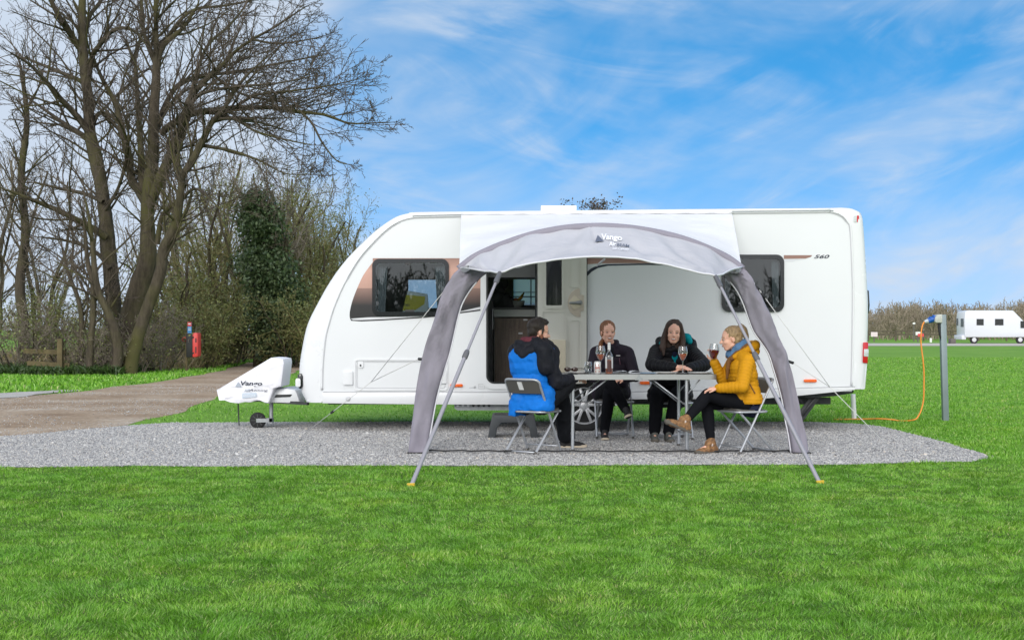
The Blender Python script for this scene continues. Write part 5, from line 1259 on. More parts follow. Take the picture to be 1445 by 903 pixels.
P.chain([nb-mr_*.145+V3(0,0,-.01)+mf*.03, nb-mr_*.09-mf*.02+V3(0,0,-.055), nb-mf*.04+V3(0,0,-.09), nb+mr_*.09-mf*.02+V3(0,0,-.05), nb+mr_*.15+mf*.05+V3(0,0,.0)], [.035,.050,.058,.050,.035]); P.chain([nb-mr_*.12+V3(0,0,.015), nb-mf*.02+V3(0,0,-.015), nb+mr_*.13+mf*.04+V3(0,0,.015)], [.03,.045,.03]); P.cap(nb+mr_*.15+mf*.06, .034, nb+mr_*.12+mf*.18+V3(0,0,-.01), .025)
blob('jacket_hood', P, .007, [M['black_shell']], man, 5, wrinkle=.008, wscale=14)
P = Prims(); P.chain([J['neck']-mr_*.075+mf*.05+V3(0,0,.0), J['neck']-mr_*.075-mf*.05+V3(0,0,.015), J['neck']-mf*.085+V3(0,0,.015), J['neck']+mr_*.07-mf*.06+V3(0,0,.02), J['neck']+mr_*.085+mf*.03+V3(0,0,.0), J['neck']+mr_*.06+mf*.10+V3(0,0,-.02)], [.03,.036,.040,.036,.030,.024])
blob('hoodie_collar', P, .006, [M['maroon']], man, 4, wrinkle=.006, wscale=20)
P = Prims(); legs(P, J, .026, 0, .93, 1.05, .042); P.cap(J['hipL'], .10, J['hipR'], .10); blob('trousers', P, .0075, [M['trousers']], man, 5, wrinkle=.009, wscale=12, seed=9)
shoes(man, J, 'shoe_black', 'sole_white')

# ---- red-haired woman behind the bottle
mf = Vector((.03,-1,0)); mr_ = Vector((-1,-.03,0))
J = dict(r=mr_, pel=V3(1.08,15.20,.49), chest=V3(1.08,15.17,.85), neck=V3(1.06,15.10,1.02), head=V3(1.037,15.04,1.148), hf=(.16,-.97,-.06),
    shL=V3(1.255,15.13,.925), shR=V3(.905,15.13,.925), elL=V3(1.33,15.02,.67), elR=V3(.86,15.02,.67), wrL=V3(1.17,14.80,.655), wrR=V3(1.02,14.83,.63),
    hipL=V3(1.17,15.14,.47), hipR=V3(.99,15.14,.47), knL=V3(1.03,14.76,.51), knR=V3(1.04,14.74,.605), anL=V3(.985,14.84,.098), anR=V3(1.20,14.70,.335), toeL=V3(.985,14.66,.04), toeR=V3(1.22,14.55,.25))
J['soleR'] = (.42,-.1,-.9)
w1 = person((1.08,15.05,0), 'smiling woman with ginger side ponytail and dark zip jacket, sitting behind the wine bottle')
bo_, L, f, r_, u = body(w1, J, [(J['wrL'], (-.8,-.55,-.15), (0,.2,-1), 1, .6, .95), (J['wrR'], (.55,-.8,0), (0,.2,-1), -1, .6, .95)], .97)
face_parts(w1, L, f, r_, u, .97, True, 'hair_red')
ax = (f, r_, u); P = Prims(); P.ell(L(-.034,0,.044), (.100,.083,.086), ax); P.ell(L(-.045,0,.0), (.072,.080,.085), ax); P.cap(L(-.07,0,-.02), .045, L(-.08,.03,-.09), .026)
P.chain([L(-.08,.03,-.09), L(-.02,.075,-.125), L(.035,.095,-.17), L(.050,.088,-.225)], [.026,.022,.020,.008])
hairmesh(w1, P, 'hair_red')
P = Prims(); torso(P, J, .018, 1.0, 0); arms(P, J, .012, 0, 0, .97)
P.cap(J['pel']-mr_*.10, .115, J['pel']+mr_*.10, .115, 0); P.chain([J['neck']-mr_*.065+mf*.05+V3(0,0,-.02), J['neck']-mr_*.075-mf*.02+V3(0,0,.02), J['neck']-mf*.07+V3(0,0,.025), J['neck']+mr_*.075-mf*.02+V3(0,0,.02), J['neck']+mr_*.065+mf*.05+V3(0,0,-.02)], [.022,.028,.032,.028,.022])
jk = blob('jacket', P, .0075, [M['plum']], w1, 5, wrinkle=.007, wscale=10, seed=5)
mb = MB(); z0 = V3(1.065,14.985,.93)
M['zip'] = pm('zip_line', (.12,.05,.07), .5)
mb.tube([V3(1.165,15.015,.80), V3(1.155,15.01,.87)], .004, 5, 0); mb.box((1.12,15.015,.893), (1.165,15.02,.902), 1); build('zip', mb, [M['zip'], M['label']], jk)
P = Prims(); P.cap(J['neck']+mf*.02+V3(0,0,-.05), .055, J['chest']+mf*.055+V3(0,0,.03), .06); blob('shirt', P, .007, [M['black_shell']], w1, 3)
P = Prims(); legs(P, J, .008, 0, .97, 1.0, .010); P.cap(J['hipL'], .095, J['hipR'], .095); blob('trousers', P, .0075, [M['leggings']], w1, 5, wrinkle=.004, wscale=12)
shoes(w1, J, 'shoe_black', 'sole_white', sc=.93)

# ---- dark-haired woman leaning on the table
mf = Vector((.05,-1,0)); mr_ = Vector((-1,-.05,0))
J = dict(r=mr_, pel=V3(1.70,14.98,.49), chest=V3(1.70,14.74,.85), neck=V3(1.70,14.66,1.015), head=V3(1.690,14.565,1.142), hf=(-.10,-.98,-.05), hu=(.07,0,1),
    shL=V3(1.885,14.68,.940), shR=V3(1.525,14.68,.940), elL=V3(1.965,14.22,.815), elR=V3(1.43,14.28,.815), wrL=V3(1.76,14.00,.785), wrR=V3(1.63,13.98,.800),
    hipL=V3(1.80,14.90,.47), hipR=V3(1.60,14.90,.47), knL=V3(1.72,14.47,.52), knR=V3(1.51,14.50,.52), anL=V3(1.635,14.60,.098), anR=V3(1.495,14.64,.098), toeL=V3(1.65,14.42,.04), toeR=V3(1.49,14.46,.04))
w2 = person((1.70,14.75,0), 'smiling dark-haired woman in a black quilted jacket with teal hood lining, leaning on the table')
bo_, L, f, r_, u = body(w2, J, [(J['wrR'], (.95,-.25,.02), (.1,.3,-1), 1, .35, .97), (J['wrL'], (-.95,-.2,-.02), (0,.2,-1), -1, .35, .97)], 1.0)
face_parts(w2, L, f, r_, u, 1.0, True, 'hair_brown')
ax = (f, r_, u); P = Prims(); P.ell(L(-.040,0,.050), (.104,.094,.092), ax); P.ell(L(-.045,0,-.02), (.085,.100,.11), ax)
P.chain([L(.010,-.03,.125), L(.022,.060,.090), L(.006,.088,.0), L(.000,.096,-.08), L(.02,.106,-.16), L(.04,.096,-.235)], [.020,.022,.026,.034,.036,.014]); P.chain([L(.01,.01,.125), L(.020,-.062,.088), L(.006,-.088,.0), L(-.004,-.096,-.08), L(.01,-.095,-.15), L(.03,-.092,-.21)], [.020,.021,.024,.032,.032,.014]); P.cap(L(-.06,.04,-.05), .06, L(-.05,.05,-.14), .045); P.cap(L(-.06,-.04,-.05), .06, L(-.05,-.05,-.14), .045)
hairmesh(w2, P, 'hair_brown', 'hair', .005)
P = Prims(); torso(P, J, .034, 1.05, 0, 1); arms(P, J, .024, 0, 2, .96)
P.cap(J['pel']-mr_*.12+V3(0,.02,-.02), .13, J['pel']+mr_*.12+V3(0,.02,-.02), .13, 0, 1)
jk = blob('jacket', P, .0075, [M['black_puffer']], w2, 4, None, (.055,.007), .004, 12)
P = Prims(); hb = J['neck']-mf*.03
P.chain([hb+mr_*.155+mf*.02+V3(0,0,.0), hb+mr_*.13-mf*.08+V3(0,0,.04), hb-mf*.13+V3(0,0,.05), hb-mr_*.14-mf*.09+V3(0,0,.065), hb-mr_*.20-mf*.03+V3(0,0,.02), hb-mr_*.20+mf*.05+V3(0,0,-.05)], [.035,.045,.05,.055,.05,.045])
hd = blob('hood', P, .007, [M['black_puffer']], w2, 4, None, None, .006, 18)
P = Prims(); P.chain([hb+mr_*.150+mf*.055+V3(0,0,.015), hb+mr_*.105-mf*.01+V3(0,0,.055), hb-mr_*.08-mf*.02+V3(0,0,.085), hb-mr_*.145+mf*.02+V3(0,0,.075), hb-mr_*.165+mf*.035+V3(0,0,.035)], [.012,.020,.045,.046,.034]); P.cap(J['neck']+mf*.045-mr_*.05, .022, J['chest']+mf*.115-mr_*.012+V3(0,0,.02), .018); P.cap(J['neck']+mf*.045+mr_*.06, .018, J['chest']+mf*.115+mr_*.014+V3(0,0,.02), .016); P.cap(J['chest']+mf*.125+V3(0,0,.03), .012, J['chest']+mf*.128+V3(0,0,-.06), .010)
blob('hood_lining', P, .006, [M['teal']], hd, 3, wrinkle=.003, wscale=20)
P = Prims(); P.cap(J['neck']+mf*.02+V3(0,0,-.04), .058, J['chest']+mf*.07+V3(0,0,.03), .06); blob('shirt', P, .007, [M['navycloth']], w2, 3)
mb = MB(); q_ = J['elR'].lerp(J['wrR'], .62); mb.box((q_.x-.012, q_.y-.062, q_.z-.025), (q_.x+.004, q_.y-.050, q_.z+.025)); build('cuff_logo', mb, M['label'], jk)
P = Prims(); legs(P, J, .014, 0, .95, 1.02, .018); P.cap(J['hipL'], .10, J['hipR'], .10); blob('trousers', P, .0075, [M['leggings']], w2, 5, wrinkle=.006, wscale=12)
shoes(w2, J, 'boot_grey', 'sole_dark', True, 'trim_grey', 'boot', .97)

# ---- woman in the yellow jacket, in profile at the right end
mf = Vector((-.97,-.22,0)); mr_ = Vector((-.22,.97,0))
J = dict(r=mr_, pel=V3(2.245,13.34,.495), chest=V3(2.185,13.34,.815), neck=V3(2.165,13.35,.975), head=V3(2.092,13.34,1.085), hf=(-.985,-.06,-.13),
    shL=V3(2.22,13.165,.885), shR=V3(2.165,13.52,.885), elL=V3(2.155,13.06,.64), elR=V3(2.045,13.52,.685), wrL=V3(1.945,13.16,.625), wrR=V3(1.955,13.475,.862),
    hipL=V3(2.22,13.25,.475), hipR=V3(2.23,13.43,.475), knL=V3(1.855,13.22,.560), knR=V3(1.865,13.36,.475), anL=V3(1.625,13.05,.325), anR=V3(1.885,13.21,.098), toeL=V3(1.44,13.0,.265), toeR=V3(1.72,13.10,.04))
J['soleL'] = (-.38,-.05,-.92)
w3 = person((2.15,13.3,0), 'blond woman in a mustard yellow quilted jacket, drinking from a glass in profile')
bo_, L, f, r_, u = body(w3, J, [(J['wrR'], (-.12,-.1,1), (-.55,-.8,0), -1, .75, .95), (J['wrL'], (-.9,.2,-.1), (0,.2,-1), 1, .6, .95)], .97)
face_parts(w3, L, f, r_, u, .97, False, 'hair_blond')
ax = (f, r_, u); P = Prims(); P.ell(L(-.032,0,.046), (.097,.080,.082), ax); P.ell(L(-.052,0,.0), (.062,.075,.072), ax); P.ell(L(-.100,0,.085), (.034,.034,.036), ax)
P.chain([L(-.085,0,.085), L(-.118,.0,.110), L(-.146,.005,.075), L(-.156,0,.0), L(-.146,0,-.07)], [.026,.028,.028,.024,.008])
hairmesh(w3, P, 'hair_blond', 'hair', .006)
P = Prims(); torso(P, J, .024, 1.0, 0, 1); arms(P, J, .016, 0, 2, .97); P.cap(J['pel']-mr_*.10+V3(0,0,.01), .118, J['pel']+mr_*.10+V3(0,0,.01), .118, 0, 1); P.cap(J['pel']+mf*.09-mr_*.07+V3(0,0,.03), .09, J['pel']+mf*.09+mr_*.06+V3(0,0,.03), .09, 0, 1)
def hem3(X, N_, tg): X = X.copy(); lo = X[:,2] < .475; X[lo,2] = .475 - .06*(.475-X[lo,2]); return X, tg
jk = blob('jacket', P, .0065, [M['yellow_puffer']], w3, 4, hem3, (.034,.0055), .003, 12)
hb = J['neck']-mf*.06+V3(0,0,-.01)
P = Prims(); P.chain([hb-mr_*.09+mf*.13+V3(0,0,-.045), hb-mr_*.115+mf*.02+V3(0,0,.015), hb-mr_*.08-mf*.09+V3(0,0,.06), hb-mf*.115+V3(0,0,.065), hb+mr_*.08-mf*.09+V3(0,0,.06), hb+mr_*.11+mf*.02+V3(0,0,.015), hb+mr_*.09+mf*.13+V3(0,0,-.04)], [.026,.036,.042,.044,.042,.036,.026]); P.cap(hb-mr_*.06-mf*.095, .04, hb+mr_*.06-mf*.095, .04)
hd = blob('hood', P, .007, [M['yellow_puffer']], w3, 4, None, None, .006, 16)
P = Prims(); P.chain([hb-mr_*.075+mf*.15+V3(0,0,-.06), hb-mr_*.090+mf*.06+V3(0,0,.025), hb-mr_*.075-mf*.02+V3(0,0,.07)], [.026,.030,.030]); P.chain([hb-mr_*.055+mf*.16+V3(0,0,-.07), J['chest']+mf*.135-mr_*.03+V3(0,0,.05), J['chest']+mf*.145-mr_*.02+V3(0,0,-.10)], [.026,.022,.012])
blob('hood_lining', P, .006, [M['brownlin']], hd, 3, wrinkle=.003, wscale=20)
P = Prims(); P.chain([J['neck']+mf*.085-mr_*.03+V3(0,0,-.05), J['neck']-mr_*.072+mf*.03+V3(0,0,.03), J['neck']-mr_*.06-mf*.045+V3(0,0,.075), J['neck']-mf*.075+V3(0,0,.08), J['neck']+mr_*.06-mf*.04+V3(0,0,.07), J['neck']+mr_*.07+mf*.04+V3(0,0,.02), J['neck']+mf*.085+mr_*.03+V3(0,0,-.04)], [.03,.038,.036,.034,.036,.036,.03])
blob('hoodie_collar', P, .006, [M['denim']], w3, 4, wrinkle=.006, wscale=22)
mb = MB(); q0 = J['pel']+mf*.06-mr_*.222+V3(0,0,.17); mb.tube([q0, q0+V3(.05,0,-.09)], .007, 6); build('pocket_zip', mb, M['brownlin'], jk)
P = Prims(); legs(P, J, .004, 0, .90, .98, .002); P.cap(J['hipL'], .095, J['hipR'], .095); blob('leggings', P, .007, [M['leggings']], w3, 5, wrinkle=.002, wscale=14)
P = Prims(); P.cap(J['pel']-mr_*.10-mf*.02+V3(0,0,-.07), .085, J['pel']+mr_*.10-mf*.02+V3(0,0,-.07), .085); blob('shirt_hem', P, .007, [M['navycloth']], w3, 4, wrinkle=.004)
P = Prims()
for s in ('L', 'R'): P.cap(J['kn'+s].lerp(J['an'+s], .88), .039, J['an'+s].lerp(J['toe'+s], .02), .041)
blob('socks', P, .006, [M['sock']], w3, 2)
shoes(w3, J, 'boot_tan', 'sole_dark', True, 'lace', 'boot', .98)
# the glass she holds
tl = Matrix.Rotation(R(-8), 3, 'Y') @ Matrix.Rotation(R(0), 3, 'X')
gp = J['wrR'] + V3(-.022, -.062, .030)
wineglass(tuple(gp), 'stemless glass of red drink held up by the woman in yellow', False, Matrix.Rotation(R(7), 3, 'Y'), 'redwine', 1.28, .62)
# ------------------------------------------------------------------ trees and the far field
def bark(name, c1, c2, moss=None):
    m, nt, b = nodes_of(name); b.inputs['Roughness'].default_value = .9; b.inputs['Specular IOR Level'].default_value = .15
    tcx = nt.nodes.new('ShaderNodeTexCoord'); mp = nt.nodes.new('ShaderNodeMapping'); mp.inputs['Scale'].default_value = (6, 6, 1.3); nt.links.new(tcx.outputs['Object'], mp.inputs['Vector'])
    t = noise_node(nt, 1.4, 8, .7, vec=mp.outputs[0]); r1 = ramp(nt, t.outputs['Fac'], [(.3, c1), (.68, c2)]); out = r1.outputs['Color']
    if moss:
        t2 = noise_node(nt, .55, 5, .6); r2 = ramp(nt, t2.outputs['Fac'], [(.45, (0,0,0)), (.62, (1,1,1))]); out = mixc(nt, out, moss, r2.outputs['Color'])
    nt.links.new(out, b.inputs['Base Color']); bump(nt, b, t.outputs['Fac'], .8, .04)
    return m
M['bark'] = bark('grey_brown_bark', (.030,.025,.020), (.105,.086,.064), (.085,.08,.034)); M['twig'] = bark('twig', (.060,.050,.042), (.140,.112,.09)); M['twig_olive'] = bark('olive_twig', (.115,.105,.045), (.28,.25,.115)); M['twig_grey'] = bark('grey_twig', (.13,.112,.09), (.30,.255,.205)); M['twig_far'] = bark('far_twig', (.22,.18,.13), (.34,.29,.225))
def leafmat(name, c1, c2):
    m, nt, b = nodes_of(name); g = nt.nodes.new('ShaderNodeNewGeometry'); r1 = ramp(nt, g.outputs['Random Per Island'], [(0, c1), (1, c2)])
    nt.links.new(r1.outputs['Color'], b.inputs['Base Color']); b.inputs['Roughness'].default_value = .45
    tr = nt.nodes.new('ShaderNodeBsdfTranslucent'); nt.links.new(r1.outputs['Color'], tr.inputs['Color']); mx = nt.nodes.new('ShaderNodeMixShader'); mx.inputs[0].default_value = .2
    nt.links.new(b.outputs[0], mx.inputs[1]); nt.links.new(tr.outputs[0], mx.inputs[2]); nt.links.new(mx.outputs[0], nt.nodes['Material Output'].inputs['Surface'])
    return m
M['ivy'] = leafmat('ivy_leaf', (.030,.062,.022), (.15,.205,.09)); M['bud'] = leafmat('olive_bud', (.10,.13,.035), (.24,.25,.085)); M['dry'] = leafmat('dry_grass', (.25,.19,.10), (.42,.34,.20)); M['weed'] = leafmat('weed_leaf', (.03,.06,.015), (.075,.125,.035))

class Tubes:                                        # many tapered tubes as arrays
    def __init__(s): s.V = []; s.Q = []; s.n = 0
    def add(s, pts, rs, k):
        P = np.asarray(pts, float); r_ = np.asarray(rs, float); n = len(P)
        d = np.gradient(P, axis=0); d /= np.linalg.norm(d, axis=1)[:,None]+1e-9
        ref = np.array([0,0,1.]) if abs(d[0][2]) < .9 else np.array([1.,0,0]); a = np.cross(d, ref); a /= np.linalg.norm(a, axis=1)[:,None]+1e-9; b_ = np.cross(d, a)
        an = 2*np.pi*np.arange(k)/k
        V = P[:,None,:] + r_[:,None,None]*(a[:,None,:]*np.cos(an)[None,:,None] + b_[:,None,:]*np.sin(an)[None,:,None])
        i = np.arange(n-1)[:,None]*k; j = np.arange(k)[None,:]; j2 = (j+1) % k
        q = np.stack([i+j, i+j2, i+k+j2, i+k+j], 2).reshape(-1,4) + s.n
        s.V.append(V.reshape(-1,3)); s.Q.append(q); s.n += n*k
    def obj(s, name, mat, parent=None, loc=(0,0,0)):
        V = np.concatenate(s.V); L = np.array(WL[parent.name]) if parent is not None else np.array(loc)
        o = fast_mesh(name, V-L, np.concatenate(s.Q), np.zeros((0,3),int), mat)
        if parent is not None: o.parent = parent; WL[o.name] = WL[parent.name]
        else: o.location = loc; WL[o.name] = tuple(loc)
        return o
rt = random.Random(5)
def rv(): return Vector((rt.gauss(0,1), rt.gauss(0,1), rt.gauss(0,1))).normalized()
def grow(start, d, L, r0, level, thick, thin, P, tips=None):
    n = max(3, int(L/P['seg'])); p = Vector(start); d = Vector(d).normalized(); pts = [p.copy()]; ds = [d.copy()]
    for i in range(n):
        d = (d + rv()*P['wander'] + Vector((0,0,P['up'])) * (1.0 if level > 0 else .4)).normalized(); p = p + d*(L/n); pts.append(p.copy()); ds.append(d.copy())
    r1 = max(P['rmin'], r0*(.35 if level < P['lv'] else .55)); rs = [r0+(r1-r0)*i/n for i in range(n+1)]
    (thick if r0 > P['rth'] else thin).add(pts, rs, 7 if r0 > .08 else (5 if r0 > .03 else 3))
    if tips is not None and level >= P['lv']-1: tips.append(pts[-1]); tips.append(pts[len(pts)//2])
    if level >= P['lv']: return
    nc = P['nc'][level]; 
    for k in range(nc):
        t = P['t0'] + (1-P['t0'])*(k+rt.random())/nc; f = t*n; i = min(int(f), n-1); q = pts[i].lerp(pts[i+1], f-i); dd = ds[i+1]
        ax = dd.cross(rv()).normalized(); an = R(rt.uniform(*P['ang'])); nd = Matrix.Rotation(an, 3, ax) @ dd
        grow(q, nd, L*P['ratio'][level]*rt.uniform(.6,1.2)*(1-.45*t), max(P['rmin'], rs[i]*P['rr']), level+1, thick, thin, P, tips)

# the big bare trees by the track
def guided(name, label, Y0, guides, base, P2, density, loc, seed):
    global rt
    rt = random.Random(seed); root = tag(empty(name, loc), label, 'tree'); th = Tubes(); tn = Tubes()
    for g in guides:
        pts_px, dy0, dy1 = g[0], g[1], g[2]; n = len(pts_px); W3 = []
        for i, (x, y, r_) in enumerate(pts_px):
            Y = Y0 + dy0 + (dy1-dy0)*(i/max(1, n-1))**1.3; q = W(x, y, Y); W3.append((*q, r_*Y/F))
        W3 = crom(W3, 5); pts = [Vector(p[:3]) + Vector((0,0,0)) for p in W3]; rs = [max(.006, p[3]) for p in W3]
        for i in range(1, len(pts)-1): pts[i] += rv()*rs[i]*.04
        th.add(pts, rs, 12 if rs[0] > .15 else 8)
        L = 0; s0 = g[3] if len(g) > 3 else .15; tot = sum((pts[i+1]-pts[i]).length for i in range(len(pts)-1)); nxt = tot*s0
        for i in range(len(pts)-1):
            sl_ = (pts[i+1]-pts[i]).length; L += sl_
            while L > nxt:
                nxt += rt.uniform(.5, 1.5)/density; dd = (pts[i+1]-pts[i]).normalized(); t = L/tot
                ax = dd.cross(rv()).normalized(); nd = Matrix.Rotation(R(rt.uniform(28,62)), 3, ax) @ dd
                nd = (nd + Vector((0, 0, .15))).normalized()
                grow(pts[i], nd, min(rt.uniform(.9, 2.7)*(1.15-.40*t), .35+rs[i]*45), min(rs[i]*.5, .035), 0, th, tn, P2)
        dd = (pts[-1]-pts[-2]).normalized(); grow(pts[-1], dd, .55, rs[-1]*.9, 0, th, tn, P2)
    t_ = th.obj('trunk', M['bark'], root); c_ = tn.obj('crown', M['twig'], root)
    return root
P2 = dict(seg=.22, wander=.14, up=.05, rmin=.0055, lv=2, rth=.03, nc=(7,4), t0=.22, ang=(25,55), ratio=(.48,.45), rr=.55)
YA = 39.0
A = [([(157,526,20.4),(158,515,16.32),(158,500,13.6),(159,465,11.56),(160,426,11.22),(155,370,10.54),(150,315,9.86),(143,264,9.18),(135,223,9.89),(127,186,8.17),(124,133,7.31),(120,108,6.88),(116.5,53,6.02),(116,0,5.16),(120,-60,3.87),(124,-120,2.58)], 0, 1.0, .35),
 ([(124,120,3.87),(130,81,3.87),(140,65,3.44),(158,45,3.01),(174,40,2.58),(192,46,2.06),(205,62,1.29)], .8, -1.0),
 ([(121,118,3.44),(104,110,3.1),(84,102,2.58),(60,92,2.06),(35,82,1.38)], .8, 2.5), ([(129,192,5.16),(115,172,4.73),(103,158,4.3),(84,138,3.78),(62,112,3.01),(40,90,2.06),(15,75,1.29)], .5, -2.0),
 ([(128,200,4.3),(112,188,3.87),(99,180,3.44),(84,170,2.75),(50,146,1.72)], .5, 1.5), ([(150,335,5.44),(135,325,5.1),(118,316,4.76),(107,310,4.49),(84,298,3.81),(50,284,2.99),(15,270,2.04)], 0, -1.5),
 ([(146,285,3.06),(132,279,2.86),(117,273,2.72),(84,266,2.18),(50,258,1.5)], 0, 2.0), ([(118,75,5.16),(106,59,4.73),(93,37,4.3),(84,25,3.78),(66,-10,2.75),(45,-50,1.72)], .9, -.8), ([(118,62,3.44),(126,25,3.01),(140,5,2.58),(160,-25,1.89)], .9, 2.4),
 ([(146,300,2.72),(165,270,2.31),(176,235,2.58),(180,205,2.06),(172,180,1.38),(160,160,0.86)], .2, -2.2), ([(127,190,3.44),(140,160,3.01),(160,175,2.58),(175,195,1.89),(188,230,1.29)], .5, 2.5), ([(155,380,3.4),(140,360,2.99),(120,348,2.45),(95,340,1.9),(60,335,1.22)], 0, 2)]
guided('bare_tree', 'tall bare tree with one thick mossy trunk at the left of the track', YA, A, W(157,523,YA), P2, 3.8, (W(157,523,YA)[0], YA, 0), 21)
B = [([(170,527,21.12),(172,515,17.82),(178,480,15.84),(186,440,15.18),(198,400,14.52),(208,370,13.2),(209,336,11.22),(208,300,9.57),(211,262,10.08),(216,215,8.4),(217,161,7.39),(220,118,6.38),(221,90,5.88),(228,68,4.62),(239,56,3.78),(258,40,2.69),(275,15,1.85)], 0, -.6, .35),
 ([(207,292,5.94),(197,270,6.72),(186,254,6.22),(180,214,5.54),(171,180,4.7),(163,146,3.86),(146,115,2.86),(134,87,1.85),(128,60,1.09)], -.2, 2.4), ([(206,290,4.29),(200,257,5.04),(199,217,4.54),(196,167,3.86),(192.5,115,3.02),(191,77,2.52),(199,52,1.85),(205,20,1.18)], -.2, 3.2),
 ([(212,290,6.6),(224,257,7.56),(239,223,6.72),(250,198,6.05),(258,174,5.54),(264,149,4.7),(270,136,4.2),(289,115,3.61),(313,93,3.02),(331,74,2.52),(356,56,2.1),(380,43,1.68),(408,25,1.26),(433,9,0.84)], -.3, -3.2),
 ([(228,188,5.38),(242,176,5.04),(258,167,4.7),(282,158,4.2),(307,155,3.78),(331,152,3.36),(360,152,3.02),(393,153,2.69),(424,158,2.35),(461,163,1.85),(492,174,1.34),(525,174,0.92),(550,173,0.67)], -.5, -4.5), ([(424,158,2.02),(440,174,1.68),(455,202,1.34),(474,226,1.01),(489,232,0.67)], -3.4, -4.6),
 ([(217,190,4.62),(225,174,4.2),(233,149,3.86),(251,121,3.36),(276,109,2.94),(301,105,2.52),(332,102,2.18),(377,93,1.68),(424,84,1.18),(455,78,0.76)], -.3, 2.8), ([(224,72,3.36),(233,59,3.02),(258,25,2.52),(282,12,2.18),(313,9,1.68),(350,2,1.34),(400,-12,0.84)], -.5, 1.8),
 ([(221,92,4.2),(220,46,3.53),(220,0,3.02),(225,-60,2.18),(228,-110,1.34)], -.4, -1.2), ([(220,92,3.7),(208,62,3.36),(202,40,3.02),(199,0,2.52),(195,-50,1.85)], -.4, 1.5), ([(258,174,3.36),(275,140,2.69),(300,128,2.35),(340,122,1.85),(390,118,1.34),(440,108,0.84)], -1.2, -5.5), ([(264,149,3.02),(290,70,2.35),(320,40,1.85),(345,10,1.34),(360,-20,0.84)], -1.4, 2.4), ([(331,152,2.52),(360,135,2.1),(400,130,1.68),(440,125,1.34),(480,118,0.92),(505,112,0.67)], -2.5, -5), ([(356,56,1.68),(390,62,1.43),(425,58,1.09),(455,52,0.76)], -2.4, -4), ([(300,105,2.18),(330,128,1.85),(370,140,1.43),(410,138,1.01)], 1, 3)]
guided('bare_tree', 'tall bare tree dividing into several stems, its long boughs reaching over the caravan side', YA-.4, B, W(170,524,YA-.4), P2, 4.8, (W(176,524,YA-.4)[0], YA-.4, 0), 33)
C3 = [([(182,527,13.2),(185,512,10.56),(196,470,9.24),(210,430,8.58),(226,385,8.25),(230,356,7.92),(238,338,7.59),(246,322,6.93),(251,300,6.27),(256,264,5.28),(258,248,4.88),(270,229,5.38),(283,205,4.7),(298,174,4.03),(307,164,3.53),(319,149,2.94),(334,124,2.35),(353,102,1.68),(378,80,1.01)], -.9, -2.5, .3),
 ([(258,248,3.3),(248,226,3.7),(242,215,3.02),(236,205,2.35),(240,190,1.51)], -1.3, .5), ([(283,205,2.86),(301,208,2.52),(322,212,2.18),(340,217,1.85),(371,229,1.43),(402,245,0.79),(440,246,0.53)], -1.6, -3.8), ([(300,172,3.02),(325,167,2.52),(345,176,2.1),(362,186,1.76),(402,197,1.26),(440,205,0.76)], -1.7, -4.2),
 ([(222,345,3.96),(227,310,3.56),(236,296,3.3),(247,287,2.9),(254,275,2.38)], -.9, -1.3, .9), ([(254,285,2.9),(268,270,2.38),(280,268,1.85),(300,285,1.32),(320,305,0.86)], -1.3, -3.5), ([(246,322,2.64),(262,300,2.24),(268,285,1.72),(272,262,1.06)], -1.3, 0), ([(310,160,2.52),(335,170,2.02),(360,172,1.68),(390,180,1.26),(415,188,0.84)], -1.9, 1)]
guided('bare_tree', 'slanting bare tree with a forked trunk leaning right beside the track verge', YA-1.0, C3, W(182,524,YA-1), P2, 4.2, (W(186,524,YA-1)[0], YA-1.0, 0), 44)
# slender stems in front, each a tree
PS = dict(seg=.25, wander=.16, up=.05, rmin=.006, lv=2, rth=.03, nc=(7,4), t0=.2, ang=(25,60), ratio=(.5,.5), rr=.5)
ST = [([(125,527,6),(127,500,5),(129,470,4.6),(132,430,4.4),(131,400,4),(124,372,3.4),(120,330,2.6),(118,300,1.6)], -2.4, -2, 'slender pale stem with mossy bark standing left of the thick trunks'), ([(162,527,8),(166,500,7.5),(163,470,7),(152,440,6),(140,415,5),(134,385,4.4),(131,350,3.6),(126,310,2.6),(120,280,1.5)], -2.2, -2.6, 'crooked pale stem bending left in front of the thick trunks'), ([(110,525,4.5),(115,480,4),(114,440,3.6),(108,415,3),(96,385,2.4),(88,350,1.6)], -1.5, -1, 'thin leaning stem at the left edge of the tree group'), ([(30,530,9),(34,470,8),(28,400,7),(36,330,6),(30,250,5),(38,170,4),(30,100,2.6)], 2, 2.5, 'bare tree left of the tall trunks, nearest the picture edge')]
for i, (g, d0, d1, lb) in enumerate(ST):
    guided('young_tree', lb, YA, [(g, d0, d1, .3)], W(g[0][0], g[0][1], YA+d0), PS, 3.0, (W(g[0][0], g[0][1], YA+d0)[0], YA+d0, 0), 60+i)

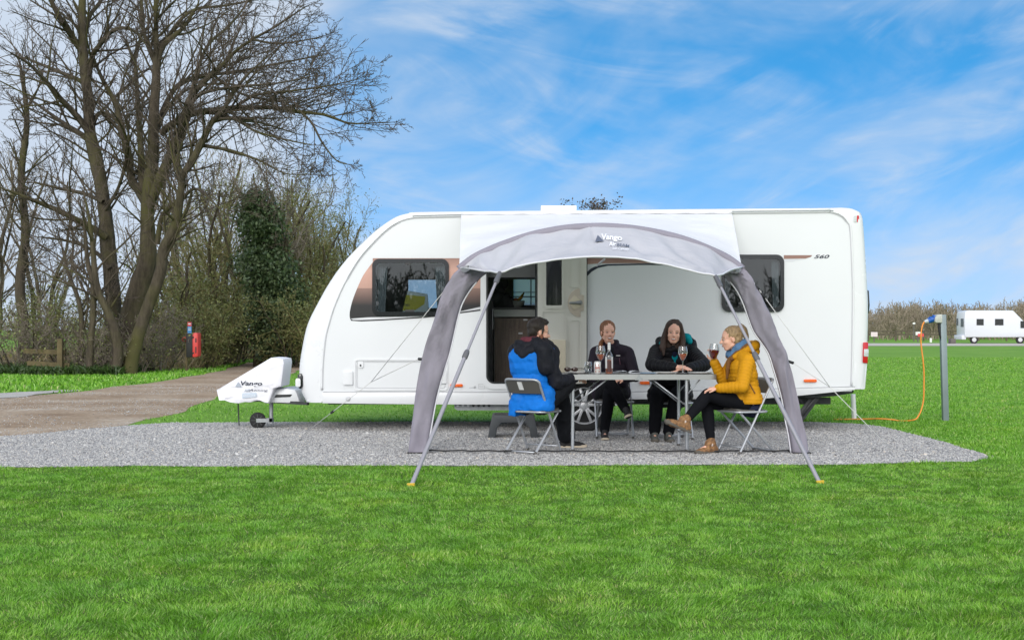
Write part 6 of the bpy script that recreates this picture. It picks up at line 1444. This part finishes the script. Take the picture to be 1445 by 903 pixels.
# shrubs, thorn trees and the ivy tree: a few built, then copied
def leaf_quads(C, size, seed):
    g = np.random.default_rng(seed); n = len(C); a = g.normal(size=(n,3)); a /= np.linalg.norm(a,axis=1)[:,None]; b_ = g.normal(size=(n,3)); b_ -= a*(a*b_).sum(1)[:,None]; b_ /= np.linalg.norm(b_,axis=1)[:,None]
    s_ = size*g.uniform(.6,1.4,n)[:,None]; V = np.stack([C-a*s_*.5, C+b_*s_*.32, C+a*s_*.6, C-b_*s_*.32], 1).reshape(-1,3)
    return V, np.arange(n*4).reshape(-1,4)
def shrub(name, h, nstem, spread, mat, seed, P, buds=0, budm='bud', rbase=.05, trunk_h=0):
    global rt
    rt = random.Random(seed); root = empty(name, (0,0,0)); th = Tubes(); tn = Tubes(); tips = []
    for k in range(nstem):
        a = 2*math.pi*(k+rt.random())/nstem; o_ = Vector((math.cos(a), math.sin(a), 0)); lean = spread*rt.uniform(.3,1.1)
        grow(o_*rt.uniform(.05,.35) + V3(0,0,trunk_h), o_*lean+V3(0,0,1), h*rt.uniform(.55,.95), rbase*rt.uniform(.7,1.2), 0, th, tn, P, tips)
    if trunk_h: th.add([(0,0,-.1),(.05,0,trunk_h*.5),(0,.05,trunk_h*1.1)], [rbase*2.4, rbase*1.9, rbase*1.5], 10)
    if th.n: th.obj('trunk', M['bark'] if mat != 'twig_far' else M['twig_far'], root)
    cr_ = tn.obj('crown', M[mat], root)
    if buds and tips:
        g = np.random.default_rng(seed); T = np.array([list(t) for t in tips]); C = T[g.integers(0, len(T), buds)] + g.normal(size=(buds,3))*.16
        V, Q = leaf_quads(C, .075, seed); lf = fast_mesh('leaves', V, Q, np.zeros((0,3),int), M[budm]); lf.parent = root; WL[lf.name] = (0,0,0)
    return root
PT = dict(seg=.3, wander=.16, up=.06, rmin=.007, lv=3, rth=.045, nc=(8,6,4), t0=.15, ang=(20,55), ratio=(.45,.5,.5), rr=.5)
PB = dict(seg=.25, wander=.22, up=.02, rmin=.007, lv=3, rth=.03, nc=(7,5,3), t0=.08, ang=(25,65), ratio=(.5,.5,.55), rr=.5)
tall = shrub('thicket_tree', 8.2, 5, .22, 'twig_grey', 71, PT, 0, rbase=.10)
tall2 = shrub('thorn_tree', 7.0, 6, .34, 'twig_olive', 72, PT, 2600, rbase=.085)
bush = shrub('bush', 3.4, 10, .55, 'twig_olive', 73, PB, 3000, rbase=.035)
bush2 = shrub('bush', 2.6, 11, .8, 'twig_grey', 74, PB, 700, rbase=.03)
gnarl = shrub('thorn_tree', 3.2, 5, .7, 'twig_olive', 75, dict(PB, wander=.3), 900, rbase=.08, trunk_h=.9)
def place(o, px, Y, sc, rz, label, cat, group, first):
    q = o if first else copy_tree(o); q.location = ((px-PX0)*Y/F, Y, -.03); q.scale = (sc,)*3 if not hasattr(sc, '__len__') else sc; q.rotation_euler = (0,0,rz); tag(q, label, cat, group); return q
GT = 'bare trees in the thicket behind the track'; GB = 'bushes in the thicket behind the track'
for i, (px, Y, sc, rz) in enumerate(((300,56,1.10,0),(345,60,1.12,2.1),(380,62,1.08,4.0),(265,64,1.15,1.2),(415,66,1.0,5.2),(205,66,1.0,3.0),(60,58,1.05,2.6),(-20,56,1.1,4.4))):
    place(tall, px, Y, sc, rz, 'upright grey bare tree, one of several standing at the back of the thicket', 'tree', GT, i == 0)
for i, (px, Y, sc, rz) in enumerate(((452,52,.86,.4),(492,50,.66,2.6),(425,48,.90,4.1),(468,58,.92,1.4),(405,50,.95,.2),(438,56,1.0,3.3),(325,50,1.0,5.6),(290,52,1.0,2.2),(395,60,1.05,1.0))):
    place(tall2, px, Y, sc, rz, 'spreading olive-brown thorn tree in the thicket beside the ivy-covered tree', 'tree', 'olive thorn trees beside the caravan front', i == 0)
for i, (px, Y, sc, rz) in enumerate(((305,46,1.15,0),(285,47,1.05,1.7),(338,50,.85,3.9),(432,46,1.05,5.0),(415,44,.85,1.2),(450,43,.8,3.3),(292,42.5,.8,.4),(275,43,.75,2.9),(465,47,1.0,2.4),(215,45,.85,.9),(130,44,.8,2.9),(70,43,.9,4.4))):
    place(bush, px, Y, sc, rz, 'dense olive-brown bush with fine leafless twigs in the thicket', 'bush', GB, i == 0)
for i, (px, Y, sc, rz) in enumerate(((196,38.2,.75,0),(225,39.5,.85,1.5),(100,39,.9,3.0),(120,37.5,.6,4.0),(145,37,.55,5.0),(270,48,1.0,2.0),(240,43,.8,.7),(30,38,.9,1.0))):
    place(bush2, px, Y, sc, rz, 'low grey tangle of bare stems at the foot of the trees', 'bush', 'bare tangles at the foot of the trees', i == 0)
place(gnarl, 248, 44, 1.05, .5, 'low gnarled thorn tree with dark trunk just left of the red box', 'tree', None, True)
# ivy-covered tree
IX = (372-PX0)*45/F; iv = tag(empty('ivy_tree', (IX, 45, 0)), 'trunk wrapped in dense dark green ivy, the only evergreen in the thicket', 'tree')
rt = random.Random(91); th = Tubes(); tn = Tubes(); g = np.random.default_rng(92); C = []
for k, (ox, hh) in enumerate(((-.3,4.9),(.15,5.2),(.6,4.2))):
    pts = [(IX+ox*.4, 45, -.1), (IX+ox*.7, 45.0+.2*k, 2), (IX+ox, 45.1, hh*.7), (IX+ox*1.2, 45.2, hh)]; th.add([tuple(p) for p in crom(pts, 5)], list(np.linspace(.22, .06, 16)), 8)
    for _ in range(5): grow((IX+ox, 45.1, hh*rt.uniform(.6,.95)), (rt.uniform(-.6,.6), rt.uniform(-.5,.5), 1), rt.uniform(1.2,2.4), .04, 0, th, tn, PT)
th.obj('trunk', M['bark'], iv); tn.obj('crown', M['twig_grey'], iv)
for k in range(170):
    z = g.uniform(.5, 5.4); wd = 1.22*(1 - .58*max(0, z-2.6)/2.8)*(.66+.34*math.sin(z*4.1+1)); a = g.uniform(0, 6.28); rr_ = wd*math.sqrt(g.uniform(.25,1))
    c_ = np.array([IX + .18 - .13*(z-2.6) + rr_*math.cos(a), 45 + rr_*math.sin(a), z]); n = int(g.integers(30, 210)); C.append(c_ + g.normal(size=(n,3))*np.array([.20,.20,.17]))
for k in range(60):
    z = g.uniform(.3, 2.9); a = g.uniform(0, 6.28); rr_ = .62*math.sqrt(g.uniform(.1,1)); C.append(np.array([IX+.62+rr_*math.cos(a), 44.6+rr_*math.sin(a), z]) + g.normal(size=(int(g.integers(30,120)),3))*.17)
V, Q = leaf_quads(np.concatenate(C), .115, 93); lf = fast_mesh('ivy', V-np.array([IX,45,0]), Q, np.zeros((0,3),int), M['ivy']); lf.parent = iv; WL[lf.name] = WL[iv.name]
# smaller clumps of ivy and weeds at the foot, dry grass behind
def tuft(n, x0, x1, y0, y1, h0, h1, mat, name, label, wd, seed):
    g = np.random.default_rng(seed); Pp = np.stack([g.uniform(x0,x1,n), g.uniform(y0,y1,n)], 1); k = vnoise(Pp[:,0], Pp[:,1], .8, seed) > .45; Pp = Pp[k]
    v, q, t = blades(Pp, g.uniform(h0,h1,len(Pp)), g.uniform(.6,1.4,len(Pp))*wd, g.uniform(.3,1.4,len(Pp)))
    tag(fast_mesh(name, v, q, t, M[mat]), label, name.replace('_', ' '), kind='stuff')
tuft(9000, -14, -8.9, 54, 58, .25, .75, 'dry', 'dry_grass', 'tall dry straw-coloured grass behind the track', .03, 3)
tuft(9000, -16, -10.2, 36, 39.5, .10, .38, 'weed', 'weeds', 'leafy green weeds at the foot of the bare trees', .07, 5)
tuft(14000, -17, -9.4, 40, 50, .2, .8, 'dry', 'undergrowth', 'brown dead stems tangled below the thicket', .035, 8)

# tree top beyond the caravan roof
FX = (843-PX0)*60/F; ft = tag(empty('bare_tree', (FX, 60, 0)), 'small tree behind the caravan, only its dark top showing over the roof', 'tree')
rt = random.Random(15); th = Tubes(); tn = Tubes(); g = np.random.default_rng(16)
th.add([(FX,60,-.1),(FX+.1,60,2.5),(FX,60,4.6)], [.16,.13,.09], 8)
for k in range(12): grow((FX, 60, rt.uniform(3.2, 4.8)), (rt.uniform(-.7,.7), rt.uniform(-.6,.6), 1), rt.uniform(1.0,1.9), .045, 0, th, tn, PT)
th.obj('trunk', M['bark'], ft); tn.obj('crown', M['twig'], ft)
C = [np.array([FX+g.normal()*.55, 60+g.normal()*.5, 6.05+g.uniform(-.9,.62)]) + g.normal(size=(26,3))*.13 for k in range(75)]
V, Q = leaf_quads(np.concatenate(C), .10, 18); M['brown_leaf'] = leafmat('brown_leaf', (.05,.035,.028), (.12,.09,.07)); lf = fast_mesh('leaves', V-np.array([FX,60,0]), Q, np.zeros((0,3),int), M['brown_leaf']); lf.parent = ft; WL[lf.name] = WL[ft.name]
# far wood on the right and beyond the left-hand field
PF = dict(seg=.9, wander=.16, up=.07, rmin=.03, lv=2, rth=.5, nc=(9,6), t0=.12, ang=(20,55), ratio=(.5,.5), rr=.55)
rt = random.Random(17); th = Tubes(); tn = Tubes()
for k in range(150):
    px = rt.uniform(1205, 1470); Y = rt.uniform(165, 235); X = (px-PX0)*Y/F; top = 34+5*math.sin(px*.035)+4*noise.noise((px*.03, 0, 0)); h = H + (top*rt.uniform(.72,1.08))*Y/F
    if px > 1320: h *= 1.08
    for j in range(3): grow((X+rt.uniform(-1,1), Y, 0), (rt.uniform(-.3,.3), rt.uniform(-.3,.3), 1), h*rt.uniform(.7,1), .07, 0, th, tn, PF)
for k in range(190):
    Y = rt.uniform(190, 260); px = rt.uniform(-1300, 480); X = (px-PX0)*Y/F
    for j in range(2): grow((X+rt.uniform(-1,1), Y, 0), (rt.uniform(-.3,.3), 0, 1), rt.uniform(2.5,4.2), .07, 0, th, tn, PF)
tag(tn.obj('woodland', M['twig_far']), 'far-off bare wood along the edge of the field', 'woodland', kind='stuff')

# hedge across the field behind the viewer, seen only as the dark band mirrored in the caravan windows
rt = random.Random(29); th = Tubes(); tn = Tubes()
for k in range(90):
    X = rt.uniform(-26, 24); Y = -34 + rt.uniform(-3, 3)
    for j in range(3): grow((X+rt.uniform(-.8,.8), Y, 0), (rt.uniform(-.4,.4), rt.uniform(-.3,.3), 1), rt.uniform(2.4,3.8), .06, 0, th, tn, dict(PF, seg=.5, rmin=.025))
for q in th.V: pass
tag(tn.obj('hedge', M['twig_grey']), 'tall bare hedge mirrored dark in the caravan windows', 'hedge', kind='stuff')
# ------------------------------------------------------------------ hook-up post, fence, signs, motorhome, fire point
M['post'] = pm('hookup_post_grey', (.22,.27,.29), .5, .3, var=.1, vscale=4); M['boxgrey'] = pm('hookup_box', (.48,.49,.45), .5); M['plugblue'] = pm('blue_plug', (.012,.10,.42), .35); M['plugpale'] = pm('pale_plug', (.50,.56,.62), .4); M['cable'] = pm('orange_cable', (.80,.27,.03), .45); M['blackcable'] = pm('black_cable', (.015,.015,.017), .5)
HY = 18.0
def u_(px, py, o=0): q_ = W(px, py, HY); return (q_[0], HY-o, max(0, q_[2]))
hp = tag(empty('hookup_post', (u_(1334,594)[0], HY, 0)), 'grey metal electric hook-up post with a box on top, standing in the grass', 'hook-up post')
mb = MB(); mb.bar((u_(1334.5,594)[0], HY, -.1), u_(1330,444), .075, .075, 0, (0,1,0)); build('post', mb, M['post'], hp, bevel=.006)
mb = MB(); mb.prism([(1317.5,448),(1321,444),(1327.5,443.5),(1327.5,455.5),(1319,455.5),(1317,454)], lambda x, y: u_(x, y, .07), lambda x, y: u_(x, y, -.07)); build('socket_box', mb, M['boxgrey'], hp, bevel=.008)
mb = MB(); mb.tube([tuple(p) for p in crom([u_(1324,455,.02), u_(1324.5,464,.02), u_(1326,472,.02), u_(1328.5,480,.02)], 4)], .017, 8); build('supply_cable', mb, M['blackcable'], hp, smooth=True)
mb = MB(); mb.tube([u_(1321,449), u_(1309.5,452.8)], [.042,.036], 12, 0); mb.tube([u_(1319,449.2), u_(1317.5,449.8)], .05, 12, 0); mb.tube([u_(1314,451), u_(1312.5,451.5)], .043, 12, 0); mb.tube([u_(1309.5,452.8), u_(1304.5,454.2)], [.030,.018], 10, 1)
pts = [(1304.5,454.2,.0),(1301.5,458,.02),(1299.3,466,.03),(1298.2,480,.04),(1299.2,495,.05),(1300.6,508,.06),(1301.8,524,.06),(1301.5,545,.07),(1300.6,563,.08),(1297,577,.10),(1291,586,.15)]
P3 = [u_(a, b_, c_) for a, b_, c_ in pts]; last = P3[-1]; P3 += [(u_(1284,0)[0], 17.8, .03), (u_(1270,0)[0], 17.9, .006), (u_(1257,0)[0], 17.95, .022), (u_(1240,0)[0], 18.0, .030), (u_(1228,0)[0], 18.1, .02), (4.2,18.2,.006)]
cb = MB(); cb.tube([tuple(p) for p in crom(P3, 5)], .0095, 8); cbo = build('cable', cb, M['cable'], None, loc=(P3[-1][0], P3[-1][1], 0), smooth=True); tag(cbo, 'orange mains cable hanging from the hook-up post down to the grass', 'cable')
build('plug', mb, [M['plugblue'], M['plugpale']], cbo, smooth=True, angle=40)

M['fencewood'] = pm('weathered_fence', (.10,.085,.06), .9, var=.4, vscale=6)
FY = 150.0
fe = tag(empty('fence', ((1290-PX0)*FY/F, FY, 0)), 'dark wooden post and rail fence along the far side of the road', 'fence')
fx = lambda px: (px-PX0)*FY/F
for (z0, z1) in ((.98,1.13),(.62,.80)):
    mb = MB(); mb.box((fx(1180), FY-.04, z0), (fx(1470), FY+.04, z1)); build('rail', mb, M['fencewood'], fe)
for px in range(1186, 1470, 39):
    mb = MB(); mb.box((fx(px-1.0), FY-.12, 0), (fx(px+1.0), FY-.04, 1.18)); build('post', mb, M['fencewood'], fe)
M['signwhite'] = pm('sign_white', (.72,.72,.74), .5); M['signred'] = pm('sign_red', (.60,.06,.07), .5); M['signpost'] = pm('sign_post', (.12,.11,.10), .8); M['signpink'] = pm('sign_pink', (.66,.56,.60), .5); M['signblue'] = pm('sign_blue', (.05,.25,.55), .5)
def sign(px0, px1, py0, py1, Y, mat, label, nm='notice_sign', post=True, extra=None):
    a = W(px0, py0, Y); b_ = W(px1, py1, Y); o = tag(empty(nm, ((a[0]+b_[0])/2, Y, 0)), label, 'sign')
    mb = MB(); mb.box((a[0], Y-.02, a[2]), (b_[0], Y+.02, b_[2])); build('panel', mb, M[mat], o)
    mb = MB(); xm = (a[0]+b_[0])/2; mb.box((xm-.06, Y+.022, 0), (xm+.06, Y+.13, a[2])); build('post', mb, M['signpost'], o)
    if extra: extra(o)
    return o
sign(1229,1238.3,468.5,475,140,'signpink','pale blank notice board on a post just right of the caravan')
def ex(o):
    a = W(1295,470.8,138); b_ = W(1303.6,475,138); mb = MB(); mb.box((a[0], 137.95, a[2]), (b_[0], 137.975, b_[2])); build('panel', mb, M['signred'], o)
sign(1292,1299,468.2,472.8,138,'signwhite','small white and red sign in front of the far fence', extra=ex)
sign(1288,1291.5,455,457.5,146,'signwhite','small white square sign on a tall post beyond the fence')
sign(1312,1315,477,483,136,'signwhite','short white marker post by the far road', 'marker_post')
# motorhome on the far pitch
M['mhwhite'] = pm('motorhome_white', (.60,.63,.67), .4); MY = 122.0
mx_ = lambda px: (px-PX0)*MY/F; mz_ = lambda py: H+(PY0-py)*MY/F
mo = tag(empty('motorhome', (mx_(1385), MY+1, 0)), 'white motorhome parked beyond the grass at the right edge', 'motorhome')
mb = MB(); mb.prism([(mx_(1361.5),.55),(mx_(1361),2.2),(mx_(1362),mz_(440)),(mx_(1366),mz_(438)),(mx_(1430),mz_(438)),(mx_(1446),1.9),(mx_(1458),1.2),(mx_(1459),.55)], lambda x, z: (x, MY, z), lambda x, z: (x, MY+2.3, z)); build('body', mb, M['mhwhite'], mo, bevel=.10)
for (ya, yb, c_, d) in ((.25,.95,449.5,461),(1.75,2.15,449,459)): build('window', MB().box((mx_(1361)-.03, MY+ya, mz_(d)), (mx_(1361)+.05, MY+yb, mz_(c_))), M['blackglass'], mo)
for (a, b_, c_, d) in ((1378,1388,450,459),(1404,1416,450,459),(1440,1446,453,463)):
    mb = MB(); mb.box((mx_(a), MY-.02, mz_(d)), (mx_(b_), MY+.01, mz_(c_))); build('window', mb, M['blackglass'], mo)
for px in (1375, 1440):
    mb = MB(); mb.lathe([(0,-.02),(.2,-.02),(.34,0),(.34,.2),(0,.2)], (mx_(px), MY+.05, .34), 20, axis='Y'); wl = build('wheel', mb, M['rubber'], mo, smooth=True, angle=40)
    mb = MB(); mb.lathe([(0,-.03),(.19,-.025),(.2,0)], (mx_(px), MY+.05, .34), 16, axis='Y'); build('rim', mb, M['alloy'], wl)
mb = MB(); mb.box((mx_(1357.5), MY+.1, .35), (mx_(1364), MY+2.2, .75)); build('bumper', mb, M['mhwhite'], mo, bevel=.05)
mb = MB(); mb.box((mx_(1340), MY-.4, .01), (mx_(1347), MY+.4, .45)); tag(build('crate', mb, M['signpost'], None, loc=(mx_(1343.5), MY, .01), bevel=.04), 'dark box on the ground left of the motorhome', 'box')

# fire point by the track
M['firered'] = pm('fire_red', (.62,.045,.04), .45); M['fireblack'] = pm('fire_board_black', (.012,.012,.013), .6); M['postwood'] = pm('post_wood', (.12,.095,.045), .9, var=.4, vscale=8)
PYD = 38.6
def k_(px, py, o=0): q_ = W(px, py, PYD); return (q_[0], PYD-o, q_[2])
fp = tag(empty('fire_point', (k_(263.5,0)[0], PYD, 0)), 'wooden post with a black and red fire point box below a small blue sign', 'fire point')
mb = MB(); mb.box((k_(262,0)[0], PYD-.05, 0), (k_(265.2,0)[0], PYD+.05, k_(0,470)[2])); build('post', mb, M['postwood'], fp, bevel=.01)
mb = MB(); mb.box(k_(264.5,504,.16), k_(274,470.5,-.20)); bx_ = build('box_side', mb, M['fireblack'], fp, bevel=.01)
mb = MB(); mb.prism([(274,470),(279.5,469.5),(281.2,471),(281.2,502),(279.5,503.5),(274,503.5)], lambda x, y: k_(x, y, .20), lambda x, y: k_(x, y, -.22)); dd = build('box_door', mb, M['firered'], fp, bevel=.01)
mb = MB()
for y in (476, 498): mb.box(k_(273.6, y-1, .21), k_(276, y+1, .20))
mb.box(k_(278, 477, .207), k_(279.6, 483, .203)); mb.box(k_(278, 489, .207), k_(279.6, 498, .203)); build('hinge', mb, M['fireblack'], dd)
mb = MB(); mb.box(k_(265,470,.03), k_(270.5,454.5,.0)); sg = build('sign_panel', mb, M['signblue'], fp)
mb = MB(); mb.box(k_(265,460.5,.034), k_(270.5,454.5,.031)); build('sign_top', mb, M['signred'], sg); mb = MB(); mb.box(k_(265.8,457.8,.037), k_(269.6,456.2,.035)); mb.box(k_(265.8,466,.034), k_(269.6,465,.032)); mb.box(k_(265.8,463.6,.034), k_(269.6,462.8,.032)); build('sign_text', mb, M['signwhite'], sg)
mb = MB(); mb.lathe([(.05,-.03),(.07,0),(.05,.03)], k_(261,479,.05), 12, axis='Y'); build('bell', mb, M['firered'], fp, smooth=True)
# old gate post and rail at the left
pY = 37.0; q_ = W(85,527,pY); gx = q_[0]
fpst = tag(empty('wooden_fence', (gx, pY, 0)), 'mossy wooden post and broken rail at the left end of the verge', 'fence')
mb = MB(); mb.box((gx-.07, pY-.07, 0), (gx+.07, pY+.07, W(0,478,pY)[2])); build('post', mb, M['postwood'], fpst, bevel=.015)
mb = MB(); mb.bar((gx-1.0, pY+.09, .62), (gx+.1, pY+.09, .58), .05, .12); build('rail', mb, M['postwood'], fpst)
mb = MB(); mb.bar((gx-.9, pY+.09, .30), (gx+.22, pY+.09, .24), .05, .12); build('rail', mb, M['postwood'], fpst)
